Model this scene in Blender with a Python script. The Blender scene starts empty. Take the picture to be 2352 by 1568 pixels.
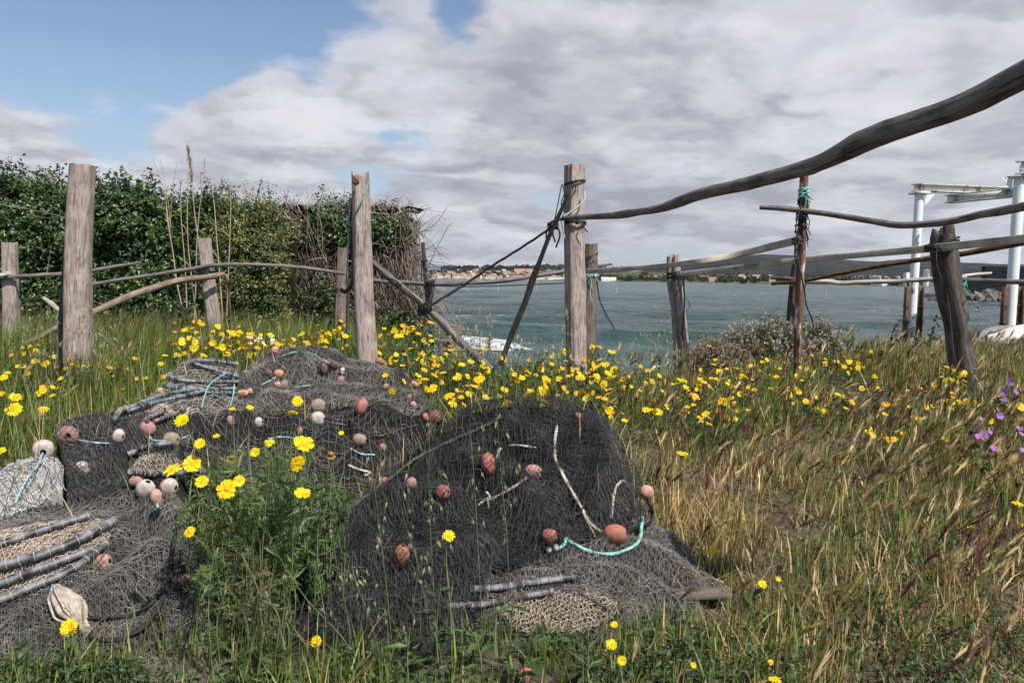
import bpy, math, random
import numpy as np
from mathutils import Vector, Matrix
random.seed(7)
rng = np.random.default_rng(7)
S = bpy.context.scene
C = S.collection
R = math.radians

# ---------------------------------------------------------------- camera
W, H, F = 2352.0, 1568.0, 1900.0
CAMZ, HY, ROLL = 1.45, 640.0, R(0.9)
PITCH = math.atan((H / 2 - HY) / F)
CM = (Matrix.Rotation(R(90) - PITCH, 3, 'X') @ Matrix.Rotation(ROLL, 3, 'Z'))
CMn = np.array(CM)
cam = bpy.data.objects.new('camera', bpy.data.cameras.new('camera'))
C.objects.link(cam)
cam.matrix_world = Matrix.Translation((0, 0, CAMZ)) @ CM.to_4x4()
cam.data.sensor_width = 36.0
cam.data.lens = 36.0 * F / W
cam.data.clip_start = 0.05
cam.data.clip_end = 60000
S.camera = cam


def ray(px, py):
    px = np.asarray(px, float); py = np.asarray(py, float)
    v = np.stack([(px - W / 2) / F, -(py - H / 2) / F, -np.ones_like(px)], -1)
    w = v @ CMn.T
    return w / w[..., 1:2]


def at(px, py, d):
    """point that stands d metres in front and is seen at px, py"""
    return ray(px, py) * np.asarray(d, float)[..., None] + np.array([0, 0, CAMZ])


def proj(P):
    v = (np.asarray(P, float) - np.array([0, 0, CAMZ])) @ CMn
    z = np.minimum(v[..., 2], -1e-3)
    return W / 2 + F * v[..., 0] / -z, H / 2 - F * v[..., 1] / -z


def sst(a, b, x):
    t = np.clip((np.asarray(x, float) - a) / (b - a), 0, 1)
    return t * t * (3 - 2 * t)


def _h(ix, iy, iz):
    n = (ix * 374761393 + iy * 668265263 + iz * 2147483647 + 1013904223) & 0xffffffff
    n = ((n ^ (n >> 13)) * 1274126177) & 0xffffffff
    n = ((n ^ (n >> 16)) * 2246822519) & 0xffffffff
    return ((n ^ (n >> 15)) & 0xffff) / 65535.0


def vnoise(x, y, z=0.0):
    x, y, z = np.broadcast_arrays(np.asarray(x, float), np.asarray(y, float), np.asarray(z, float))
    ix, iy, iz = np.floor(x).astype(np.int64), np.floor(y).astype(np.int64), np.floor(z).astype(np.int64)
    fx, fy, fz = x - ix, y - iy, z - iz
    fx, fy, fz = fx * fx * (3 - 2 * fx), fy * fy * (3 - 2 * fy), fz * fz * (3 - 2 * fz)
    o = 0
    for a in (0, 1):
        for b in (0, 1):
            for c in (0, 1):
                o = o + _h(ix + a, iy + b, iz + c) * (fx if a else 1 - fx) * (fy if b else 1 - fy) * (fz if c else 1 - fz)
    return o


def fbm(x, y, z=0.0, o=4):
    s, a, t = 0, 0.5, 0
    for k in range(o):
        s = s + a * vnoise(np.asarray(x) * 2 ** k + 17 * k, np.asarray(y) * 2 ** k - 9 * k, np.asarray(z) * 2 ** k + 5 * k); t += a; a *= .5
    return s / t


# ---------------------------------------------------------------- mesh building
class NB:
    """collects numpy geometry and links it as ONE mesh object"""

    def __init__(s):
        s.V, s.F, s.M, s.CO, s.UV, s.n = [], [], [], [], [], 0

    def add(s, V, Fa, mat=0, col=(1, 1, 1), uv=None):
        V = np.asarray(V, float).reshape(-1, 3)
        Fa = np.asarray(Fa, np.int64)
        s.V.append(V)
        s.F.append(Fa + s.n)
        s.M.append(np.broadcast_to(np.asarray(mat, np.int32), (len(Fa),)))
        col = np.asarray(col, float)
        s.CO.append(np.broadcast_to(col, (len(V), 3)))
        s.UV.append(np.zeros((len(V), 2)) if uv is None else np.asarray(uv, float).reshape(-1, 2))
        s.n += len(V)
        return s

    def build(s, name, mats, parent=None, smooth=True):
        me = bpy.data.meshes.new(name)
        V = np.concatenate(s.V)
        loops = np.concatenate([f.ravel() for f in s.F]).astype(np.int32)
        tot = np.concatenate([np.full(len(f), f.shape[1], np.int32) for f in s.F])
        start = np.concatenate([[0], np.cumsum(tot)[:-1]]).astype(np.int32)
        me.vertices.add(len(V)); me.vertices.foreach_set('co', V.astype(np.float32).ravel())
        me.loops.add(len(loops)); me.loops.foreach_set('vertex_index', loops)
        me.polygons.add(len(tot)); me.polygons.foreach_set('loop_start', start)
        me.polygons.foreach_set('loop_total', tot)
        me.polygons.foreach_set('material_index', np.concatenate(s.M).astype(np.int32))
        me.polygons.foreach_set('use_smooth', np.full(len(tot), smooth, bool))
        a = me.attributes.new('tint', 'FLOAT_COLOR', 'POINT')
        co = np.concatenate(s.CO); a.data.foreach_set('color', np.concatenate([co, np.ones((len(co), 1))], 1).astype(np.float32).ravel())
        a = me.attributes.new('guv', 'FLOAT_VECTOR', 'POINT')
        uv = np.concatenate(s.UV); a.data.foreach_set('vector', np.concatenate([uv, np.zeros((len(uv), 1))], 1).astype(np.float32).ravel())
        me.update(calc_edges=True)
        for m in (mats if isinstance(mats, (list, tuple)) else [mats]):
            me.materials.append(m)
        o = bpy.data.objects.new(name, me); C.objects.link(o)
        if parent is not None:
            o.parent = parent
            o.matrix_parent_inverse = Matrix.Translation(-Vector(parent.location)) if parent.type == 'EMPTY' else Matrix()
        return o


def tag(o, label=None, cat=None, group=None, kind=None):
    if label: o['label'] = label
    if cat: o['category'] = cat
    if group: o['group'] = group
    if kind: o['kind'] = kind
    return o


def empty(name, loc, label, cat, group=None):
    o = bpy.data.objects.new(name, None); C.objects.link(o)
    o.location = Vector([float(a) for a in loc]); o.empty_display_size = .1
    return tag(o, label, cat, group)


def smooth_path(P, n):
    """Catmull-Rom through P, n samples, P may hold extra columns"""
    P = np.asarray(P, float)
    if len(P) == 2:
        t = np.linspace(0, 1, n)[:, None]
        return P[0] * (1 - t) + P[1] * t
    Q = np.concatenate([[2 * P[0] - P[1]], P, [2 * P[-1] - P[-2]]])
    L = np.concatenate([[0], np.cumsum(np.linalg.norm(np.diff(P[:, :3], axis=0), axis=1))])
    s = np.linspace(0, L[-1], n)
    i = np.clip(np.searchsorted(L, s, 'right') - 1, 0, len(P) - 2)
    t = ((s - L[i]) / np.maximum(L[i + 1] - L[i], 1e-9))[:, None]
    a, b, c, d = Q[i], Q[i + 1], Q[i + 2], Q[i + 3]
    return .5 * (2 * b + (c - a) * t + (2 * a - 5 * b + 4 * c - d) * t ** 2 + (3 * b - a - 3 * c + d) * t ** 3)


def frames(P, ref=(0.03, -1, 0.05)):
    T = np.gradient(P, axis=0); T /= np.linalg.norm(T, axis=1, keepdims=True) + 1e-12
    N = np.zeros_like(P)
    r = np.array(ref, float)
    if abs(np.dot(r / np.linalg.norm(r), T[0])) > .95: r = np.array([0.1, .1, 1.])
    n = r - T[0] * np.dot(r, T[0]); n /= np.linalg.norm(n)
    for i in range(len(P)):
        n = n - T[i] * np.dot(n, T[i]); n /= np.linalg.norm(n); N[i] = n
    return T, N, np.cross(T, N)


def loft(nb, P, rad, n=10, sec=None, mat=0, col=(1, 1, 1), ref=(0.03, -1, 0.05), cap=True, rough=0, seed=0.0, rf=(2., 3.), grooves=0.0, endjit=0.0):
    """sweep a section along P. rad: scalar / (k,) / (k,n). sec: None round, float = square-ness, (w,h) = rectangle ratio"""
    P = np.asarray(P, float); k = len(P)
    T, N, B = frames(P, ref)
    th = np.linspace(0, 2 * np.pi, n + 1)
    rad = np.asarray(rad, float)
    rr = np.broadcast_to(rad[:, None] if rad.ndim == 1 else rad, (k, n)) if rad.ndim < 2 else rad
    rr = np.concatenate([rr, rr[:, :1]], 1).copy()
    L = np.concatenate([[0], np.cumsum(np.linalg.norm(np.diff(P, axis=0), axis=1))])
    cx, cy = np.cos(th), np.sin(th)
    if sec is not None:
        sq = sec if np.isscalar(sec) else sec[2]
        e = 2.0 / sq
        cx = np.sign(cx) * np.abs(cx) ** e; cy = np.sign(cy) * np.abs(cy) ** e
        if not np.isscalar(sec): cx = cx * sec[0]; cy = cy * sec[1]
    if rough:
        q = fbm(np.cos(th)[None] * rf[0] * .5 + seed, np.sin(th)[None] * rf[0] * .5, (L[:, None] * rf[1]) + seed, 3) - .5
        rr = rr * (1 + rough * 2 * q)
    if grooves:
        g = vnoise(np.cos(th)[None] * 4.5 + seed + 9, np.sin(th)[None] * 4.5, L[:, None] * 1.3 + seed)
        g = np.clip((g - .62) / .12, 0, 1)
        rr = rr * (1 - grooves * g)
    V = P[:, None] + (cx[None] * rr)[..., None] * N[:, None] + (cy[None] * rr)[..., None] * B[:, None]
    V[:, -1] = V[:, 0]
    if endjit:
        j = (vnoise(th * 1.7 + seed, seed + 3.3) - .5) * endjit * 2; j[-1] = j[0]
        V[-1] += T[-1] * j[:, None]
    c = float(np.mean(rr)) * 2 * np.pi
    uv = np.stack(np.broadcast_arrays(th[None] / (2 * np.pi) * c, L[:, None]), -1)
    a = np.arange(k - 1)[:, None] * (n + 1) + np.arange(n)[None]
    Fq = np.stack([a, a + 1, a + n + 2, a + n + 1], -1).reshape(-1, 4)
    nb.add(V.reshape(-1, 3), Fq, mat, col, uv.reshape(-1, 2) + seed)
    if cap:
        for i, s in ((0, 1), (k - 1, -1)):
            ring = V[i, :n]; cen = ring.mean(0)
            VV = np.concatenate([ring, [cen]])
            ff = np.stack([np.arange(n), (np.arange(n) + 1) % n, np.full(n, n)], -1)
            if s > 0: ff = ff[:, ::-1]
            u2 = np.concatenate([np.stack([(ring - cen) @ N[i], (ring - cen) @ B[i] * .05], -1), [[0, 0]]]) + seed
            nb.add(VV, ff, mat, col, u2)
    return nb


def box(nb, c, sx, sy, sz, mat=0, col=(1, 1, 1), rot=0.0, taper=1.0):
    x = np.array([-1, 1, 1, -1, -1, 1, 1, -1.]) * sx / 2
    y = np.array([-1, -1, 1, 1, -1, -1, 1, 1.]) * sy / 2
    z = np.array([0, 0, 0, 0, 1, 1, 1, 1.]) * sz
    k = np.where(z > 0, taper, 1.0); x = x * k; y = y * k
    ca, sa = math.cos(rot), math.sin(rot)
    V = np.stack([x * ca - y * sa, x * sa + y * ca, z], -1) + np.asarray(c, float)
    nb.add(V, [[0, 3, 2, 1], [4, 5, 6, 7], [0, 1, 5, 4], [1, 2, 6, 5], [2, 3, 7, 6], [3, 0, 4, 7]], mat, col, V[:, [0, 2]])
    return nb


def ball(nb, c, r, mat=0, col=(1, 1, 1), n=10, sz=1.0, jit=0.0, seed=0.0):
    ph = np.linspace(0, np.pi, n // 2 + 1); th = np.linspace(0, 2 * np.pi, n + 1)[:-1]
    d = np.stack(np.broadcast_arrays(np.sin(ph)[:, None] * np.cos(th), np.sin(ph)[:, None] * np.sin(th), np.cos(ph)[:, None] * sz), -1)
    rr = r * (1 + jit * 2 * (vnoise(d[..., 0] * 1.6 + seed, d[..., 1] * 1.6 + seed, d[..., 2] * 1.6) - .5))
    V = d * rr[..., None] + np.asarray(c, float)
    m = n // 2
    a = np.arange(m)[:, None] * n + np.arange(n)[None]; b = np.arange(m)[:, None] * n + (np.arange(n)[None] + 1) % n
    nb.add(V.reshape(-1, 3), np.stack([a, a + n, b + n, b], -1).reshape(-1, 4), mat, col)
    return nb


def inpoly(px, py, poly):
    poly = np.asarray(poly, float); inside = np.zeros(np.shape(px), bool)
    j = len(poly) - 1
    for i in range(len(poly)):
        xi, yi, xj, yj = *poly[i], *poly[j]
        c = ((yi > py) != (yj > py)) & (px < (xj - xi) * (py - yi) / (yj - yi + 1e-12) + xi)
        inside ^= c; j = i
    return inside


def blades(nb, base, h, w, az, lean, curl, col, mat=0, tipcol=None, seg=3):
    """tapered bent grass ribbons, one per row of base"""
    n = len(base)
    t = np.linspace(0, 1, seg + 1)
    ang = lean[:, None] + curl[:, None] * t[None]
    ds = h[:, None] / seg
    out = np.concatenate([np.zeros((n, 1)), np.cumsum(np.sin(ang[:, 1:]) * ds, 1)], 1)
    up = np.concatenate([np.zeros((n, 1)), np.cumsum(np.cos(ang[:, 1:]) * ds, 1)], 1)
    ca, sa = np.cos(az), np.sin(az)
    P = base[:, None] + np.stack([out * ca[:, None], out * sa[:, None], up], -1)
    tw = az + np.pi / 2 + rng.normal(0, .6, n)
    side = np.stack([np.cos(tw), np.sin(tw), np.zeros(n)], -1)
    ww = w[:, None] * (1 - t[None] ** 1.6) * .5
    A = P - side[:, None] * ww[..., None]; B = P + side[:, None] * ww[..., None]
    V = np.concatenate([np.stack([A[:, :-1], B[:, :-1]], 2).reshape(n, -1, 3), P[:, -1:]], 1)
    m = 2 * seg + 1
    off = np.arange(n)[:, None, None] * m
    q = np.array([[2 * i, 2 * i + 1, 2 * i + 3, 2 * i + 2] for i in range(seg - 1)])
    tr = np.array([[2 * seg - 2, 2 * seg - 1, 2 * seg]])
    cc = np.repeat(col[:, None], m, 1)
    if tipcol is not None:
        k = np.concatenate([np.repeat(t[:-1], 2), [1.0]])[None, :, None]
        cc = cc * (1 - k) + tipcol[:, None] * k
    n0 = nb.n
    nb.add(V.reshape(-1, 3), (q[None] + off).reshape(-1, 4), mat, cc.reshape(-1, 3))
    nb.F.append((tr[None] + off).reshape(-1, 3) + n0); nb.M.append(np.broadcast_to(np.int32(mat), (n,)))
    return P


def leaves(nb, pos, size, col, mat=0, nrm=None, asp=.55, fold=.25, dirv=None):
    """small folded pointed leaves: 6 vertices, 4 triangles as 2 quads"""
    n = len(pos)
    if nrm is None:
        nrm = rng.normal(size=(n, 3))
    nrm = nrm / (np.linalg.norm(nrm, axis=1, keepdims=True) + 1e-9)
    d = rng.normal(size=(n, 3)) if dirv is None else dirv
    d = d - nrm * (d * nrm).sum(1, keepdims=True); d /= np.linalg.norm(d, axis=1, keepdims=True) + 1e-9
    s = np.cross(nrm, d)
    L = size[:, None]; Wd = size[:, None] * asp * .5
    f = nrm * L * fold
    base = pos; tip = pos + d * L - f * .6
    a1 = pos + d * L * .35 + s * Wd + f * .5; a2 = pos + d * L * .35 - s * Wd + f * .5
    mid = pos + d * L * .45
    V = np.stack([base, a1, tip, a2, mid], 1)
    off = np.arange(n)[:, None, None] * 5
    Fa = (np.array([[0, 4, 1], [4, 2, 1], [0, 3, 4], [4, 3, 2]])[None] + off).reshape(-1, 3)
    nb.add(V.reshape(-1, 3), Fa, mat, np.repeat(col[:, None], 5, 1).reshape(-1, 3))


def vary(base, n, dv=.25, dh=.08):
    """n colours round a base colour"""
    b = np.asarray(base, float)[None]
    return np.clip(b * (1 + rng.normal(0, dv, (n, 1))) * (1 + rng.normal(0, dh, (n, 3))), .004, .95)


# ---------------------------------------------------------------- materials
def newmat(name):
    m = bpy.data.materials.new(name); m.use_nodes = True
    nt = m.node_tree; b = nt.nodes['Principled BSDF']
    return m, nt, b


def nd(nt, t, **kw):
    n = nt.nodes.new(t)
    for k, v in kw.items():
        if hasattr(n, k): setattr(n, k, v)
        else: n.inputs[k].default_value = v
    return n


def ramp(nt, fac, stops, interp='LINEAR'):
    n = nt.nodes.new('ShaderNodeValToRGB'); n.color_ramp.interpolation = interp
    e = n.color_ramp.elements
    while len(e) < len(stops): e.new(.5)
    for q, (p, c) in zip(e, stops):
        q.position = p; q.color = (c, c, c, 1) if np.isscalar(c) else (*c, 1)
    nt.links.new(fac, n.inputs[0])
    return n.outputs[0]


def mixc(nt, fac, a, b, mode='MIX'):
    n = nt.nodes.new('ShaderNodeMix'); n.data_type = 'RGBA'; n.blend_type = mode
    for s, v in ((n.inputs[0], fac), (n.inputs[6], a), (n.inputs[7], b)):
        if isinstance(v, bpy.types.NodeSocket): nt.links.new(v, s)
        elif np.isscalar(v): s.default_value = v
        else: s.default_value = (*v, 1)
    return n.outputs[2]


def coords(nt, kind, scale=(1, 1, 1)):
    if kind == 'guv':
        v = nd(nt, 'ShaderNodeAttribute', attribute_name='guv').outputs['Vector']
    elif kind == 'pos':
        v = nt.nodes.new('ShaderNodeNewGeometry').outputs['Position']
    else:
        v = nt.nodes.new('ShaderNodeTexCoord').outputs['Object']
    mp = nt.nodes.new('ShaderNodeMapping'); mp.inputs['Scale'].default_value = scale
    nt.links.new(v, mp.inputs[0]); return mp.outputs[0]


def noi(nt, vec, scale, detail=4, rough=.55, dist=0.0):
    n = nd(nt, 'ShaderNodeTexNoise', Scale=scale, Detail=detail, Roughness=rough, Distortion=dist)
    nt.links.new(vec, n.inputs['Vector']); return n.outputs['Fac']


def bump(nt, b, h, strength=.5, dist=.01):
    n = nd(nt, 'ShaderNodeBump', Strength=strength, Distance=dist)
    nt.links.new(h, n.inputs['Height']); nt.links.new(n.outputs[0], b.inputs['Normal'])


def wood(name, dark, mid, light, us=105., vs=5., bs=.8):
    m, nt, b = newmat(name)
    n1 = noi(nt, coords(nt, 'guv', (us, vs, 1)), 1.0, 5, .65, .6)
    n2 = noi(nt, coords(nt, 'guv', (us * .25, vs * .5, 1)), 1.0, 3, .5)
    n3 = noi(nt, coords(nt, 'guv', (us * 2.2, vs * 1.2, 1)), 1.0, 2, .5)
    c = ramp(nt, n1, [(.30, dark), (.46, mid), (.72, light)])
    c = mixc(nt, ramp(nt, n2, [(.35, 0.0), (.7, .55)]), c, mid)
    n5 = noi(nt, coords(nt, 'guv', (9, 5, 1)), 1.0, 5, .6, .8)
    c = mixc(nt, .85, c, ramp(nt, n5, [(.34, .55), (.5, 1.0), (.66, 1.28)]), 'MULTIPLY')
    cr = ramp(nt, n3, [(.30, .25), (.40, 1.0)])
    c = mixc(nt, .8, c, cr, 'MULTIPLY')
    nt.links.new(c, b.inputs['Base Color'])
    b.inputs['Roughness'].default_value = .88; b.inputs['Specular IOR Level'].default_value = .2
    a = nd(nt, 'ShaderNodeMath', operation='ADD'); nt.links.new(n1, a.inputs[0]); nt.links.new(cr, a.inputs[1])
    bump(nt, b, a.outputs[0], bs, .006)
    return m


def plain(name, c1, c2=None, scale=20., rough=.7, spec=.3, bs=0., kind='obj', lo=.4, hi=.6, detail=5, metal=0., stretch=(1, 1, 1)):
    m, nt, b = newmat(name)
    n = noi(nt, coords(nt, kind, stretch), scale, detail, .6)
    nt.links.new(ramp(nt, n, [(lo, c1), (hi, c2 if c2 is not None else tuple(x * 1.25 for x in c1))]), b.inputs['Base Color'])
    b.inputs['Roughness'].default_value = rough; b.inputs['Specular IOR Level'].default_value = spec; b.inputs['Metallic'].default_value = metal
    if bs: bump(nt, b, n, bs, .004)
    return m


def foliage(name, rough=.55, trans=.3, spec=.35, tcol=(1.2, 1.25, .5), nscale=9.):
    """colour comes from each leaf's own tint; lets some light through"""
    m, nt, b = newmat(name)
    a = nd(nt, 'ShaderNodeAttribute', attribute_name='tint').outputs['Color']
    n = noi(nt, coords(nt, 'pos'), nscale, 2)
    c = mixc(nt, 1.0, a, ramp(nt, n, [(.3, .75), (.7, 1.2)]), 'MULTIPLY')
    nt.links.new(c, b.inputs['Base Color'])
    b.inputs['Roughness'].default_value = rough; b.inputs['Specular IOR Level'].default_value = spec
    if trans:
        t = nt.nodes.new('ShaderNodeBsdfTranslucent')
        nt.links.new(mixc(nt, 1.0, c, tcol, 'MULTIPLY'), t.inputs[0])
        x = nd(nt, 'ShaderNodeMixShader'); x.inputs[0].default_value = trans
        nt.links.new(b.outputs[0], x.inputs[1]); nt.links.new(t.outputs[0], x.inputs[2])
        nt.links.new(x.outputs[0], nt.nodes['Material Output'].inputs[0])
    return m


M = {}
M['post'] = wood('weathered_grey_timber', (.065, .048, .042), (.315, .25, .222), (.48, .405, .37))
M['post_brown'] = wood('weathered_brown_timber', (.05, .038, .03), (.19, .145, .12), (.30, .24, .205))
M['post_dark'] = wood('dark_weathered_timber', (.015, .012, .011), (.075, .06, .053), (.21, .18, .165), 60, 3)
M['log'] = wood('grey_barkless_log', (.035, .03, .027), (.15, .13, .118), (.29, .26, .24), 55, 3)
M['log_dark'] = wood('dark_log', (.02, .016, .014), (.065, .054, .047), (.16, .135, .12), 50, 3)
M['log_pale'] = wood('bleached_log', (.14, .115, .10), (.38, .335, .30), (.58, .53, .49), 55, 3)
M['log_brown'] = wood('brown_log', (.06, .042, .028), (.22, .165, .115), (.36, .28, .205), 60, 3)
M['log_black'] = wood('blackened_pole', (.006, .0055, .005), (.018, .016, .014), (.05, .043, .038), 50, 3)
M['batten'] = wood('pale_batten', (.27, .235, .175), (.44, .395, .31), (.56, .52, .44), 40, 1.2, .25)
HAZE = 0.000022
M['rope_black'] = plain('black_rope', (.012, .012, .014), (.035, .035, .04), 60, .8, .2, .4)
M['rope_grey'] = plain('dirty_rope', (.05, .045, .04), (.11, .1, .09), 60, .85, .15, .4)
M['rope_tan'] = plain('pale_twisted_rope', (.36, .30, .23), (.55, .48, .40), 60, .85, .15, .4)
M['rope_white'] = plain('white_rope', (.40, .42, .40), (.6, .62, .6), 60, .8, .2, .3)
M['rope_teal'] = plain('turquoise_rope', (.13, .36, .32), (.27, .54, .48), 70, .7, .3, .3)
M['rope_blue'] = plain('pale_blue_rope', (.20, .36, .50), (.40, .56, .66), 70, .7, .3, .3)
M['twine_tan'] = plain('tan_twine', (.33, .27, .22), (.48, .4, .33), 50, .85, .15)
M['twine_blue'] = plain('blue_twine', (.22, .40, .52), (.4, .6, .7), 50, .8, .2)
M['twine_pink'] = plain('pink_twine', (.45, .22, .2), (.6, .35, .3), 50, .8, .2)
M['pipe'] = plain('scuffed_black_pipe', (.022, .023, .028), (.25, .25, .26), 17, .55, .5, .4, lo=.40, hi=.68)
M['hole'] = plain('float_bore', (.02, .015, .012), None, 20, .9, .1)
M['lead'] = plain('grey_lead', (.16, .165, .18), (.33, .335, .35), 30, .6, .4, .3)
M['rust'] = plain('rusty_steel', (.10, .035, .018), (.27, .105, .05), 14, .85, .25, .5, lo=.35, hi=.65, stretch=(1, 1, .4))


def patchy(name, base, rust, scale=7, lo=.5, hi=.58, stretch=(1, 1, .35), rough=.5):
    m, nt, b = newmat(name)
    v = coords(nt, 'obj', stretch)
    n = noi(nt, v, scale, 7, .66)
    k = ramp(nt, n, [(lo, 0), (hi, 1)])
    r = mixc(nt, noi(nt, coords(nt, 'obj'), 30, 4), tuple(x * .5 for x in rust), tuple(min(1, x * 1.5) for x in rust))
    nt.links.new(mixc(nt, k, base, r), b.inputs['Base Color'])
    b.inputs['Roughness'].default_value = rough
    bump(nt, b, n, .25, .005)
    return m


M['rusty_paint'] = patchy('rusty_pole_with_paint_flakes', (.60, .57, .52), (.135, .052, .03), 9, .38, .46, rough=.75)
M['white_steel'] = patchy('white_painted_steel', (.78, .79, .75), (.22, .08, .045), 3.2, .60, .65)
M['white_steel_rusty'] = patchy('white_steel_rusting', (.70, .69, .62), (.23, .09, .05), 3.4, .54, .61)
M['rust_brown'] = plain('brown_rusty_pipe', (.05, .028, .02), (.15, .08, .052), 14, .85, .25, .5, lo=.35, hi=.65)


def ground_mat():
    m, nt, b = newmat('dry_soil_and_litter')
    v = coords(nt, 'pos')
    n1 = noi(nt, v, 1.3, 5, .6); n2 = noi(nt, v, 22, 5, .7); n3 = noi(nt, v, 90, 3, .6)
    c = ramp(nt, n2, [(.3, (.03, .024, .016)), (.55, (.085, .068, .046)), (.75, (.18, .15, .105))])
    c2 = ramp(nt, n3, [(.35, (.06, .05, .038)), (.6, (.17, .145, .115)), (.75, (.31, .28, .24))])
    nt.links.new(mixc(nt, ramp(nt, n1, [(.5, 0), (.62, 1)]), c, c2), b.inputs['Base Color'])
    b.inputs['Roughness'].default_value = .95; b.inputs['Specular IOR Level'].default_value = .1
    bump(nt, b, n2, .8, .02)
    return m


M['soil'] = ground_mat()

# ---------------------------------------------------------------- terrain
WZ = -0.55


def G(x, y):
    x = np.asarray(x, float); y = np.asarray(y, float)
    z = .40 * sst(2.2, 8.0, y)
    z = z + .10 * sst(-1.0, -3.2, x) * sst(4, 8, y) + .13 * sst(1.2, 3.2, x) * sst(5, 9.5, y)
    z = z + .05 * (fbm(x * .9, y * .9, 3.1, 3) - .5) * 2
    c = 15.5 - 6.9 * sst(-2.6, -1.0, x) + 2.4 * sst(1.9, 3.6, x) + .35 * (vnoise(x * .8, 4.4) - .5)
    k = sst(0, 2.6, y - c)
    k2 = sst(-3.5, -5.5, -np.abs(x)) * 0
    return z * (1 - k) + (-1.4) * k + k2


xs = np.concatenate([np.linspace(-60, -7, 24), np.linspace(-6.9, 7.9, 186), np.linspace(8.2, 60, 24)])
ys = np.concatenate([np.linspace(-25, .5, 18), np.linspace(.6, 13, 150), np.linspace(13.2, 22, 24)])
X, Y = np.meshgrid(xs, ys)
nb = NB()
a = np.arange(len(ys) - 1)[:, None] * len(xs) + np.arange(len(xs) - 1)[None]
gridF = np.stack([a, a + 1, a + len(xs) + 1, a + len(xs)], -1).reshape(-1, 4)
nb.add(np.stack([X, Y, G(X, Y)], -1).reshape(-1, 3), gridF)
tag(nb.build('ground', M['soil']), 'earth bank under the grass sloping down to the lagoon', 'ground', kind='structure')

# ---------------------------------------------------------------- water
def water_mat():
    m, nt, b = newmat('choppy_lagoon_water')
    p = coords(nt, 'pos', (.6, 1, 1))
    big = noi(nt, coords(nt, 'pos', (.004, .012, 1)), 1, 3)
    mid = noi(nt, coords(nt, 'pos', (.05, .11, 1)), 1, 4)
    s = nd(nt, 'ShaderNodeMath', operation='MULTIPLY_ADD'); s.inputs[1].default_value = .5
    nt.links.new(mid, s.inputs[0]); nt.links.new(big, s.inputs[2])
    c = ramp(nt, s.outputs[0], [(.5, (.013, .042, .042)), (.75, (.026, .068, .064)), (.95, (.045, .104, .094))])
    f1 = noi(nt, coords(nt, 'pos', (.16, .5, 1)), 1, 6, .62)
    f2 = noi(nt, coords(nt, 'pos', (.03, .05, 1)), 1, 2)
    s2 = nd(nt, 'ShaderNodeMath', operation='MULTIPLY_ADD'); s2.inputs[1].default_value = .35
    nt.links.new(f2, s2.inputs[0]); nt.links.new(f1, s2.inputs[2])
    foam = ramp(nt, s2.outputs[0], [(.865, 0), (.90, 1)])
    nt.links.new(mixc(nt, foam, c, (.72, .75, .76)), b.inputs['Base Color'])
    nt.links.new(ramp(nt, foam, [(0, .14), (1, .9)]), b.inputs['Roughness'])
    b.inputs['Specular IOR Level'].default_value = .42
    b.inputs['IOR'].default_value = 1.33
    w = noi(nt, coords(nt, 'pos', (1.6, 4.2, 1)), 1, 5, .6, .3)
    w2 = noi(nt, coords(nt, 'pos', (.22, .75, 1)), 1, 4, .6, .4)
    w3 = noi(nt, coords(nt, 'pos', (.05, .16, 1)), 1, 3, .6, .4)
    s3 = nd(nt, 'ShaderNodeMath', operation='MULTIPLY_ADD'); s3.inputs[1].default_value = 3.0; nt.links.new(w2, s3.inputs[0]); nt.links.new(w, s3.inputs[2])
    s4 = nd(nt, 'ShaderNodeMath', operation='MULTIPLY_ADD'); s4.inputs[1].default_value = 7.0; nt.links.new(w3, s4.inputs[0]); nt.links.new(s3.outputs[0], s4.inputs[2])
    bump(nt, b, s4.outputs[0], 1.0, .46)
    return m


yr = 9.0 * (6000 / 9.0) ** np.linspace(0, 1, 520)
ta = np.linspace(-.95, .95, 300)
YY = np.repeat(yr[:, None], len(ta), 1); XX = YY * ta[None] / (.85)
sp = np.gradient(yr)[:, None]
Z = np.zeros_like(XX)
for lam, amp, ax in ((.45, .05, .3), (.9, .14, -.2), (2.1, .30, .15), (5., .42, -.1)):
    q = vnoise(XX / lam * .45 + ax * YY / lam, YY / lam * 1.15 + ax * XX / lam * .2, lam)
    q = 1 - np.abs(2 * q - 1)
    Z += amp * (q - .5) * sst(lam * .6, lam * .2, sp)
nb = NB(); n_ = len(ta)
a = np.arange(len(yr) - 1)[:, None] * n_ + np.arange(n_ - 1)[None]
nb.add(np.stack([XX, YY, WZ + Z], -1).reshape(-1, 3), np.stack([a, a + 1, a + n_ + 1, a + n_], -1).reshape(-1, 4))
tag(nb.build('water', water_mat()), 'choppy green-blue lagoon with small white crests', 'water', kind='structure')

# ---------------------------------------------------------------- sky, sun, air
EL, AZ = R(53), R(139)
wd = bpy.data.worlds.new('World'); S.world = wd; wd.use_nodes = True
nt = wd.node_tree; bg = nt.nodes['Background']
sky = nt.nodes.new('ShaderNodeTexSky'); sky.sky_type = 'NISHITA'; sky.sun_disc = False
sky.sun_elevation = EL; sky.sun_rotation = AZ; sky.air_density = 1.0; sky.dust_density = .6; sky.ozone_density = 1.5
SKS = 0.085
bg.inputs['Strength'].default_value = SKS


def VM(op, a, b=None):
    n = nd(nt, 'ShaderNodeVectorMath', operation=op)
    for i, v in enumerate((a, b)):
        if v is None: continue
        if isinstance(v, bpy.types.NodeSocket): nt.links.new(v, n.inputs[i])
        else: n.inputs[i].default_value = v
    return n


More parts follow.
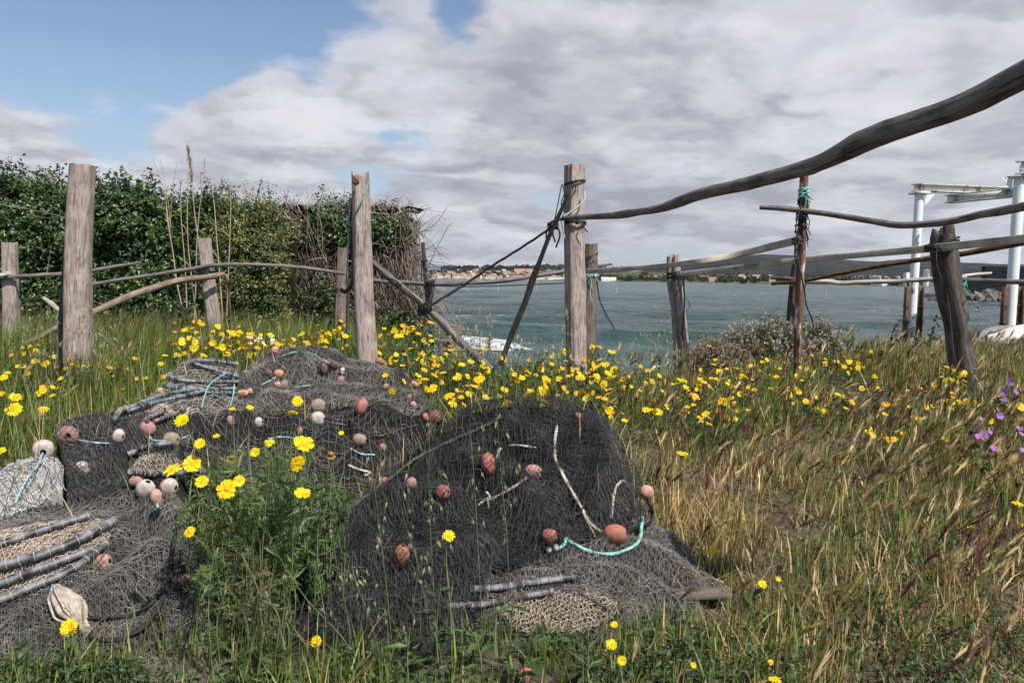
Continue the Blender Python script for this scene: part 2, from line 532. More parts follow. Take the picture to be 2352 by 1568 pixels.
def MA(op, *v, clamp=False):
    n = nd(nt, 'ShaderNodeMath', operation=op); n.use_clamp = clamp
    for i, q in enumerate(v):
        if isinstance(q, bpy.types.NodeSocket): nt.links.new(q, n.inputs[i])
        else: n.inputs[i].default_value = q
    return n.outputs[0]


tc = nt.nodes.new('ShaderNodeTexCoord').outputs['Generated']
sep = nt.nodes.new('ShaderNodeSeparateXYZ'); nt.links.new(tc, sep.inputs[0])
cm_ = nd(nt, 'ShaderNodeMapping'); nt.links.new(tc, cm_.inputs[0]); cm_.inputs['Scale'].default_value = (1, 1, 1.75)
elv = sep.outputs[2]
p = VM('SCALE', cm_.outputs[0]); nt.links.new(MA('ADD', 1.0, MA('MULTIPLY', 1.6, MA('POWER', MA('SUBTRACT', 1.0, MA('MAXIMUM', elv, 0.0)), 6.0))), p.inputs['Scale']); p = p.outputs[0]


def ns(off, scale, det, ro=.55, dist=0.):
    n = nd(nt, 'ShaderNodeTexNoise', Scale=scale, Detail=det, Roughness=ro, Distortion=dist)
    nt.links.new(VM('ADD', p, off).outputs[0], n.inputs['Vector']); return n.outputs['Fac']


def blob(px, py, rad, amp):
    """a clear (negative) or cloudy (positive) region of the sky round a direction"""
    d = ray(px, py); d = d / np.linalg.norm(d)
    dt = VM('DOT_PRODUCT', tc, tuple(d)).outputs['Value']
    k = MA('SMOOTH_MIN', 1.0, MA('MAXIMUM', MA('DIVIDE', MA('SUBTRACT', dt, math.cos(rad)), 1 - math.cos(rad)), 0.0), .05)
    return MA('MULTIPLY', k, amp)


n1 = ns((3.1, 1.7, 0), 2.6, 11, .56, .12)
l1 = ns((3.1 + .055, 1.7 - .03, .075), 2.6, 11, .56, .12)
big = ns((6.2, 4.1, 2), 1.25, 3, .5)
base = MA('ADD', MA('ADD', MA('MULTIPLY', n1, 1.25), -.2), MA('MULTIPLY', MA('SUBTRACT', big, .5), .35))
bias = MA('MULTIPLY', MA('SMOOTH_MIN', MA('MAXIMUM', MA('MULTIPLY', MA('SUBTRACT', -.02, sep.outputs[1]), 3.0), 0.0), 1.0, .1), -.34)
bias = MA('ADD', bias, MA('MULTIPLY', MA('MAXIMUM', MA('SUBTRACT', elv, .62), 0.0), -.7))
bias = MA('ADD', bias, .15)
for args in ((60, 110, .21, -.30), (330, 150, .15, -.22), (-300, 180, .26, -.3), (480, 40, .09, -.12), (1065, 60, .05, -.13), (420, 270, .07, -.06),
             (800, 110, .12, .12), (560, 210, .07, .10), (1500, 200, .35, .07), (190, 60, .08, .26), (280, 120, .07, .25), (560, 190, .07, .10), (60, 420, .13, .34), (300, 420, .13, .34), (560, 400, .13, .22), (-250, 420, .18, .36), (2000, 150, .4, .06), (1920, 70, .16, .12), (1200, 330, .25, .05)):
    bias = MA('ADD', bias, blob(*args)) if not isinstance(bias, float) else MA('ADD', blob(*args), bias)
d_ = MA('ADD', base, bias)
dens = ramp(nt, d_, [(.47, 0), (.52, .30), (.565, .78), (.63, .97)])
wv = nd(nt, 'ShaderNodeTexNoise', Scale=4.0, Detail=5, Roughness=.6); nt.links.new(p, wv.inputs['Vector'])
wsc = VM('SCALE', VM('SUBTRACT', wv.outputs['Color'], (.5, .5, .5)).outputs[0]); wsc.inputs['Scale'].default_value = .42
pw = VM('ADD', p, wsc.outputs[0]).outputs[0]


def puff(off):
    o_ = None
    for sc_, am in ((4.0, .6), (9.5, .25)):
        v = nd(nt, 'ShaderNodeTexVoronoi', feature='F1', Scale=sc_)
        nt.links.new(VM('ADD', pw, tuple(q / (1 if sc_ < 5 else 2) for q in off)).outputs[0], v.inputs['Vector'])
        t_ = MA('MULTIPLY', v.outputs['Distance'], -am); o_ = t_ if o_ is None else MA('ADD', o_, t_)
    return o_


u0 = puff((0, 0, 0)); u1 = puff((.05, -.03, .10))
lit = MA('ADD', MA('MULTIPLY', MA('SUBTRACT', u0, u1), .95), MA('ADD', MA('MULTIPLY', ns((1.2, 5.5, 2), 2.0, 7, .55), .78), MA('ADD', MA('MULTIPLY', MA('SUBTRACT', .72, d_), .28), MA('ADD', blob(790, 110, .16, .17), blob(420, 330, .2, .10)))))
ccol = ramp(nt, lit, [(.12, (3.6, 3.6, 4.25)), (.30, (4.65, 4.67, 5.25)), (.44, (5.7, 5.72, 6.3)), (.58, (6.6, 6.6, 7.3)), (.78, (7.6, 7.6, 8.0))])
skc = mixc(nt, 1.0, sky.outputs[0], (1.15, 1.14, 1.14), 'MULTIPLY')
skc = mixc(nt, MA('MULTIPLY', MA('POWER', MA('SUBTRACT', 1.0, MA('MINIMUM', MA('MULTIPLY', MA('MAXIMUM', elv, 0.0), 3.2), 1.0)), 2.2), .85), skc, (4.2, 4.9, 6.1))
nt.links.new(mixc(nt, dens, skc, ccol), bg.inputs['Color'])

sun = bpy.data.objects.new('sun', bpy.data.lights.new('sun', 'SUN')); C.objects.link(sun)
sun.data.energy = 5.0; sun.data.angle = R(.53); sun.data.color = (1, .955, .88)
sd = Vector((math.sin(AZ) * math.cos(EL), math.cos(AZ) * math.cos(EL), math.sin(EL)))
sun.rotation_euler = sd.to_track_quat('Z', 'Y').to_euler(); sun.location = sd * 50
S.view_settings.view_transform = 'Standard'; S.view_settings.look = 'None'
S.view_settings.exposure = 0.32; S.view_settings.gamma = 1.0

if HAZE:
    nb = NB(); box(nb, (0, 4500, -3), 16000, 12000, 420)
    hm = bpy.data.materials.new('pale_air'); hm.use_nodes = True; t_ = hm.node_tree
    t_.nodes.remove(t_.nodes['Principled BSDF'])
    pv = t_.nodes.new('ShaderNodeVolumePrincipled'); pv.inputs['Density'].default_value = HAZE; pv.inputs['Color'].default_value = (.80, .88, 1, 1); pv.inputs['Anisotropy'].default_value = .2
    t_.links.new(pv.outputs[0], t_.nodes['Material Output'].inputs['Volume'])
    tag(nb.build('haze', hm, smooth=False), 'thin bluish air over the lagoon', 'haze', kind='stuff')


# ---------------------------------------------------------------- far shore
def hyat(px): return HY + (np.asarray(px, float) - W / 2) * math.tan(ROLL)


def landmat(name, c1, c2, c3, scale):
    m, nt, b = newmat(name)
    v = coords(nt, 'pos', (1, 1, 2.5))
    n = noi(nt, v, scale, 8, .65); n2 = noi(nt, v, scale * 7, 3, .6)
    c = ramp(nt, n, [(.38, c1), (.52, c2), (.68, c3)])
    nt.links.new(mixc(nt, .6, c, ramp(nt, n2, [(.3, .55), (.7, 1.2)]), 'MULTIPLY'), b.inputs['Base Color'])
    b.inputs['Roughness'].default_value = .95; b.inputs['Specular IOR Level'].default_value = 0.05
    return m


LAND = {}


def land(name, label, prof, df, dr, mat, amp=4.0, rows=26, seed=0.0, foot=None):
    prof = np.array(prof, float)
    px = np.arange(prof[0, 0], prof[-1, 0] + 1, 5.0)
    py = np.interp(px, prof[:, 0], prof[:, 1])
    zr = CAMZ + (hyat(px) - py) / F * dr
    t = np.linspace(0, 1.25, rows)[:, None]
    d0 = np.interp(px, *zip(*df)) if not np.isscalar(df) else np.full_like(px, df)
    d = d0[None] + (dr - d0[None]) * t
    x = (px[None] - W / 2) / F * d
    s = np.where(t < 1, sst(-.35, 1.15, t) / sst(-.35, 1.15, 1.0), 1 - (t - 1) * 1.5); s = (s - s[0]) / (1 - s[0])
    nz = fbm(x / dr * 26 + seed, d / dr * 9, seed, 5) - .5
    z = WZ - .3 + 1.2 * sst(0, .02, t) + (zr[None] - WZ) * s + nz * amp * 2 * sst(0, .3, t) * (1 - .75 * sst(.8, 1, t))
    nb = NB(); n = len(px); a = np.arange(rows - 1)[:, None] * n + np.arange(n - 1)[None]
    nb.add(np.stack([x, d, z], -1).reshape(-1, 3), np.stack([a, a + 1, a + n + 1, a + n], -1).reshape(-1, 4))
    o = nb.build(name, mat)
    tag(o, label, 'hills', kind='structure')
    LAND[name] = (px, d, z)
    return o


def land_at(name, px, t):
    p_, d, z = LAND[name]
    i = int(np.clip(round((px - p_[0]) / 5.0), 0, len(p_) - 1))
    j = t / 1.25 * (len(d) - 1); j0 = int(min(j, len(d) - 2)); k = j - j0
    dd = d[j0, i] * (1 - k) + d[j0 + 1, i] * k; zz = z[j0, i] * (1 - k) + z[j0 + 1, i] * k
    return np.array([(px - W / 2) / F * dd, dd, zz])


lm_far = landmat('distant_haze_blue_hills', (.10, .12, .14), (.13, .15, .17), (.17, .19, .20), .002)  # the blue of distant air is mixed into the hill colour
lm_hill = landmat('scrubby_limestone_hills', (.011, .014, .015), (.021, .022, .021), (.052, .047, .044), .006)
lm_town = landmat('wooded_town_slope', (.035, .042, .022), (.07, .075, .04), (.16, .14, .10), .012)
lm_shore = landmat('shore_fields', (.045, .055, .022), (.09, .10, .045), (.17, .15, .085), .012)
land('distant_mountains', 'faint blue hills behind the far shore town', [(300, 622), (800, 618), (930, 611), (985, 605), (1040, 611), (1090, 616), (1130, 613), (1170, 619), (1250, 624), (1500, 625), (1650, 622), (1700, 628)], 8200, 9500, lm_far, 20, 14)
land('town_hill', 'low slope carrying the far shore town', [(300, 640), (700, 626), (900, 619), (960, 620), (1060, 619), (1160, 620), (1260, 618), (1340, 620), (1400, 623), (1500, 625), (1700, 630)],
     [(300, 2300), (1300, 2100), (1500, 1800), (1700, 1800)], 3200, lm_town, 3, seed=2.)
land('long_hill', 'long dark scrub hill across the lagoon', [(1350, 634), (1420, 628), (1480, 622), (1560, 613), (1620, 601), (1680, 592), (1720, 586), (1745, 584), (1790, 586), (1830, 589), (1870, 599), (1900, 609), (1990, 622), (2100, 632)], 2500, 3600, lm_hill, 9, seed=5.)
land('stony_hills', 'grey stony hills right of the long hill', [(1700, 625), (1790, 612), (1850, 603), (1885, 596), (1915, 594), (1960, 599), (2010, 601), (2060, 596), (2095, 594), (2140, 600), (2200, 603), (2280, 606), (2352, 608), (2600, 612), (3000, 618)], 2300, 4200, lm_hill, 14, seed=9.)
land('shore_flat', 'low green shore with groves below the hills', [(1270, 641), (1340, 634), (1450, 628), (1600, 630), (1750, 634), (1850, 636), (1950, 640), (2100, 641), (2352, 644), (2700, 648), (3000, 652)],
     [(1270, 2000), (1400, 1700), (1700, 1300), (2100, 1050), (2700, 900)], 2300, lm_shore, 1.2, seed=12.)

# groves and woods
M['tree_far'] = foliage('far_tree_leaves', .8, .1, .1, nscale=.3)


def grove(name, label, items, col):
    """one far-off wood: crowns of small leaf clumps"""
    nb = NB()
    for (c, r, h) in items:
        n = 26
        d = rng.normal(size=(n, 3)); d /= np.linalg.norm(d, axis=1, keepdims=True)
        q = np.asarray(c) + d * np.array([r, r, h * .5]) * rng.uniform(.45, 1, (n, 1)) + np.array([0, 0, h * .55])
        base = np.array(col) * rng.uniform(.6, 1.5) * np.array([rng.uniform(.8, 1.3), 1, rng.uniform(.7, 1.1)])
        leaves(nb, q, rng.uniform(.7, 1.2, n) * r, vary(base, n, .2), 0, nrm=d + rng.normal(0, .5, (n, 3)), asp=.9)
    return tag(nb.build(name, M['tree_far'], smooth=False), label, 'trees', kind='stuff')


it = []
for k in range(360):
    px = rng.uniform(1345, 2060); t = rng.beta(1.0, 2.6) * .8 + .01
    it.append((land_at('shore_flat', px, t), rng.uniform(3, 7), rng.uniform(4, 9)))
grove('far_woods', 'dark green trees along the far shore below the long hill', it, (.045, .058, .028))
it = []
for k in range(150):
    px = rng.uniform(1010, 1420); t = rng.uniform(.78, 1.0)
    it.append((land_at('town_hill', px, t), rng.uniform(6, 13), rng.uniform(9, 15)))
for k in range(150):
    px = rng.uniform(880, 1340); t = rng.uniform(.02, .75)
    it.append((land_at('town_hill', px, t), rng.uniform(4, 8), rng.uniform(5, 10)))
grove('town_trees', 'dark pines behind and between the far shore houses', it, (.035, .045, .026))
it = []
for k in range(60):
    px = rng.uniform(2040, 2300); t = rng.uniform(.02, .3)
    it.append((land_at('shore_flat', px, t), rng.uniform(3, 6), rng.uniform(5, 8)))
grove('far_pines', 'dark trees behind the white tanks on the far shore', it, (.03, .04, .022))

# town houses
WALLS = {'cream': plain('cream_render', (.62, .52, .40), None, .5, .9, .1), 'white': plain('white_render', (.74, .72, .68), None, .5, .9, .1), 'pink': plain('pink_render', (.60, .40, .31), None, .5, .9, .1)}
ROOFT = plain('terracotta_tiles', (.27, .15, .11), (.36, .225, .17), .8, .9, .1)
ROOFW = plain('pale_metal_roof', (.6, .6, .6), None, .5, .7, .2)
GLS = plain('dark_window', (.04, .045, .05), None, .5, .3, .5)


def house_mesh(w, dpt, h, roof, wallm, roofm, nw=3):
    nb = NB(); box(nb, (0, 0, -3), w, dpt, h + 3, 0)
    x, y = w / 2 + .4, dpt / 2 + .4
    V = [(-x, -y, h), (x, -y, h), (x, y, h), (-x, y, h), (-x, 0, h + roof), (x, 0, h + roof)]
    nb.add(V, [[0, 1, 5, 4], [2, 3, 4, 5]], 1); nb.add(V, [[0, 4, 3], [1, 2, 5]], 0)
    for f in range(max(1, int(h // 3))):
        for i in range(nw):
            cx = (i + .5) / nw * w - w / 2
            box(nb, (cx, -dpt / 2, 1.0 + 3 * f), 1.3, .12, 1.4, 2)
    o = nb.build('house', [wallm, roofm, GLS], smooth=False)
    return o


protos = {}
for wn, wm in WALLS.items():
    for i, (w_, d_2, h_) in enumerate(((9, 8, 3.2), (13, 9, 5.6), (18, 10, 6.2))):
        protos[wn, i] = house_mesh(w_, d_2, h_, 2.0 + .4 * i, wm, ROOFT, 3 + i)
used = set()


def put_house(px, t, wn, i, label, group, s=1.0, landn='town_hill'):
    o = protos[wn, i]
    if (wn, i) in used: o = o.copy(); C.objects.link(o)
    used.add((wn, i))
    o.location = land_at(landn, px, t); o.rotation_euler.z = rng.normal(0, .5); o.scale = (s,) * 3
    tag(o, label, 'house', group)


hs = [(px, t) for t, n, lo in ((.015, 34, 905), (.07, 26, 915), (.16, 24, 925), (.28, 22, 930), (.42, 18, 935), (.6, 12, 950)) for px in np.linspace(lo, 1330, n) + rng.normal(0, 4, n)]
for px, t in hs:
    wn = ('cream', 'white', 'pink')[int(rng.choice(3, p=[.5, .3, .2]))]
    row = 'on the waterfront' if t < .05 else ('in the middle rows' if t < .3 else 'high on the slope')
    put_house(px, t + rng.uniform(-.01, .012), wn, int(rng.choice(3, p=[.4, .4, .2])), f'far {wn} house with terracotta roof {row} of the town', f'{wn} far shore houses {row}', rng.uniform(.9, 1.35))
for k in range(14):
    px = rng.uniform(1400, 1800)
    put_house(px, rng.uniform(.05, .5), 'pink' if k % 2 else 'cream', 1, f"far {'pink' if k % 2 else 'cream'} house among the trees below the long hill", f"{'pink' if k % 2 else 'cream'} houses in the far groves", 1.0, 'shore_flat')
for k in range(30):
    px = rng.uniform(1880, 2075)
    put_house(px, rng.uniform(.25, .9), 'white', int(rng.integers(0, 2)), 'far white house on the slope behind the rusty pole rails', 'white far houses on the right slope', .95, 'shore_flat')
o = house_mesh(70, 16, 14, 3, WALLS['pink'], ROOFT, 14); o.name = 'apartment_block'; o.location = land_at('town_hill', 1205, .40)
tag(o, 'long pinkish apartment block above the far marina', 'building')
for px, sc in ((1268, 1), (1282, 1)):
    o = house_mesh(24, 16, 7, 7, WALLS['white'], ROOFT, 3) if px == 1268 else o.copy()
    if px != 1268: C.objects.link(o)
    o.name = 'boat_shed'; o.location = land_at('town_hill', px - 50, .02); o.rotation_euler.z = 1.45
    tag(o, f"white gabled shed by the far marina, {'left' if px == 1268 else 'right'} one of a pair", 'shed', 'pair of white gabled sheds')
o = house_mesh(60, 12, 7, 2, WALLS['white'], ROOFT, 12); o.name = 'long_hall'; o.location = land_at('town_hill', 1283, .01)
tag(o, 'long white hall on the far waterfront beside the centre post', 'building')
o = house_mesh(30, 12, 5, 3, WALLS['white'], ROOFW, 4); o.name = 'white_hangar'; o.location = land_at('shore_flat', 1395, .01)
tag(o, 'small white hangar on the far shore just right of the centre post', 'building')

# sailboats in the marina
for k in range(26):
    P0 = land_at('town_hill', rng.uniform(1110, 1300), .0); P0[1] -= rng.uniform(10, 60); P0[2] = WZ
    if k == 0:
        nb = NB(); hx = np.linspace(-4.5, 4.5, 9); wv = 1.5 * (1 - (np.abs(hx) / 4.5) ** 2.2) + .02
        V = np.concatenate([np.stack([hx, -wv, hx * 0 + 1.1], -1), np.stack([hx, wv, hx * 0 + 1.1], -1), np.stack([hx * .9, hx * 0, hx * 0 - .2], -1)])
        i = np.arange(8)
        nb.add(V, np.concatenate([np.stack([i, i + 1, i + 19, i + 18], -1), np.stack([i + 10, i + 9, i + 18, i + 19], -1), np.stack([i, i + 9, i + 10, i + 1], -1)]), 0)
        box(nb, (-.5, 0, 1.1), 3, 1.6, .6, 0); loft(nb, [(.4, 0, 1), (.4, 0, 12)], [.13, .09], 6, mat=1); loft(nb, [(.4, 0, 2.2), (-3.6, 0, 2.3)], [.12, .1], 6, mat=1)
        sb = nb.build('sailboat', [WALLS['white'], ROOFW], smooth=False)
    else:
        sb = sb.copy(); C.objects.link(sb)
    sb.location = P0; sb.rotation_euler.z = rng.uniform(-1.2, 1.2)
    tag(sb, 'small moored sailboat with bare mast in the far marina', 'sailboat', 'sailboats in the far marina')


def silo(px, t, r, h, label, group=None, flat=False):
    nb = NB()
    if flat:
        box(nb, (0, 0, -2), r * 2, r * 1.5, h + 2, 0); box(nb, (0, 0, h), r * 2.04, r * 1.54, .5, 1)
    else:
        loft(nb, [(0, 0, -2), (0, 0, h), (0, 0, h + .02), (0, 0, h + r * .18)], [r, r, r * 1.02, r * .05], 24, mat=0)
    o = nb.build('white_shed' if flat else 'storage_tank', [WALLS['white'], ROOFW], smooth=not flat)
    o.location = land_at('shore_flat', px, t)
    tag(o, label, 'building' if flat else 'tank', group)


silo(2003, .02, 4.6, 12.5, 'large white tank of the far works, left of the steel frame'); silo(2013, .018, 3.0, 12.5, 'narrow white tank of the far works beside the large tank')
silo(2027, .02, 5, 8, 'low white shed of the far works right of the tanks', None, True)
silo(2083, .03, 6, 17, 'tall white block just left of the white steel column', None, True); silo(2122, .03, 4, 21, 'tall white tank just right of the white steel column')
silo(2150, .02, 9, 5, 'long low white shed behind the split post', None, True)

# stakes in the water
ms = plain('pale_stake', (.35, .34, .30), (.5, .48, .44), 3, .8)
for px, py, hh, tl in ((948, 672, 14, 0), (1073, 670, 17, 1), (1143, 672, 26, -1), (1230, 672, 28, 4), (1413, 680, 30, 4), (1893, 690, 36, 6)):
    d = (CAMZ - WZ) * F / (py - hyat(px)); b = at(px, py, d); tp = at(px + tl, py - hh, d)
    nb = NB(); loft(nb, smooth_path([b - [0, 0, .8], b, (b + tp) / 2 + [.05, 0, 0], tp], 8), np.linspace(.07, .05, 8) * d / 105, 6)
    tag(nb.build('mooring_stake', ms), {948: 'thin stake in the lagoon beside the crooked pole', 1073: 'thin stake in the lagoon crossed by the sloping rope', 1143: 'tall stake in the lagoon left of the leaning brace', 1230: 'tall stake in the lagoon between leaning brace and centre post', 1413: 'tilted stake in the lagoon right of the centre post', 1893: 'thin tilted stake in the lagoon right of the rusty pole'}[px], 'stake', 'stakes in the lagoon')
# ================================================================ posts, rails, ropes
def gpt(px, d):
    """point on the ground seen in column px at depth d"""
    x = (px - W / 2) / F * d
    return np.array([x, d, float(G(x, d))])


def post(name, pts, mat, label, sq=5., n=26, k=46, groove=.10, rough=.05, sink=.35, seed=0., ref=(.25, -1, 0), endjit=.012, group=None, cat='post', knots=(), wr=(1, 1)):
    """pts: (px, py, width px, depth) from the top down to the ground"""
    P = [at(a, b, d) for a, b, w, d in pts]; Wd = [w / F * d / 2 for a, b, w, d in pts]
    last = P[-1].copy(); last[2] = min(float(G(last[0], last[1])) - sink, last[2] - .05)
    P.append(last); Wd.append(Wd[-1])
    Q = smooth_path(np.concatenate([np.array(P), np.array(Wd)[:, None]], 1)[::-1], k)
    rad = np.repeat(Q[:, 3:4], n, 1)
    th = np.linspace(0, 2 * np.pi, n + 1)[:-1]
    for (t, ang, amp, wid) in knots:
        da = np.angle(np.exp(1j * (th - ang)))
        rad *= 1 + amp * np.exp(-((np.linspace(0, 1, k)[:, None] - t) / wid) ** 2 - (da[None] / .7) ** 2)
    if sq is None or sq <= 2.2:
        pass
    else:
        rad *= 1.0
    nb = NB()
    loft(nb, Q[:, :3], rad, n, (wr[0], wr[1], sq), ref=ref, rough=rough, seed=seed, rf=(1.6, 2.2), grooves=groove, endjit=endjit)
    return nb.build(name, mat)


SQ = 5.0
p = post('wooden_post', [(191, 380, 51, 6.9), (184, 500, 53, 6.9), (180, 620, 54, 6.9), (181, 860, 60, 6.9)], M['post'], None, seed=1.3, knots=[(.72, -.9, .05, .03), (.9, 2.2, -.04, .1)])
tag(p, 'tall thick grey wooden post standing in grass before the ivy hedge', 'post')
p = post('leaning_plank', [(166, 455, 12, 7.05), (152, 620, 16, 7.0), (138, 850, 18, 6.95)], M['post_dark'], None, seed=2.1, sq=4.)
tag(p, 'thin dark plank leaning against the left side of the thick hedge post', 'plank')
p2 = post('wooden_post', [(828, 400, 39, 7.3), (832, 560, 42, 7.3), (836, 700, 45, 7.3), (845, 850, 48, 7.3)], M['post'], None, seed=4.7, groove=.13, endjit=.03)
tag(p2, 'tall grey post with a turquoise cord and rusty bolt at its top', 'post')
nb = NB(); bp = at(818, 418, 7.17); loft(nb, [bp, bp + [0, -.045, 0]], [.030, .027], 8); loft(nb, [bp + [0, -.04, 0], bp + [0, -.06, 0]], [.016, .014], 8)
nb.build('bolt', M['rust'], p2)
p3 = post('wooden_post', [(1320, 379, 42, 7.6), (1319, 520, 41, 7.6), (1322, 640, 44, 7.6), (1322, 740, 40, 7.6), (1325, 890, 42, 7.6)], M['post'], None, seed=7.9, groove=.16, rough=.07, ref=(.5, -1, 0), wr=(.86, 1.0), knots=[(.62, .2, -.16, .06), (.38, .5, .1, .06)])
tag(p3, 'tall cracked grey post by the water where the long beam is lashed', 'post')
p = post('wooden_post', [(1358, 560, 27, 10.4), (1357, 640, 28, 10.4), (1350, 830, 29, 10.4)], M['post_brown'], None, seed=9.1, ref=(-.4, -1, 0))
tag(p, 'shorter brown post half hidden behind the tall cracked post by the water', 'post')
# forked post: two tines on one shaft
nb = NB()
for pts, sd_ in (([(1538, 588, 11, 9.3), (1541, 640, 17, 9.3), (1551, 720, 16, 9.3), (1556, 830, 18, 9.3)], 3.3), ([(1553, 586, 12, 9.27), (1555, 640, 18, 9.25), (1565, 720, 18, 9.25), (1572, 830, 20, 9.25)], 5.2)):
    P = [at(a, b, d) for a, b, w_, d in pts]; e = P[-1].copy(); e[2] = G(e[0], e[1]) - .4; P.append(e)
    Q = smooth_path(np.concatenate([np.array(P), np.array([w_ / F * d / 2 for a, b, w_, d in pts] + [.05])[:, None]], 1)[::-1], 30)
    loft(nb, Q[:, :3], Q[:, 3], 18, 4.0, rough=.1, seed=sd_, grooves=.16, endjit=.03, ref=(.4, -1, 0))
tag(nb.build('forked_post', M['post']), 'split grey post with forked top, leaning at the water edge', 'post')
p = post('wooden_post', [(1829, 610, 17, 9.5), (1824, 660, 19, 9.5), (1812, 810, 22, 9.5)], M['log_dark'], None, seed=11., sq=3.2)
tag(p, 'dark post standing just behind the rusty steel pole', 'post')
# split post at the right
p7 = post('split_post', [(2166, 534, 44, 7.6), (2168, 560, 50, 7.6), (2174, 620, 54, 7.6), (2185, 690, 52, 7.6), (2197, 740, 50, 7.6), (2203, 800, 47, 7.6), (2213, 872, 50, 7.6)], M['post_dark'], None,
          seed=13.7, sq=3.6, n=34, k=80, groove=.22, rough=.13, ref=(.66, -.75, 0), endjit=.05, knots=[(.52, .6, -.28, .018), (.47, .6, .15, .03), (.93, 2.5, .12, .03)])
nb = NB()
for pts, sd_ in (([(2182, 508, 10), (2179, 525, 24), (2176, 560, 30)], 1.), ([(2145, 532, 8), (2152, 545, 18), (2156, 575, 20)], 2.), ([(2164, 524, 6), (2164, 540, 18), (2166, 570, 20)], 3.)):
    P = np.array([list(at(a, b, 7.58 - .02 * (sd_ == 1))) + [w_ / F * 3.8] for a, b, w_ in pts[::-1]]); Q = smooth_path(P, 16)
    loft(nb, Q[:, :3], Q[:, 3], 14, 3.0, rough=.22, seed=sd_ * 3.1, grooves=.2, endjit=.02)
nb.build('splintered_top', M['post_dark'], p7)
tag(p7, 'thick dark split post with a ragged top leaning at the right', 'post')
for px, py, pb, w_, d, lb, sd_ in ((22, 558, 822, 30, 9.4, 'short grey post at the left edge under the ivy hedge', 15.), (469, 548, 760, 29, 10.0, 'leaning grey post in front of the tall canes', 16.4), (788, 570, 745, 25, 11., 'thin grey post half hidden behind the post with turquoise cord', 18.)):
    lean = {22: 6, 469: 24, 788: -6}[px]
    p = post('wooden_post', [(px, py, w_, d), (px + lean * .5, (py + pb) / 2, w_ + 1, d), (px + lean, pb, w_ + 3, d)], M['post_brown' if px == 788 else 'post'], None, seed=sd_)
    tag(p, lb, 'post')
# rusty pole
P = [at(1847, 404, 8.2), at(1841, 560, 8.2), at(1834, 740, 8.2), at(1831, 870, 8.2)]; e = P[-1].copy(); e[2] -= .6; P.append(e)
nb = NB(); loft(nb, smooth_path(P[::-1], 30), .033, 12, (1.0, 1.0, 9.), ref=(.9, -1, 0))
tag(nb.build('steel_pole', M['rusty_paint']), 'rusty square steel pole with white paint flakes and teal cord', 'pole')
# crooked pole over the water
nb = NB()
loft(nb, smooth_path([at(971, 557, 8.2), at(975, 600, 8.2), at(980, 655, 8.2), at(983, 690, 8.2)], 16), np.linspace(.020, .024, 16), 10, 3.5, rough=.06, seed=2.)
loft(nb, smooth_path([at(988, 648, 8.15), at(990, 668, 8.15), at(984, 695, 8.15), at(977, 712, 8.12)], 16), [.034] * 8 + [.03] * 8, 12, rough=.1, seed=5.)
o = nb.build('crooked_pole', M['log_dark']); tag(o, 'crooked dark stick lashed upright on the diagonal brace', 'pole')


def log(name, pts, mat, label, n=14, k=None, rough=.09, seed=0., sq=None, groove=.12, cat='rail', knots=6, group=None, endjit=.01, sec=None):
    """pts: (px, py, thickness px, depth)"""
    P = np.array([list(at(a, b, d)) + [w / F * d / 2] for a, b, w, d in pts])
    L = np.linalg.norm(np.diff(P[:, :3], axis=0), axis=1).sum()
    k = k or int(np.clip(L * 26, 24, 150))
    Q = smooth_path(P, k)
    rad = np.repeat(Q[:, 3:4], n, 1)
    r2 = np.random.default_rng(int(seed * 10) + 3)
    th = np.linspace(0, 2 * np.pi, n + 1)[:-1]; s = np.linspace(0, 1, k)
    for _ in range(knots):
        t, a_ = r2.uniform(.05, .95), r2.uniform(0, 6.28)
        rad *= 1 + r2.uniform(.06, .2) * np.exp(-((s[:, None] - t) * L / .06) ** 2 - (np.angle(np.exp(1j * (th - a_)))[None] / .8) ** 2)
    if sec is None:
        Q[:, :3] += (np.stack([vnoise(s * L * 3 + seed, seed + q) for q in (0, 5, 9)], 1) - .5) * Q[:, 3:4] * .55
    nb = NB(); loft(nb, Q[:, :3], rad, n, sec if sec is not None else sq, rough=rough, seed=seed, rf=(2., 5.), grooves=groove, endjit=endjit, ref=(0.02, -.1, 1) if sec is not None else (0.03, -1, .05))
    o = nb.build(name, mat); tag(o, label, cat, group); return o


bd = lambda x: 1 / (.132 + (1 / 2.9 - .132) * min(1.25, (x - 1285) / (2352 - 1285)))
beam = [(1285, 502, 9), (1340, 498, 13), (1400, 494, 15), (1440, 489, 19), (1470, 485, 16), (1520, 475, 20), (1560, 461, 25), (1620, 445, 27), (1700, 430, 30), (1760, 413, 32), (1820, 397, 34), (1880, 377, 37), (1930, 353, 44), (1980, 327, 52), (2040, 305, 50), (2100, 283, 53), (2180, 250, 54), (2250, 218, 57), (2352, 168, 63), (2500, 95, 72), (2720, -10, 82), (3000, -120, 90)]
log('long_beam', [(a, b, c, bd(a)) for a, b, c in beam], M['log'], 'long thick bowed grey log running overhead from the cracked post', 22, 190, .07, 3.1, groove=.13, cat='beam', knots=14)
log('wooden_rail', [(1745, 476, 11, 8.3), (1790, 480, 12, 8.2), (1850, 485, 13, 8.1), (1900, 491, 13, 7.9), (1960, 500, 14, 7.7), (2000, 508, 15, 7.5), (2060, 516, 16, 7.2), (2120, 514, 16, 7.0), (2200, 505, 17, 6.7), (2260, 492, 19, 6.4), (2352, 475, 22, 6.0), (2460, 455, 24, 5.6)], M['log'], 'wavy grey rail tied across the rusty pole near its top', seed=5.3)
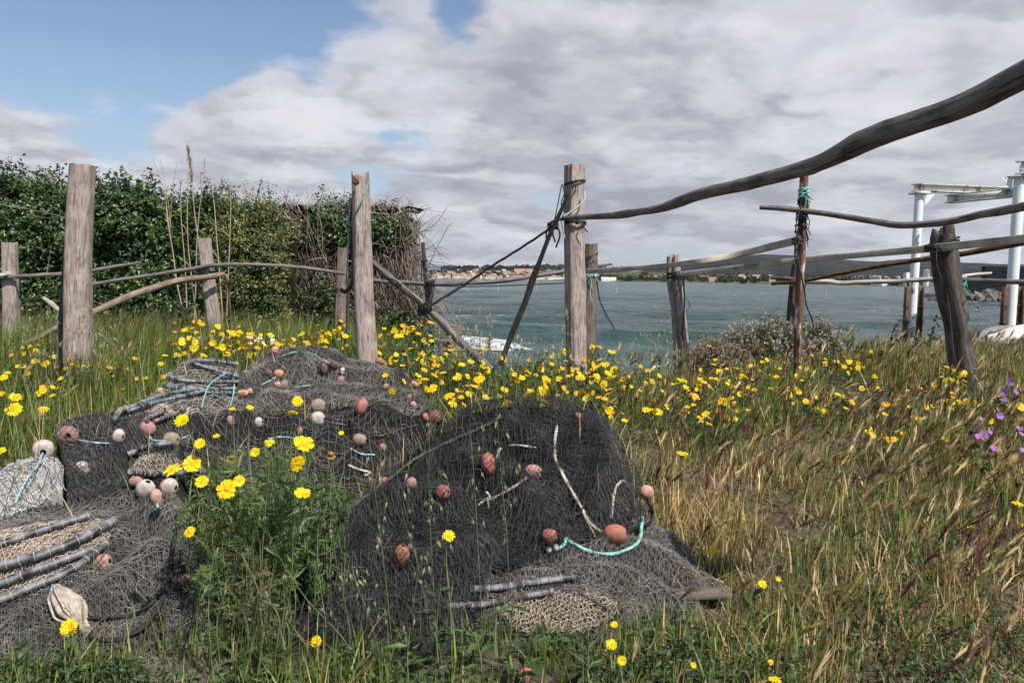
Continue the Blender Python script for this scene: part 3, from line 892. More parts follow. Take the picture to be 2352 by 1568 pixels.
log('square_batten', [(1350, 623, 11, 10.0), (1500, 613, 12, 9.3), (1600, 601, 13, 8.7), (1700, 583, 15, 8.6), (1838, 550, 19, 8.1)], M['batten'], 'bowed square batten from the brown post up to the rusty pole', 16, seed=7.7, sec=(1.0, .75, 9.), groove=0, rough=.01, knots=0, cat='batten')
log('square_batten', [(1562, 629, 10, 9.2), (1700, 614, 12, 8.7), (1838, 597, 13, 8.3), (2000, 583, 15, 7.8), (2152, 569, 18, 7.4), (2352, 548, 20, 6.8), (2480, 535, 21, 6.5)], M['batten'], 'long pale square batten from the forked post past the split post', 16, seed=8.8, sec=(1.0, .75, 9.), groove=0, rough=.01, knots=0, cat='batten')
log('rusty_pipe', [(1773, 651, 8, 9.2), (1850, 643, 9, 8.9), (2000, 613, 10, 8.4), (2140, 592, 12, 8.0), (2200, 584, 13, 7.85), (2352, 556, 14, 7.4), (2460, 538, 15, 7.1)], M['rust_brown'], 'rusty brown pipe sloping up behind the split post', 12, rough=.02, seed=9.9, groove=0, knots=0, cat='pipe')
log('wooden_rail', [(1850, 649, 9, 9.3), (1905, 646, 11, 9.2), (1940, 650, 10, 9.2), (2050, 646, 10, 9.0), (2160, 641, 11, 8.8), (2220, 640, 10, 8.7)], M['log_pale'], 'bleached whitish rail between the rusty pole and the split post', seed=11.1)
log('wooden_rail', [(2190, 644, 10, 8.5), (2260, 645, 11, 8.3), (2352, 648, 12, 8.), (2450, 652, 13, 7.8)], M['log'], 'low grey rail to the right of the split post', seed=12.2)
log('short_rail', [(2190, 638, 8, 8.9), (2240, 631, 8, 8.9), (2276, 628, 7, 8.9)], M['log_pale'], 'short pale stick end right of the split post', seed=12.9)
log('short_rail', [(1769, 637, 6, 9.25), (1810, 640, 11, 9.2), (1845, 646, 11, 9.1)], M['log_dark'], 'short pointed stick tied to the dark post behind the rusty pole', seed=13.9)
log('wooden_rail', [(848, 643, 8, 10.9), (985, 652, 10, 10.6), (1100, 648, 10, 10.6), (1180, 641, 10, 10.6), (1300, 623, 9, 10.8), (1405, 606, 6, 11.)], M['log'], 'long low grey rail over the water left of the cracked post', seed=14.4)
log('diagonal_brace', [(852, 600, 14, 7.5), (920, 658, 16, 7.6), (980, 707, 17, 7.7), (1050, 778, 17, 7.6), (1130, 852, 18, 7.4)], M['log'], 'greyish brown pole slanting down from the post with turquoise cord', 16, rough=.07, seed=15.5, cat='brace')
log('leaning_brace', [(1303, 447, 7, 7.4), (1290, 480, 9, 7.4), (1265, 535, 10, 7.4), (1240, 600, 11, 7.4), (1226, 636, 15, 7.4), (1205, 700, 13, 7.35), (1172, 775, 13, 7.3), (1148, 838, 12, 7.2)], M['log_black'], 'dark pole leaning against the left side of the cracked post', seed=16.6, cat='brace')
log('wooden_rail', [(-60, 640, 9, 9.3), (20, 636, 9, 9.3), (100, 632, 9, 9.4), (215, 621, 9, 9.6), (323, 603, 7, 9.7)], M['log'], 'upper thin grey rail along the hedge behind the thick post', seed=17.7)
log('wooden_rail', [(205, 653, 9, 9.6), (330, 635, 9, 9.8), (450, 616, 10, 9.9), (500, 610, 10, 9.9), (580, 608, 9, 10.2), (680, 613, 8, 10.5), (790, 629, 8, 10.8)], M['log'], 'long thin grey rail curving across the hedge to the shed', seed=18.8)
log('wooden_rail', [(-60, 850, 14, 8.0), (0, 822, 14, 8.1), (130, 752, 14, 8.3), (215, 716, 15, 8.6), (330, 668, 15, 9.2), (420, 644, 15, 9.6), (490, 633, 13, 9.8), (516, 628, 9, 9.9)], M['log_brown'], 'thick bark-brown rail rising from the lower left to the leaning post', 16, seed=19.9)
log('fallen_stick', [(225, 765, 7, 8.0), (260, 793, 8, 8.0), (305, 832, 8, 7.9)], M['log'], 'short stick sloping into the grass right of the thick post', seed=21.)
log('fallen_stick', [(98, 684, 7, 8.4), (120, 700, 10, 8.4), (140, 716, 9, 8.4)], M['log_pale'], 'broken stick end poking out left of the leaning plank', seed=22.)
log('thin_stick', [(800, 640, 7, 8.6), (799, 720, 7, 8.6), (796, 800, 7, 8.6)], M['log_dark'], 'thin upright stick just left of the post with turquoise cord', seed=23.)
nb = NB(); loft(nb, smooth_path([at(a, b, 7.45) for a, b in ((807, 455), (808, 520), (810, 570), (812, 620), (806, 655), (792, 670), (782, 664))], 40), .020, 12, rough=.06, rf=(2, 9), seed=1.)
tag(nb.build('rubber_hose', plain('rusty_rubber', (.03, .022, .016), (.12, .075, .035), 10, .75, .2)), 'bent brown hose hanging down the side of the turquoise cord post', 'hose')


# ---------------------------------------------------------------- ropes
def rope(pts, r, mat, label, name='rope', twist=0, k=None, group=None, cat='rope', world=False, tw=3):
    P = np.array(pts, float) if world else np.array([at(a, b, d) for a, b, d in pts])
    L = np.linalg.norm(np.diff(P, axis=0), axis=1).sum()
    k = k or int(np.clip(L / (r * (1.2 if twist else 3)), 12, 420))
    Q = smooth_path(P, k); s = np.linspace(0, L, k)
    n = 12 if twist else 7
    th = np.linspace(0, 2 * np.pi, n + 1)[:-1]
    rad = r * (1 + .22 * np.cos(tw * th[None] - s[:, None] / (r * 2.4))) if twist else np.full((k, n), r)
    nb = NB(); loft(nb, Q, rad, n)
    return tag(nb.build(name, mat), label, cat, group)


def lashing(px, py, d, hw, mat, label, turns=3, spread=.02, r=.005, ang=0., tails=2, name='lashing', seed=0):
    """several turns of cord round something hw metres in half-width, with loose tails"""
    c = at(px, py, d); r2 = np.random.default_rng(seed + 5)
    nb = NB(); t = np.linspace(0, 2 * np.pi * turns, 26 * turns)
    jz = (vnoise(t * .8, seed + .5) - .5)
    Q = np.stack([np.cos(t) * hw * (1.08 + .1 * jz), np.sin(t) * hw * (1.08 + .1 * jz), (t / t[-1] - .5) * spread * 2 + jz * spread + np.cos(t) * hw * math.tan(ang)], -1) + c
    loft(nb, Q, r, 6)
    ball(nb, c + [r2.uniform(-.5, .5) * hw, -hw * 1.15, 0], r * 2.6, 0, n=8, jit=.3)
    for _ in range(tails):
        a = c + [r2.uniform(-1, 1) * hw, -hw * 1.15, r2.uniform(-spread, spread)]
        l = r2.uniform(.06, .22)
        loft(nb, smooth_path([a, a + [r2.uniform(-.03, .03), -.01, -l * .4], a + [r2.uniform(-.05, .05), 0, -l]], 10), r * .8, 5)
    return tag(nb.build(name, mat), label, 'cord')


lashing(1320, 420, 7.6, .088, M['rope_black'], 'black cord wound round the top of the cracked post', 2, .008, .006, .2, 1, seed=1)
lashing(1321, 512, 7.58, .088, M['rope_black'], 'black cord wound round the cracked post under the beam end', 2, .012, .008, -.02, 1, seed=2)
lashing(1270, 518, 7.45, .040, M['rope_black'], 'knot of black cord where brace and sloping rope meet', 6, .035, .010, .3, 5, seed=3)
lashing(1290, 500, 7.5, .026, M['rope_white'], 'white cord tied round the thin end of the long beam', 3, .015, .006, .5, 1, seed=4)
lashing(1357, 633, 10.4, .082, M['rope_teal'], 'teal cord wound round the brown post by the batten end', 3, .02, .006, 0, 3, seed=5)
lashing(1357, 590, 10.4, .080, M['rope_black'], 'thin black cord crossing the top of the brown post', 1, .01, .005, .5, 1, seed=6)
lashing(1552, 632, 9.28, .088, M['rope_black'], 'black cord wound round the forked post', 5, .035, .007, .1, 4, seed=7)
lashing(1846, 442, 8.2, .044, M['rope_teal'], 'bright teal cord bundle near the top of the rusty pole', 6, .045, .007, .3, 4, seed=8)
lashing(1844, 462, 8.2, .044, M['rope_black'], 'black cord under the teal bundle on the rusty pole', 4, .03, .006, .2, 3, seed=9)
lashing(1842, 492, 8.15, .05, M['rope_black'], 'black cord tying the wavy rail to the rusty pole', 4, .05, .006, .5, 4, seed=10)
lashing(1838, 520, 8.2, .046, M['rope_black'], 'loose black cord halfway up the rusty pole', 4, .05, .005, .4, 5, seed=11)
lashing(1832, 552, 8.12, .046, M['rope_grey'], 'dark green cord tying the bowed batten to the rusty pole', 4, .03, .006, .2, 4, seed=12)
lashing(1832, 646, 9.2, .07, M['rope_grey'], 'grey cord tying the short stick and pipe to the dark post', 4, .03, .006, .3, 4, seed=13)
lashing(2141, 570, 7.42, .055, M['rope_black'], 'black strap round the pale batten beside the split post', 4, .025, .007, 0, 3, seed=14)
lashing(2166, 560, 7.52, .12, M['rope_black'], 'black band holding the pale batten to the split post', 3, .03, .008, .3, 1, seed=15)
lashing(976, 706, 7.65, .055, M['rope_black'], 'thick knot of black cord on the diagonal brace', 7, .045, .010, .6, 6, seed=16)
lashing(988, 652, 8.15, .04, M['rope_black'], 'black cord tying the crooked stick to the low rail', 5, .03, .006, .3, 5, seed=17)
lashing(974, 600, 8.2, .024, M['rope_black'], 'black cord loop halfway up the crooked stick', 3, .012, .006, .2, 3, seed=18)
lashing(905, 648, 7.58, .06, M['rope_black'], 'black cord wound round the upper part of the diagonal brace', 4, .02, .006, -.5, 2, seed=19)
lashing(2205, 655, 8.4, .05, plain('green_cord', (.05, .3, .14), (.1, .45, .25), 40), 'frayed green cord tied on the low rail by the split post', 3, .02, .005, .3, 4, seed=20)
lashing(10, 632, 9.3, .06, M['rope_white'], 'pale cord tying the upper rail to the left edge post', 3, .02, .006, .2, 1, seed=21)
lashing(474, 628, 9.95, .085, M['rope_black'], 'dark cord tying the rails to the leaning post by the canes', 3, .04, .006, .2, 2, seed=22)

rope([(1268, 522, 7.42), (1200, 567, 7.5), (1130, 611, 7.6), (1060, 658, 7.65), (980, 707, 7.62)], .0105, M['rope_black'], 'thick twisted black rope sloping from brace down to diagonal brace', twist=1)
rope([(1300, 650, 10.7), (1180, 655, 10.6), (1080, 658, 10.5), (990, 656, 10.5)], .007, M['rope_black'], 'thin black line strung below the low rail over the water', 'line')
rope([(1371, 646, 10.3), (1378, 690, 10.3), (1392, 722, 10.3), (1404, 742, 10.3), (1411, 757, 10.3)], .008, M['rope_black'], 'loose black line blowing out from the brown post', 'line')
rope([(1290, 425, 7.55), (1283, 460, 7.5), (1275, 500, 7.45), (1271, 515, 7.45)], .005, M['rope_black'], 'straight black line from post top to brace knot', 'line')
rope([(1292, 424, 7.5), (1296, 445, 7.48), (1289, 468, 7.47), (1296, 490, 7.45), (1286, 506, 7.45)], .005, M['rope_black'], 'wavy black line hanging beside the cracked post', 'line')
rope([(1342, 440, 7.5), (1343, 457, 7.48), (1334, 470, 7.47), (1318, 482, 7.47), (1300, 494, 7.47)], .008, M['rope_white'], 'white cord curling across the face of the cracked post', 'cord')
rope([(1356, 640, 10.2), (1358, 655, 10.2), (1355, 672, 10.2), (1357, 690, 10.2)], .008, M['rope_teal'], 'short teal cord end hanging from the brown post', 'cord')
rope([(1570, 640, 9.1), (1572, 690, 9.1), (1570, 740, 9.1), (1566, 765, 9.1), (1570, 780, 9.1)], .009, M['rope_black'], 'black cord hanging down the forked post', 'cord')
rope([(1572, 685, 9.1), (1582, 692, 9.1), (1584, 705, 9.1), (1574, 716, 9.1)], .004, M['rope_black'], 'thin wire loop beside the forked post', 'wire')
rope([(1836, 520, 8.05), (1829, 545, 8.05), (1826, 590, 8.05), (1838, 625, 8.05), (1848, 670, 8.05), (1852, 700, 8.05), (1864, 730, 8.05), (1869, 752, 8.05)], .007, M['rope_black'], 'long black cord dangling right of the rusty pole', 'cord')
rope([(1842, 470, 8.05), (1832, 500, 8.05), (1828, 530, 8.05), (1836, 550, 8.05), (1830, 575, 8.05), (1836, 610, 8.05), (1838, 630, 8.05)], .006, M['rope_grey'], 'dark green cord running down the left side of the rusty pole', 'cord')
rope([(1850, 520, 8.05), (1853, 535, 8.05), (1857, 552, 8.05)], .006, M['rope_black'], 'short black cord end right of the rusty pole', 'cord')
rope([(2150, 575, 7.3), (2152, 610, 7.3), (2166, 650, 7.3), (2178, 690, 7.3), (2185, 760, 7.3), (2192, 820, 7.3), (2205, 850, 7.3)], .0045, M['rope_grey'], 'thin grey wire hanging down the face of the split post', 'wire')
rope([(846, 418, 7.18), (838, 445, 7.17), (826, 470, 7.17), (816, 490, 7.2), (806, 520, 7.3)], .007, M['rope_teal'], 'turquoise cord slanting across the top of the post', 'cord')
rope([(806, 455, 7.35), (803, 490, 7.35), (795, 520, 7.35), (800, 545, 7.35), (798, 600, 7.35), (794, 655, 7.35)], .0065, M['rope_teal'], 'turquoise cord hanging in loops left of the post', 'cord', twist=1)
rope([(920, 655, 7.5), (950, 680, 7.55), (985, 712, 7.55)], .005, M['rope_black'], 'thin black line along the diagonal brace', 'line')
rope([(965, 650, 8.1), (955, 665, 8.1), (960, 682, 8.1), (975, 672, 8.1)], .005, M['rope_black'], 'curl of black cord hanging at the crooked stick', 'cord')

# ================================================================ steel frame, quay things, boats
def ibeam(nb, a, b, h, w_, t=.02, mat=0):
    a, b = np.asarray(a, float), np.asarray(b, float); T = (b - a) / np.linalg.norm(b - a); s = np.cross(T, [0, 0, 1.]); s /= np.linalg.norm(s); u = np.cross(s, T)
    for off, hh, ww in ((h / 2 - t / 2, t, w_), (-h / 2 + t / 2, t, w_), (0, h - 2 * t, t)):
        V = [p + u * (off + i * hh / 2) + s * j * ww / 2 for p in (a, b) for i in (-1, 1) for j in (-1, 1)]
        nb.add(V, [[0, 1, 3, 2], [4, 6, 7, 5], [0, 4, 5, 1], [2, 3, 7, 6], [0, 2, 6, 4], [1, 5, 7, 3]], mat)


cb = at(2098, 795, 19.); ct = at(2112, 440, 19.); cb[0] = ct[0] - .03; cb[2] = -.3
fr = empty('gantry', cb, 'white rusting steel gantry of two round columns and beams', 'gantry')
nb = NB(); loft(nb, [cb, ct - [0, 0, .06]], .095, 24); nb.build('column', M['white_steel'], fr)
nb = NB(); box(nb, ct + [0, 0, -.06], .34, .34, .04); nb.build('cap_plate', M['white_steel_rusty'], fr)
rb = at(2331, 775, 16.8); rt = at(2343, 402, 16.8); rb[0] = rt[0] - .03; rb[2] = -.2
nb = NB(); loft(nb, [rb, rt - [0, 0, .06]], .105, 24); nb.build('column', M['white_steel'], fr)
nb = NB(); box(nb, rt + [0, 0, -.06], .36, .36, .04); nb.build('cap_plate', M['white_steel_rusty'], fr)
nb = NB(); ibeam(nb, at(2100, 431, 19.), at(2345, 440, 19.6), .17, .2); nb.build('beam', M['white_steel_rusty'], fr)
nb = NB(); ibeam(nb, at(2176, 458, 18.4), at(2333, 442, 16.9), .18, .2); nb.build('beam', M['white_steel_rusty'], fr)
nb = NB(); ibeam(nb, rt + [-.1, -.15, .13], rt + [2.6, 1.2, .13], .26, .2); nb.build('beam', M['white_steel_rusty'], fr)
for c_, hh in ((cb, .95), (rb, .9)):
    for s in (-1, 1):
        nb = NB(); z0 = float(c_[2])
        q = c_ + [s * .15, -.02, 0]; box(nb, q, .10, .05, hh + .75); box(nb, q + [s * .045, -.06, 0], .012, .09, hh + .75)
        for zz in (.55, .9, 1.25): box(nb, q + [s * .03, -.05, zz], .16, .03, .03)
        nb.build('guide_channel', M['rust_brown'], fr)
for c_, d_2 in ((ct, -1), (rt, 1)):
    nb = NB(); q = c_ + [.14 * -d_2, 0, -.32]
    nb.add([q, q + [.22 * -d_2, 0, .26], q + [0, 0, .26], q + [0, .012, 0], q + [.22 * -d_2, .012, .26], q + [0, .012, .26]], [[0, 1, 2], [5, 4, 3]]); nb.build('gusset', M['white_steel'], fr)

# breakwater rocks and stacked crates
mr = plain('grey_breakwater_rock', (.05, .045, .04), (.20, .18, .16), 1.2, .95, .1, .5, 'pos')
rocks = []
def rockmesh(sd):
    nb = NB(); n = 9
    ball(nb, (0, 0, 0), .8, 0, n=10, jit=.5, seed=sd * 7.7)
    V = nb.V[0]; r3 = np.random.default_rng(sd)
    for _ in range(9):
        d = r3.normal(size=3); d /= np.linalg.norm(d); k = V @ d; V -= np.maximum(k - r3.uniform(.42, .6), 0)[:, None] * d
    o = nb.build('rock', mr, smooth=False); return o
rp = [rockmesh(i) for i in range(7)]
for i in range(95):
    px = rng.uniform(2138, 2440) if i > 6 else 2140 + i * 8
    row = rng.integers(0, 3); d = 107 + row * 1.5
    b = rp[i % 7]
    if i >= 7: b = b.copy(); C.objects.link(b)
    lim = sst(2135, 2190, px)
    b.location = ((px - W / 2) / F * d, d, WZ + .05 + (.12 + .30 * row) * (.2 + .8 * float(lim)) + rng.uniform(-.15, .15))
    b.rotation_euler = tuple(rng.uniform(0, 6, 3)); sc = rng.uniform(.7, 1.35) * (.75 if px < 2165 else 1); b.scale = (sc * rng.uniform(.9, 1.4), sc, sc * rng.uniform(.6, .9))
    tag(b, 'angular grey boulder of the breakwater right of the split post', 'rock', 'breakwater boulders')
nb = NB(); box(nb, ((2330 - W / 2) / F * 125, 127, WZ - 1), 45, 14, 1.65)
V = nb.V[0]; V[:, 0] = np.maximum(V[:, 0], (2218 - W / 2) / F * 120)
tag(nb.build('quay', plain('concrete_quay', (.2, .19, .18), (.3, .29, .27), 1, .9, .1)), 'low concrete quay behind the breakwater boulders', 'quay', kind='structure')
mc = plain('dark_blue_plastic', (.005, .007, .011), (.008, .012, .02), 2, .6, .3)
mc2 = plain('blue_crate_rim', (.008, .02, .034), (.012, .03, .05), 2, .5, .3)
nb = NB(); box(nb, (0, 0, 0), 1.16, 1.16, .20, 0); box(nb, (0, 0, .20), 1.2, 1.2, .035, 1)
for q in (-.45, -.15, .15, .45): box(nb, (q, -.59, .02), .05, .04, .17, 1); box(nb, (-.59, q, .02), .04, .05, .17, 1)
cr0 = nb.build('plastic_crate', [mc, mc2], smooth=False)
first = True
for ci in range(13):
    px = 2226 + ci * 17.5; nlev = 9 if ci < 2 else 18
    for lv in range(nlev):
        c_ = cr0 if first else cr0.copy()
        if not first: C.objects.link(c_)
        first = False
        c_.location = ((px - W / 2) / F * 124 + rng.normal(0, .02), 124 + rng.normal(0, .03), WZ + .66 + lv * .238); c_.rotation_euler.z = rng.normal(0, .02)
        tag(c_, 'dark blue crate in the ' + ('low front stack' if ci < 2 else 'tall wall of stacks') + ' on the quay', 'crate', 'low stack of dark crates' if ci < 2 else 'tall wall of dark crates')

# upturned dinghy, piles
md = plain('peeling_blue_and_white_paint', (.05, .09, .22), (.56, .56, .54), 5.5, .7, .3, .2, lo=.44, hi=.49, stretch=(.6, 2, 1))
dg = at(1140, 802, 21.0); dn = empty('upturned_dinghy', dg, 'upturned dinghy with peeling blue and white paint by the water', 'dinghy')
k = 26; s = np.linspace(0, 1, k); Lb = 1.8
half = .46 * np.sin(np.clip(.18 + s * .95, 0, 1.0) * np.pi * .5) * (1 - sst(.55, 1.0, s) ** 1.4 * .97)
xx = (s - .5) * Lb; th = np.linspace(0, np.pi, 13)
hgt = .25 * (1 - .25 * s - .65 * sst(.6, 1, s))
V = np.stack([np.repeat(xx[:, None], 13, 1), np.cos(th)[None] * half[:, None], np.sin(th)[None] ** .7 * hgt[:, None] + .02 * s[:, None]], -1)
rotm = np.array(Matrix.Rotation(-.12, 3, 'Z')) @ np.array(Matrix.Rotation(R(3), 3, 'Y'))
a = np.arange(k - 1)[:, None] * 13 + np.arange(12)[None]
nb = NB(); nb.add(V.reshape(-1, 3) @ rotm.T + dg, np.stack([a, a + 1, a + 14, a + 13], -1).reshape(-1, 4)); e = V[0] @ rotm.T + dg
nb.add(np.concatenate([e, [e.mean(0)]]), np.array([[i, 13, i + 1] for i in range(12)])); nb.build('hull', md, dn)
nb = NB()
for q in (0, 12): loft(nb, V[:, q] @ rotm.T + dg, .032, 8)
nb.build('gunwale', plain('cream_wood', (.5, .42, .28), (.68, .6, .45), 8, .7), dn)
nb = NB(); loft(nb, V[:, 6] @ rotm.T + dg + [0, 0, .015], .022, 6); nb.build('keel', md, dn)
mp = plain('wet_dark_timber', (.018, .015, .012), (.06, .05, .04), 8, .8)
for i, (px, py, wd_, h_) in enumerate(((1085, 816, 12, .5), (1108, 812, 12, .45), (1165, 812, 11, .45), (1186, 812, 11, .4), (1024, 800, 16, .62))):
    c_ = at(px, py, 20.9 if i < 4 else 19.8); nb = NB(); c_ = c_ - [0, 0, .9]
    topz = {0: dg[2] - .03, 1: dg[2] - .02, 2: dg[2] - .01, 3: dg[2]}.get(i, c_[2] + 1.25)
    loft(nb, smooth_path([c_, (c_[0], c_[1], (c_[2] + topz) / 2), (c_[0] + .02, c_[1], topz)], 10), wd_ / F * 20.5 / 2, 12, rough=.1, seed=i * 1.7, endjit=.02)
    tag(nb.build('mooring_pile', mp), ['dark pile under the stern of the upturned dinghy', 'dark pile just left of the dinghy middle', 'dark pile under the bow half of the dinghy', 'dark pile under the dinghy bow tip', 'blackened pile left of the upturned dinghy'][i], 'pile')
p = post('wooden_bollard', [(1047, 746, 27, 19.5), (1046, 785, 28, 19.5), (1046, 815, 28, 19.5)], M['post_brown'], None, seed=31., sq=6., sink=.6); tag(p, 'short thick brown bollard beside the upturned dinghy', 'bollard')
nb = NB(); loft(nb, [at(1124, 812, 20.2), at(1124, 783, 20.2), at(1126, 774, 20.2)], [.03, .03, .035], 8); tag(nb.build('iron_stake', M['rust']), 'rusty iron stake standing before the upturned dinghy', 'stake')

# grey boat behind the bank at the right edge
bc = at(2352, 800, 11.0); bo = empty('grey_boat', bc, 'weathered grey and white boat lying behind the bank at the right', 'boat')
s = np.linspace(0, 1, 30); L2 = 3.2
hw = .72 * np.sqrt(np.clip(1 - (1 - np.minimum(s * 2.4, 1)) ** 2.2, 0, 1)) + .02
x = (s - .18) * L2 - .05; rim = .22 - .16 * (1 - sst(0, .22, s))
nb = NB()
for q in (-1, 1): loft(nb, np.stack([x + bc[0], q * hw + bc[1], bc[2] + rim], -1), .055, 10)
nb.build('gunwale', plain('grey_rubber', (.16, .155, .15), (.24, .235, .22), 6, .7), bo)
nb = NB(); prof = [(1.02, 0), (.95, -.18), (.75, -.38), (.3, -.5), (0, -.52)]
V = np.array([[(xx_ + bc[0], q * h_ * a + bc[1], bc[2] + r_ + b * (.4 + .6 * min(1, k_ / 8))) for q, (a, b) in [(-1, v) for v in prof] + [(1, v) for v in prof[::-1][1:]]] for k_, (xx_, h_, r_) in enumerate(zip(x, hw, rim))])
m = V.shape[1]; a = np.arange(29)[:, None] * m + np.arange(m - 1)[None]
nb.add(V.reshape(-1, 3), np.stack([a, a + 1, a + m + 1, a + m], -1).reshape(-1, 4)); nb.build('hull', plain('grey_white_hull', (.5, .49, .46), (.62, .6, .57), 2, .6, .3), bo)
nb = NB()
V = np.array([[(xx_ + bc[0] + .12, q * h_ * .85 + bc[1], bc[2] + r_ + .02 + .10 * (1 - q * q)) for q in np.linspace(-1, 1, 9)] for xx_, h_, r_ in zip(x, hw, rim)])
a = np.arange(29)[:, None] * 9 + np.arange(8)[None]; nb.add(V.reshape(-1, 3), np.stack([a, a + 1, a + 10, a + 9], -1).reshape(-1, 4)); nb.build('deck', plain('cream_deck', (.55, .52, .46), (.68, .65, .58), 4, .6), bo)
# ================================================================ heaps of nets
class TPS:
    def __init__(s, pts, smooth=.003):
        p = np.asarray(pts, float); s.c = p[:, :2]; n = len(p)
        K = s.k(s.c) + np.eye(n) * smooth; A = np.concatenate([np.ones((n, 1)), s.c], 1)
        L = np.block([[K, A], [A.T, np.zeros((3, 3))]])
        s.w = np.linalg.solve(L, np.concatenate([p[:, 2], np.zeros(3)]))

    def k(s, q):
        d2 = ((q[:, None] - s.c[None]) ** 2).sum(-1) + 1e-9
        return d2 * np.log(d2) * .5

    def __call__(s, x, y):
        sh = np.shape(x); q = np.stack([np.ravel(x), np.ravel(y)], -1)
        o = np.empty(len(q))
        for i in range(0, len(q), 60000):
            b = q[i:i + 60000]; o[i:i + 60000] = s.k(b) @ s.w[:-3] + s.w[-3] + b @ s.w[-2:]
        return o.reshape(sh)


LP = [(0, 1568, 2.75), (200, 1500, 2.9), (450, 1490, 3.0), (490, 1400, 3.2), (0, 1350, 3.2), (250, 1200, 3.6), (0, 1200, 3.5), (390, 1200, 3.7), (440, 1300, 3.5), (150, 1150, 3.8), (330, 1125, 4.0), (0, 1085, 3.9), (100, 1050, 4.1), (-250, 1568, 2.8), (-250, 1200, 3.5), (-200, 1100, 3.9),
      (150, 985, 4.5), (240, 960, 4.7), (400, 1040, 4.5), (400, 965, 5.0), (520, 965, 5.2), (600, 1050, 4.9), (700, 1100, 4.7), (280, 932, 5.0), (380, 885, 5.6), (430, 832, 6.0), (560, 845, 6.2), (620, 808, 6.6), (700, 797, 6.8), (780, 815, 6.7), (870, 842, 6.6), (950, 885, 6.4), (985, 925, 6.0),
      (800, 905, 6.0), (650, 905, 5.9), (600, 965, 5.4), (750, 965, 5.3), (900, 965, 5.3), (850, 1045, 4.9), (950, 1005, 5.1), (780, 1180, 4.4)]
lw = [at(*p) for p in LP]
for px, d, z in ((300, 6.4, .45), (400, 7.0, .45), (520, 7.5, .45), (640, 7.7, .45), (760, 7.7, .45), (880, 7.6, .42), (990, 7.2, .38), (60, 5.0, .32), (160, 5.6, .4), (-100, 4.6, .25), (-350, 4.0, .15), (-420, 3.2, .1)):
    lw.append(np.array([(px - W / 2) / F * d, d, z]))
SL_ = TPS(lw)
RP = [(1200, 915, 4.9), (1080, 935, 4.9), (1320, 935, 4.8), (1400, 1000, 4.6), (1470, 1130, 4.2), (1000, 1005, 4.7), (900, 1080, 4.35), (1200, 1050, 4.3), (1100, 1150, 3.95), (1250, 1180, 3.85), (1400, 1200, 3.85), (1000, 1250, 3.6), (850, 1200, 3.8), (720, 1300, 3.55), (900, 1380, 3.3), (1200, 1330, 3.45),
      (1450, 1280, 3.6), (1600, 1325, 3.6), (1655, 1355, 3.55), (620, 1450, 3.2), (800, 1490, 3.05), (1100, 1470, 3.12), (1400, 1470, 3.12), (1550, 1430, 3.3), (620, 1350, 3.45), (1560, 1240, 3.85)]
rw = [at(*p) for p in RP]
for px, d, z in ((1200, 5.6, .42), (1400, 5.4, .22), (1540, 4.8, .13), (1000, 5.6, .45), (1660, 4.1, .1), (1750, 3.5, .05), (560, 3.6, .08), (1300, 6.2, .25)):
    rw.append(np.array([(px - W / 2) / F * d, d, z]))
SR_ = TPS(rw)


def folds(x, y, amp, fr, ang, seed, st=.28):
    ca, sa = math.cos(ang), math.sin(ang)
    u = (x * ca + y * sa) * fr * st; v = (-x * sa + y * ca) * fr
    wv = fbm(u * .7 + seed, v * .4 + seed, seed, 2) * 2.2
    q = 1 - np.abs(2 * vnoise(u + wv * .5, v + wv, seed) - 1)
    q2 = 1 - np.abs(2 * vnoise(u * 1.3 + 9, v * 2.4 + wv, seed + 5) - 1)
    q3 = 1 - np.abs(2 * vnoise(u * .55 + 3, v * .42 + wv * .6, seed + 8) - 1)
    q4 = vnoise(u * 3.1, v * 4.5 + wv, seed + 2)
    return amp * (q ** 1.5 - .45) + amp * .5 * (q2 - .5) + amp * 1.1 * (q3 ** 2 - .4) + amp * .25 * (q4 - .5)


def SL(x, y): return SL_(x, y)
def SR(x, y): return SR_(x, y)


NETS = []
RIDGES = {}


def ridged(base, key, items):
    """adds gathered folds (h > 0) and hollows (h < 0) along lines to a heap surface"""
    segs = []
    for pts, h, w_ in items:
        Q = []
        for a, b in pts:
            d = np.arange(2.0, 9.0, .01); P = at(np.full(len(d), a), np.full(len(d), b), d); k = np.nonzero(P[:, 2] < np.maximum(base(P[:, 0], P[:, 1]), G(P[:, 0], P[:, 1])))[0]
            Q.append(P[k[0]] if len(k) else at(a, b, 5.))
        segs.append((smooth_path(np.array(Q), 24)[:, :2], h * 1.4, w_ * .9))

    def f(x, y):
        x = np.asarray(x, float); y = np.asarray(y, float); z = base(x, y); sh = x.shape; X, Y = x.ravel(), y.ravel(); add = np.zeros(len(X))
        for L, h, w_ in segs:
            m = (X > L[:, 0].min() - 3 * w_) & (X < L[:, 0].max() + 3 * w_) & (Y > L[:, 1].min() - 3 * w_) & (Y < L[:, 1].max() + 3 * w_)
            if not m.any(): continue
            xx, yy = X[m], Y[m]; best = np.full(len(xx), 9.)
            for i in range(len(L) - 1):
                e = L[i + 1] - L[i]; t = np.clip(((xx - L[i, 0]) * e[0] + (yy - L[i, 1]) * e[1]) / (e @ e + 1e-9), 0, 1)
                best = np.minimum(best, (xx - L[i, 0] - t * e[0]) ** 2 + (yy - L[i, 1] - t * e[1]) ** 2)
            dd = np.sqrt(best) + .02 * (vnoise(xx * 9, yy * 9, w_ * 99) - .5)
            add[m] += h * np.exp(-(dd / w_) ** 2) - .35 * h * np.exp(-((dd - 2 * w_) / w_) ** 2)
        return z + add.reshape(sh)
    return f


MAT_CORE = {}


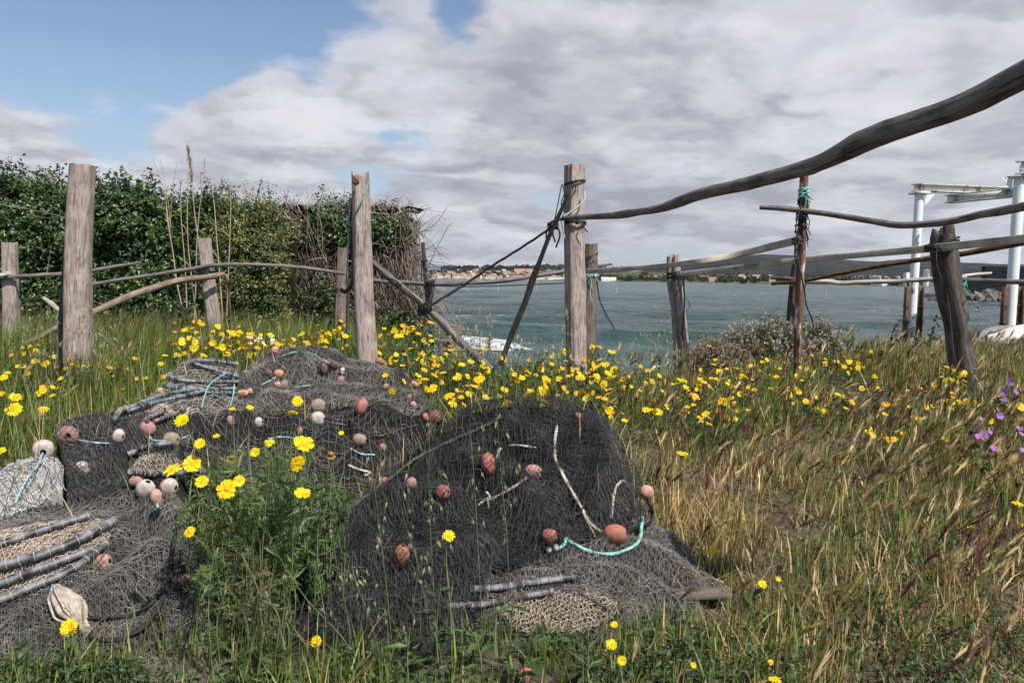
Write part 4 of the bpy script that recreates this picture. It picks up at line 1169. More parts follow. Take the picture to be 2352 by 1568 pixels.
def netmat(name, c1, c2, rough=.55, spec=.4):
    m, nt, b = newmat(name)
    a = nd(nt, 'ShaderNodeAttribute', attribute_name='tint').outputs['Color']
    n = noi(nt, coords(nt, 'pos'), 7., 4, .6)
    c = ramp(nt, n, [(.33, c1), (.52, tuple((p_ + q_) / 2 for p_, q_ in zip(c1, c2))), (.68, c2)])
    nt.links.new(mixc(nt, 1.0, c, a, 'MULTIPLY'), b.inputs['Base Color'])
    b.inputs['Roughness'].default_value = rough; b.inputs['Specular IOR Level'].default_value = spec
    return m


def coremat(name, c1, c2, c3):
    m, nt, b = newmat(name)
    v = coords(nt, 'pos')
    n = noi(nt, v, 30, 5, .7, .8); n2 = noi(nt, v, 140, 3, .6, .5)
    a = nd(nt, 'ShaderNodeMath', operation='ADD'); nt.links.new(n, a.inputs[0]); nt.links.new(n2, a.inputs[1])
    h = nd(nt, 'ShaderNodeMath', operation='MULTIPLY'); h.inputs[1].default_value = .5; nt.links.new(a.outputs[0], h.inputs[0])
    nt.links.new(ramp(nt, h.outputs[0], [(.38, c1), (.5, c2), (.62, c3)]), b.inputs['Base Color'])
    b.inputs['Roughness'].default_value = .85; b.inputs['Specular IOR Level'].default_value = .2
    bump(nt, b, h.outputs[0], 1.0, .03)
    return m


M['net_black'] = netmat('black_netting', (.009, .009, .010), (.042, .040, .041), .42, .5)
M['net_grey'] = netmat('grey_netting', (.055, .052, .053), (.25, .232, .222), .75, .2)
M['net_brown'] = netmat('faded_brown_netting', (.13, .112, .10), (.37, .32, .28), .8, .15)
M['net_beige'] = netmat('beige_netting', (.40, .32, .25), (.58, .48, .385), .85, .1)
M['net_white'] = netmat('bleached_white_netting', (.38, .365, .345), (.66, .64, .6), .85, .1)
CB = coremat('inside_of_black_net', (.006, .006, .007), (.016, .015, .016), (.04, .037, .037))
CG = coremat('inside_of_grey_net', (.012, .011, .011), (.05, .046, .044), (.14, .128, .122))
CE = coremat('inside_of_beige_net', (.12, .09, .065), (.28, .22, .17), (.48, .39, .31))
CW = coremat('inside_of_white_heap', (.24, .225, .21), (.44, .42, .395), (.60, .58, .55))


def strands(nb, surf, polys, bb, cell, asp, ang, off, th, mat, fd, seed, warp=.05, jit=.13, tone=.2, fall=0.0):
    """one layer of knotted mesh draped on the heap: every strand a thin three-sided cord"""
    x0, x1, y0, y1 = bb; cx, cy = (x0 + x1) / 2, (y0 + y1) / 2; Rr = math.hypot(x1 - x0, y1 - y0) / 2
    nu, nv = int(2 * Rr / (cell * asp)) + 2, int(2 * Rr / cell) + 2
    I, J = np.meshgrid(np.arange(nu), np.arange(nv), indexing='ij')
    u = (I + .5 * (J % 2)) * cell * asp - Rr; v = J * cell * .5 * 2 - Rr
    r = np.random.default_rng(int(seed * 31) + 1)
    u = u + r.normal(0, jit * cell, u.shape); v = v + r.normal(0, jit * cell, v.shape)
    u = u + warp * 2 * (fbm(u * 2.1 + seed, v * 2.1, seed, 3) - .5) * 2
    v = v + warp * 2 * (fbm(u * 2.4 - seed, v * 2.4 + 7, seed + 3, 3) - .5) * 2
    ca, sa = math.cos(ang), math.sin(ang)
    x = cx + u * ca - v * sa; y = cy + u * sa + v * ca
    z = surf(x, y) + off + folds(x, y, *fd) + r.normal(0, .0035, x.shape)
    P = np.stack([x, y, z], -1)
    qx, qy = proj(P)
    ins = inpoly(qx, qy, polys) & (y > y0) & (y < y1) & (z > G(x, y) - .03)
    e = []
    j = np.arange(nv - 1)
    for par in (0, 1):
        jj = j[j % 2 == par]
        A = (I[:, jj], jj[None] + 0 * I[:, jj])
        for di in ((0, 1) if par else (-1, 0)):
            ii = I[:, jj] + di
            ok = (ii >= 0) & (ii < nu)
            iis = np.clip(ii, 0, nu - 1)
            ok &= ins[A[0], A[1]] & ins[iis, jj[None] + 1]
            e.append(np.stack([(A[0] * nv + A[1])[ok], (iis * nv + jj[None] + 1 + 0 * iis)[ok]], -1))
    e = np.concatenate(e)
    e = e[r.random(len(e)) > .03]
    if not len(e): return
    Pf = P.reshape(-1, 3); a, b = Pf[e[:, 0]], Pf[e[:, 1]]
    d = b - a; ln = np.linalg.norm(d, axis=1); keep = ln < cell * 4; a, b, d = a[keep], b[keep], d[keep]; n = len(a)
    d /= np.linalg.norm(d, axis=1, keepdims=True) + 1e-9
    s = np.cross(d, [0, 0, 1.]); s /= np.linalg.norm(s, axis=1, keepdims=True) + 1e-9; up = np.cross(s, d)
    offs = [up * th * .6, s * th * .52 - up * th * .3, -s * th * .52 - up * th * .3]
    V = np.stack([a + o for o in offs] + [b + o for o in offs], 1)
    Fq = (np.array([[0, 3, 4, 1], [1, 4, 5, 2], [2, 5, 3, 0]])[None] + np.arange(n)[:, None, None] * 6).reshape(-1, 4)
    tn = np.clip(r.normal(1, tone, n), .35, 2.2)
    nb.add(V.reshape(-1, 3), Fq, mat, np.repeat(np.repeat(tn[:, None, None], 6, 1), 3, 2).reshape(-1, 3))


def net(name, label, surf, poly, yr_, mats, layers, fd, core=0, lift=0., shrink=0., res=.014):
    """poly: outline as seen; yr_: depth range on the ground; layers: (cell, aspect, angle, offset, thickness, material, warp)"""
    poly = np.array(poly, float)
    nx_ = np.roll(poly, -1, 0); tt_ = np.linspace(0, 1, 7)[:-1, None, None]; pd_ = (poly[None] * (1 - tt_) + nx_[None] * tt_).transpose(1, 0, 2).reshape(-1, 2)
    wob = 9.0 * 5.5 / yr_[0] ** .8 / 3
    poly = pd_ + wob * 2 * (np.stack([fbm(pd_[:, 0] * .035, pd_[:, 1] * .035, 1.7, 2), fbm(pd_[:, 0] * .035 + 40, pd_[:, 1] * .035, 5.7, 2)], -1) - .5)
    xs_ = np.concatenate([(poly[:, 0] - W / 2) / F * yr_[0], (poly[:, 0] - W / 2) / F * yr_[1]])
    bb = (xs_.min(), xs_.max(), *yr_)
    nb = NB()
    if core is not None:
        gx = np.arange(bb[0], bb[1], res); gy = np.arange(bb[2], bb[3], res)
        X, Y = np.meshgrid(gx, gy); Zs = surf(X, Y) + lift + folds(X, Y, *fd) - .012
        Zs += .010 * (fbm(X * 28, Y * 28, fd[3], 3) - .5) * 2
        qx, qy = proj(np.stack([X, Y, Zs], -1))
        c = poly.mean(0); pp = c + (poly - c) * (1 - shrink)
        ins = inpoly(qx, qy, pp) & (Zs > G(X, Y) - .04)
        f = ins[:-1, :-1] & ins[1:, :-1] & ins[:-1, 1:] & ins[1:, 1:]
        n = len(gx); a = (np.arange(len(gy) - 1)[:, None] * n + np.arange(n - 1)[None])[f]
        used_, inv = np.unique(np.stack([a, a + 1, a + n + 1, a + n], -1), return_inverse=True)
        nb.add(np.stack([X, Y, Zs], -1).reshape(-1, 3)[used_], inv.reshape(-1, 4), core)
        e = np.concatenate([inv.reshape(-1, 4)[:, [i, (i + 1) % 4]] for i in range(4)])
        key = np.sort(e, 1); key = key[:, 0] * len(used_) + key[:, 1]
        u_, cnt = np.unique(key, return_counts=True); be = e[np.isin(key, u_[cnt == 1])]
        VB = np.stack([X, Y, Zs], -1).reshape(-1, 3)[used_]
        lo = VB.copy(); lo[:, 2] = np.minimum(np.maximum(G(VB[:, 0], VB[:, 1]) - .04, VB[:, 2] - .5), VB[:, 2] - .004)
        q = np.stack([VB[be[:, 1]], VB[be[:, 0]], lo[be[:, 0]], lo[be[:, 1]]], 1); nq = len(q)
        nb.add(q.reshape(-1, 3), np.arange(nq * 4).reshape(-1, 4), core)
    for (cell, asp, ang, off, th, mt, wp) in layers:
        strands(nb, surf, poly, bb, cell, asp, ang, off + lift, th, mt, fd, fd[3] + cell * 100 + ang, wp)
    o = nb.build(name, mats)
    tag(o, label, 'net', None)
    NETS.append((surf, poly, yr_, lift, fd))
    return o


def netz(x, y):
    """height of the topmost net at x, y (or -9)"""
    x = np.asarray(x, float); y = np.asarray(y, float); z = np.full(np.shape(x), -9.)
    for s, poly, yr_, lift, fd in NETS:
        m = (y > yr_[0]) & (y < yr_[1])
        if not np.any(m): continue
        zz = s(x[m], y[m]) + lift + folds(x[m], y[m], *fd)
        qx, qy = proj(np.stack([x[m], y[m], zz], -1))
        ok = inpoly(qx, qy, poly) & (zz > G(x[m], y[m]) - .02)
        z[m] = np.maximum(z[m], np.where(ok, zz, -9.))
    return z


def hit(px, py, h=0.0, d0=1.7, d1=14., nets=True):
    """first point along the view ray that meets the ground or a net (raised by h)"""
    d = np.arange(d0, d1, .008)
    P = at(np.full(len(d), px), np.full(len(d), py), d)
    t = G(P[:, 0], P[:, 1])
    if nets: t = np.maximum(t, netz(P[:, 0], P[:, 1]))
    k = np.nonzero(P[:, 2] - t - h < 0)[0]
    return P[k[0]] if len(k) else None


PI = math.pi
SR = ridged(SR_, 'r', [([(780, 1185), (890, 1100), (1010, 1022), (1150, 958)], .085, .075), ([(980, 1075), (1110, 1050), (1230, 1060)], -.11, .16), ([(1100, 960), (1230, 930), (1350, 955), (1425, 1050), (1465, 1140)], .05, .10), ([(1040, 1105), (1180, 1160), (1270, 1255)], .055, .07),
                       ([(690, 1270), (880, 1190), (1040, 1180)], .06, .08), ([(1360, 1000), (1400, 1120), (1370, 1190)], .05, .07), ([(640, 1400), (800, 1330), (1000, 1330), (1100, 1290)], .05, .07), ([(1300, 1275), (1450, 1255), (1560, 1300), (1600, 1350)], .03, .05), ([(1180, 1320), (1350, 1300), (1500, 1330)], .028, .04), ([(1430, 1420), (1480, 1360), (1580, 1370)], .035, .05), ([(760, 1440), (900, 1420), (1040, 1430)], .04, .06), ([(1160, 1000), (1210, 1010), (1250, 1040)], .05, .05)])
SL = ridged(SL_, 'l', [([(560, 955), (700, 935), (850, 952), (970, 1000)], .07, .08), ([(470, 1000), (620, 985), (760, 1020)], .06, .08), ([(820, 1075), (900, 1020), (1000, 970)], .08, .09), ([(700, 1010), (800, 990), (880, 1000)], -.06, .10),
                       ([(140, 1135), (250, 1062), (330, 1005), (440, 988)], .085, .085), ([(150, 1000), (290, 962), (430, 968)], .06, .07), ([(320, 1110), (400, 1075)], .05, .06), ([(180, 1110), (300, 1080)], -.05, .08),
                       ([(-60, 1180), (120, 1152), (300, 1150), (390, 1220), (400, 1330)], .07, .08), ([(450, 1230), (470, 1340), (450, 1440)], .05, .06), ([(60, 1450), (240, 1390), (340, 1290)], .045, .06), ([(260, 1500), (360, 1440), (420, 1330)], .04, .05), ([(0, 1500), (150, 1480)], .04, .07),
                       ([(560, 885), (650, 850), (780, 862), (950, 905)], .07, .09), ([(600, 935), (750, 897), (970, 940)], .06, .09), ([(620, 820), (680, 850), (700, 890)], .05, .07), ([(700, 800), (790, 835), (880, 850)], .06, .09), ([(830, 850), (900, 870), (950, 920)], .05, .07)])
net('fishing_net', 'rear mound of grey-brown net at the foot of the turquoise cord post', SL, [(548, 860), (600, 815), (640, 799), (700, 791), (770, 798), (800, 820), (870, 833), (930, 853), (965, 888), (992, 932), (960, 955), (830, 938), (700, 945), (600, 960), (535, 940)], (5.3, 7.6), [M['net_grey'], CG, M['net_brown']],
    [(.030, 1.8, .2, .006, 0.0028, 2, .06), (.026, 2.0, -.4, .018, 0.0027, 0, .07), (.034, 1.5, .9, .012, 0.0027, 2, .06), (.024, 1.6, .1, .0, 0.0030, 0, .05)], (.060, 2.6, .25, 2.3), 1)
net('fishing_net', 'dark hoop net heap at the back left of the net pile', SL, [(372, 890), (395, 850), (430, 822), (480, 832), (548, 842), (552, 935), (480, 960), (400, 962), (255, 965), (300, 930)], (4.8, 7.0), [M['net_grey'], CG, M['net_beige']],
    [(.026, 1.5, .3, .006, 0.0027, 0, .05), (.028, 1.4, -.5, .012, 0.0025, 2, .05), (.024, 1.5, 1.0, .010, 0.0027, 0, .05)], (.03, 4., .5, 5.1), 1)
net('fishing_net', 'middle black net running behind the yellow daisy bush', SL, [(395, 965), (470, 938), (540, 935), (600, 955), (700, 940), (830, 934), (960, 950), (1020, 962), (1000, 1010), (900, 1080), (830, 1150), (800, 1220), (700, 1220), (560, 1140), (430, 1080)], (4.1, 5.75), [M['net_black'], CB, M['net_brown']],
    [(.022, 1.6, .4, .006, 0.0024, 0, .06), (.024, 1.9, -.3, .016, 0.0022, 0, .07), (.026, 1.6, .9, .010, 0.0022, 2, .05)], (.055, 3.0, .5, 7.7), 1, .012)
net('fishing_net', 'dark net with white patches in the left middle of the pile', SL, [(128, 990), (150, 962), (200, 950), (270, 940), (340, 942), (430, 945), (450, 1060), (430, 1105), (300, 1118), (150, 1160), (148, 1060)], (3.75, 5.3), [M['net_black'], CG, M['net_grey'], M['net_white']],
    [(.020, 1.5, .8, .006, 0.0022, 0, .05), (.022, 1.8, -.6, .014, 0.0022, 2, .06), (.021, 1.4, .2, .018, 0.0022, 0, .06)], (.045, 3.4, 1.0, 9.2), 1, .01)
net('white_netting_heap', 'bleached white net bundle at the left edge under a pale float', SL, [(-220, 1120), (0, 1078), (38, 1055), (90, 1042), (128, 1048), (150, 1070), (146, 1100), (160, 1125), (120, 1150), (60, 1170), (0, 1190), (-220, 1240)], (3.5, 4.4), [M['net_white'], CW, M['net_black']],
    [(.018, 1.4, .7, .004, 0.0025, 0, .06), (.030, 1.6, -.3, .012, 0.0019, 2, .08), (.034, 1.4, .6, .016, 0.0019, 2, .08), (.020, 1.6, .2, .006, 0.0022, 0, .06)], (.05, 4., .6, 11.4), 1, .004)
net('fishing_net', 'big grey net covering the front left corner of the pile', SL, [(-320, 1200), (0, 1155), (150, 1148), (300, 1118), (400, 1128), (445, 1200), (490, 1300), (500, 1400), (480, 1480), (470, 1640), (-320, 1700)], (2.45, 4.1), [M['net_grey'], CG, M['net_brown']],
    [(.023, 1.25, .5, .005, 0.0021, 0, .05), (.024, 1.5, -.2, .013, 0.0021, 0, .06), (.026, 1.3, 1.1, .010, 0.0021, 2, .06), (.023, 1.6, .1, .020, 0.0020, 0, .07)], (.04, 2.8, .35, 13.), 1, .012)
net('fishing_net', 'flat grey net spread under the right front of the black net', SR, [(1080, 1310), (1300, 1240), (1480, 1175), (1530, 1215), (1570, 1235), (1610, 1290), (1665, 1345), (1640, 1385), (1560, 1440), (1470, 1490), (1300, 1500), (1150, 1500), (1080, 1440)], (2.9, 4.2), [M['net_grey'], CG, M['net_brown']],
    [(.020, 1.5, .2, .005, 0.0020, 2, .05), (.022, 1.7, -.4, .013, 0.0020, 2, .06), (.023, 1.4, .8, .010, 0.0019, 0, .05), (.020, 1.3, .3, .018, 0.0019, 0, .06)], (.028, 3.6, -.2, 15.), 1, -.012, .03)
net('black_fishing_net', 'large mound of black net draped in folds at the front centre', SR, [(1000, 985), (1080, 925), (1200, 900), (1300, 910), (1392, 960), (1450, 1045), (1498, 1145), (1488, 1190), (1400, 1235), (1250, 1282), (1130, 1315), (1105, 1400), (1085, 1490), (900, 1530), (700, 1515), (600, 1490), (598, 1330), (720, 1235), (800, 1145), (900, 1055)], (2.85, 5.6), [M['net_black'], CB, M['net_grey']],
    [(.021, 1.5, .35, .006, 0.0020, 0, .06), (.023, 1.7, -.3, .016, 0.0020, 0, .08), (.022, 1.4, .9, .024, 0.0019, 0, .08), (.026, 1.6, .1, .034, 0.0018, 0, .09), (.034, 1.5, .5, .044, 0.0018, 0, .10), (.030, 1.5, .5, .012, 0.0018, 2, .08)], (.062, 3.2, .25, 19.1), 1, .012, .085)

# beige panels of the hoop nets
net('beige_netting', 'beige mesh panel between the ringed hoops at the left edge', SL, [(-60, 1235), (0, 1215), (110, 1196), (205, 1184), (272, 1196), (240, 1255), (150, 1310), (60, 1350), (-60, 1385)], (3.0, 3.8), [M['net_beige'], CE],
    [(.014, 1.2, .4, .004, 0.0022, 0, .03), (.015, 1.3, -.5, .010, 0.0022, 0, .03)], (.012, 5., .3, 21.), 1, .028)
net('beige_netting', 'beige mesh mouth of a hoop net below the tan float', SL, [(288, 1068), (330, 1040), (390, 1036), (445, 1075), (400, 1092), (320, 1094)], (4.0, 4.7), [M['net_beige'], CG],
    [(.016, 1.2, .4, .004, 0.0024, 0, .03), (.018, 1.3, -.5, .010, 0.0022, 0, .03)], (.012, 5., .3, 23.), 1, .04)
net('beige_netting', 'fine beige mesh lying at the back left between long hoops', SL, [(255, 955), (275, 936), (330, 926), (400, 921), (440, 935), (430, 955), (350, 966), (290, 968)], (4.7, 5.6), [M['net_beige'], CE],
    [(.016, 1.3, .2, .004, 0.0030, 0, .03), (.017, 1.3, -.5, .010, 0.0030, 0, .03)], (.010, 5., .3, 25.), 1, .035)
net('beige_netting', 'beige mesh panel under the two ringed hoops at front right', SR, [(1135, 1395), (1200, 1368), (1300, 1352), (1370, 1360), (1420, 1380), (1440, 1405), (1370, 1440), (1290, 1462), (1180, 1450)], (2.9, 3.7), [M['net_beige'], CG],
    [(.017, 1.15, .3, .004, 0.0022, 0, .03), (.019, 1.3, -.4, .010, 0.0021, 0, .03)], (.012, 5., .3, 27.), 1, .004)


# ---------------------------------------------------------------- ringed hoops
def on(px, py, h):
    p = hit(px, py, h)
    return p if p is not None else at(px, py, 5.0)


def hoop(pts, thick, label, tw='twine_tan', h=.03, step=.055, group=None):
    P = []
    for q in pts:
        P.append(on(q[0], q[1], q[2] if len(q) > 2 else h))
    P = np.array(P)
    n = max(24, int(np.linalg.norm(np.diff(P, axis=0), axis=1).sum() / .012))
    Q = smooth_path(P, n)
    # straighten: hoops are stiff
    for _ in range(40): Q[1:-1] = (Q[:-2] + Q[2:] + 2 * Q[1:-1]) / 4
    r = thick / F * float(np.mean(Q[:, 1])) / 2
    nb = NB(); loft(nb, Q, r, 12, rough=.03)
    L = np.concatenate([[0], np.cumsum(np.linalg.norm(np.diff(Q, axis=0), axis=1))])
    T, N, B = frames(Q)
    for s in np.arange(step * .5, L[-1], step * rng.uniform(.9, 1.1)):
        i = int(np.clip(np.searchsorted(L, s), 1, n - 2)); th = np.linspace(0, 2 * PI, 13)
        tl = rng.normal(0, .12)
        ring = Q[i] + (np.cos(th)[:, None] * N[i] + np.sin(th)[:, None] * B[i]) * r * 1.06 + T[i] * (np.cos(th) * tl * r)[:, None]
        loft(nb, ring, r * .12, 6, cap=False, mat=1)
    o = nb.build('net_hoop', [M['pipe'], M[tw]]); tag(o, label, 'hoop', None)
    return o


hoop([(-40, 1262), (0, 1250), (100, 1215), (207, 1183)], 18, 'uppermost ringed black hoop at the left edge')
hoop([(-40, 1308), (0, 1298), (90, 1275), (180, 1240), (263, 1194)], 21, 'longest ringed black hoop across the left beige mesh', h=.05)
hoop([(-40, 1352), (0, 1340), (80, 1308), (150, 1285), (205, 1262)], 19, 'third ringed black hoop from the top at the left edge', h=.045)
hoop([(-40, 1392), (0, 1376), (100, 1338), (180, 1300), (246, 1245)], 19, 'lowest ringed black hoop at the left edge', h=.035)
hoop([(548, 866), (500, 852), (455, 838), (432, 829), (450, 826), (500, 830), (545, 836)], 9, 'topmost blue-bound hoop folded back at the rear left', 'twine_blue', .05, .05)
hoop([(548, 876), (480, 877), (420, 874), (388, 866), (390, 858)], 9, 'second blue-bound hoop of the rear left stack', 'twine_blue', .04, .05)
hoop([(540, 892), (470, 895), (410, 888), (376, 880)], 9, 'third blue-bound hoop of the rear left stack', 'twine_blue', .035, .05)
hoop([(540, 902), (480, 902), (430, 897), (380, 886)], 8, 'lowest blue-bound hoop of the rear left stack', 'twine_blue', .03, .05)
hoop([(268, 946), (320, 928), (370, 908), (425, 896)], 9, 'long dark hoop running up to the rear stack, upper of the pair', 'twine_blue', .04, .06)
hoop([(290, 945), (350, 926), (410, 912), (470, 897)], 9, 'long dark hoop running up to the rear stack, lower of the pair', 'twine_blue', .04, .06)
hoop([(330, 965), (370, 945), (405, 928), (418, 921)], 10, 'short grey hoop crossing the fine beige mesh', 'twine_tan', .05, .05)
hoop([(352, 968), (395, 952), (425, 940), (434, 934), (428, 928)], 9, 'scuffed hoop curling at the right of the fine beige mesh', 'twine_pink', .05, .05)
hoop([(262, 966), (268, 952), (278, 940), (290, 934)], 10, 'bent hoop end at the left of the fine beige mesh', 'twine_tan', .045, .05)
hoop([(292, 1044), (320, 1032), (362, 1020), (400, 1016)], 13, 'dark hoop above the beige net mouth', 'twine_tan', .05, .06)
hoop([(300, 1082), (350, 1088), (410, 1086), (470, 1078)], 14, 'dark hoop forming the lower lip of the beige net mouth', 'twine_tan', .05, .055)
hoop([(1085, 1352), (1140, 1350), (1230, 1336), (1320, 1324)], 17, 'upper ringed hoop at the front right under the black net', 'twine_tan', .035, .055)
hoop([(1030, 1392), (1110, 1388), (1200, 1370), (1270, 1356)], 16, 'lower ringed hoop at the front right with pink bindings', 'twine_pink', .03, .05)

# ---------------------------------------------------------------- floats
FC = {'salmon': ((.50, .24, .18), (.64, .36, .29)), 'terracotta': ((.36, .115, .07), (.47, .18, .115)), 'red': ((.42, .11, .09), (.55, .2, .17)), 'tan': ((.27, .185, .125), (.40, .30, .22)), 'pale': ((.45, .36, .32), (.62, .54, .5)), 'orange': ((.50, .22, .11), (.6, .31, .18)), 'brown': ((.2, .15, .11), (.30, .235, .18)), 'dusky': ((.30, .12, .10), (.47, .27, .24))}
FM = {}
for k_, (c1, c2) in FC.items():
    m, nt, b = newmat(k_ + '_foam')
    v = coords(nt, 'obj'); n = noi(nt, v, 28, 6, .65); n2 = noi(nt, v, 120, 3, .6); n3 = noi(nt, v, 45, 4, .7)
    c = ramp(nt, n, [(.35, c1), (.65, c2)])
    c = mixc(nt, ramp(nt, n3, [(.60, 0), (.68, .55)]), c, (.68, .62, .58))
    nt.links.new(mixc(nt, .55, c, ramp(nt, n2, [(.3, .6), (.6, 1.1)]), 'MULTIPLY'), b.inputs['Base Color'])
    b.inputs['Roughness'].default_value = .72; b.inputs['Specular IOR Level'].default_value = .25
    n4 = noi(nt, v, 14, 5, .7)
    dirt = mixc(nt, ramp(nt, n4, [(.50, 0), (.64, .7)]), b.inputs['Base Color'].links[0].from_socket, (.085, .065, .055)); nt.links.new(dirt, b.inputs['Base Color'])
    bump(nt, b, n2, .5, .004); FM[k_] = m
fcount = 0


def float_(px, py, wpx, hpx, colr, label, ax=None, sink=.35, group=None):
    """ovoid net float with a bore: lathe about its own axis"""
    global fcount
    fcount += 1
    p = on(px, py + hpx * .35, 0)
    d = p[1]; r = wpx / F * d / 2; q = hpx / wpx
    c = at(px, py, d + r * .30)
    ax = np.array(ax if ax is not None else [1, rng.normal(0, .12), rng.normal(0, .3)], float); ax /= np.linalg.norm(ax)
    t = np.linspace(0, PI, 19); rb = .13
    prof = [((rb + (1 - rb) * math.sin(a)), math.cos(a) * q) for a in t]
    prof = [(rb * .9, 0.3 * q)] + [(rb, .75 * q)] + prof[1:-1] + [(rb, -.75 * q), (rb * .9, -.3 * q)]
    n = 24; th = np.linspace(0, 2 * PI, n + 1)[:-1]
    s = np.cross(ax, [.3, .1, 1.]); s /= np.linalg.norm(s); u = np.cross(s, ax)
    pr = np.array(prof) * r
    V = c + pr[:, 0][:, None, None] * (np.cos(th)[None, :, None] * s + np.sin(th)[None, :, None] * u) + pr[:, 1][:, None, None] * ax
    ds = V - c; V = c + ds * (1 + .05 * (fbm(ds[..., 0] / r * 1.3 + fcount, ds[..., 1] / r * 1.3, ds[..., 2] / r * 1.3, 2) - .5)[..., None] * 2)
    k = len(prof); a = np.arange(k - 1)[:, None] * n + np.arange(n)[None]; b = np.arange(k - 1)[:, None] * n + (np.arange(n)[None] + 1) % n
    Fq = np.stack([a, b, b + n, a + n], -1).reshape(-1, 4)
    mi = np.repeat(np.array([1] * 2 + [0] * (k - 5) + [1] * 2), n)
    nb = NB(); nb.add((V - c).reshape(-1, 3), Fq, mi)
    o = nb.build('net_float', [FM[colr], M['hole']]); o.location = Vector([float(v) for v in c])
    tag(o, label, 'float', group); return c


FL = [(1413, 1226, 46, 54, 'terracotta', 'large shiny terracotta float beside the turquoise rope, front right', (1, -.25, .1)), (1262, 1231, 36, 36, 'red', 'red float under black mesh at the left end of the turquoise rope', None), (1485, 1130, 34, 32, 'salmon', 'pale salmon float at the right edge of the black net', (.3, .4, 1)), (1225, 1085, 38, 44, 'salmon', 'pinkish float under black mesh left of the pale twisted rope', (.9, -.5, .1)), (1124, 1066, 54, 34, 'red', 'wide red float in the hollow of the black net', (1, -.2, .3)),
      (1017, 1131, 36, 38, 'red', 'round red float on the left slope of the black net', (.6, -.6, .3)), (922, 1276, 38, 56, 'terracotta', 'upright terracotta float low on the black net, front centre', (.2, -.2, 1)), (745, 1190, 26, 34, 'terracotta', 'terracotta float between daisy bush and black net', None), (882, 1112, 34, 24, 'red', 'half buried red float beside the grey rope on the black net', None), (945, 1110, 30, 26, 'dusky', 'dim red float sunk under the mesh left of the round red one', None), (1000, 958, 34, 30, 'dusky', 'dusky red float at the top left of the black net', None), (1330, 958, 26, 16, 'dusky', 'faint pink float under the crest of the black net', None), (1205, 1552, 50, 34, 'red', 'red float in the weeds at the bottom edge', None),
      (100, 1032, 48, 40, 'pale', 'pale float with pale blue cord on the white net bundle', (.5, -1, -.2)), (155, 1000, 46, 40, 'dusky', 'whitened pink float at the upper left corner of the pile', (.6, -1, .1)), (188, 1076, 36, 32, 'pale', 'white float wrapped in black mesh at the left', None), (272, 1002, 36, 24, 'pale', 'pale float half covered by net between two pinkish floats', None), (337, 984, 40, 34, 'dusky', 'dusky red float joined by blue cord to the tan float', (.2, -.3, 1)), (393, 1011, 40, 38, 'tan', 'round tan float with blue cord left of the daisies', (1, -.2, .1)), (334, 1122, 44, 44, 'pale', 'large brownish pale float in the cluster below the beige net mouth', (.5, -.3, 1)), (360, 1142, 42, 26, 'salmon', 'flat salmon float lowest in the cluster below the net mouth', (1, .2, .2)), (388, 1118, 42, 38, 'pale', 'chalky float right in the cluster below the net mouth', None), (312, 1106, 26, 32, 'dusky', 'dark float left in the cluster below the net mouth', None),
      (238, 1292, 42, 36, 'salmon', 'salmon float under grey mesh right of the ringed hoops', None), (424, 1336, 36, 32, 'dusky', 'pinkish float under grey mesh near the daisy stems', None),
      (731, 933, 36, 34, 'tan', 'rounded tan float at the edge of the middle black net', None), (730, 962, 36, 32, 'pale', 'greyish pink float just below the rounded tan float', None), (831, 935, 40, 26, 'red', 'bright red float half hidden in the middle black net', None), (826, 1010, 30, 32, 'tan', 'egg shaped tan float above the blue cord in the black net', None), (978, 958, 22, 14, 'red', 'small red float in the fold near the black net crest', None), (878, 1027, 20, 12, 'red', 'small red float sunk in the black net fold', None), (594, 970, 26, 18, 'pale', 'pale float behind the daisies in the middle black net', None), (530, 967, 28, 18, 'dusky', 'dusky float behind the daisies beside the small yellow flower', None), (688, 990, 20, 14, 'red', 'little red float peeping out behind the daisies', None),
      (640, 859, 22, 24, 'orange', 'orange float on the rear mound, right one of the upper pair', None), (616, 858, 22, 18, 'salmon', 'pink float under mesh on the rear mound, left one of the upper pair', None), (652, 886, 28, 20, 'brown', 'brown float on the rear mound next to a small pink one', None), (637, 884, 16, 16, 'salmon', 'small pink float touching the brown float on the rear mound', None), (558, 903, 18, 26, 'orange', 'orange float at the left foot of the rear mound', None), (574, 899, 16, 14, 'salmon', 'small pink float at the left foot of the rear mound', None), (632, 805, 20, 16, 'salmon', 'salmon float on the upper left edge of the rear mound', None), (769, 839, 18, 20, 'salmon', 'pink float at the end of the teal cord on the rear mound', None), (745, 847, 26, 14, 'salmon', 'flat pink float under mesh beside the teal cord end', None), (787, 853, 20, 10, 'pale', 'pale flat float right of the teal cord end', None), (782, 873, 22, 16, 'dusky', 'dull pink float in the middle of the rear mound', None), (872, 830, 18, 20, 'terracotta', 'brown-orange float at the foot of the turquoise cord post', None), (369, 899, 20, 14, 'salmon', 'pink float left of the rear hoop stack', None), (952, 882, 14, 18, 'salmon', 'small pink float at the right end of the rear mound', None), (950, 929, 16, 14, 'salmon', 'small pink float low at the right end of the rear mound', None), (886, 889, 18, 12, 'dusky', 'dull pink float under mesh right of the rear mound middle', None), (940, 913, 16, 10, 'dusky', 'faint pink float under mesh near the right end of the rear mound', None)]
FPOS = {}
for f in FL: FPOS[f[0], f[1]] = float_(*f[:6], ax=f[6])
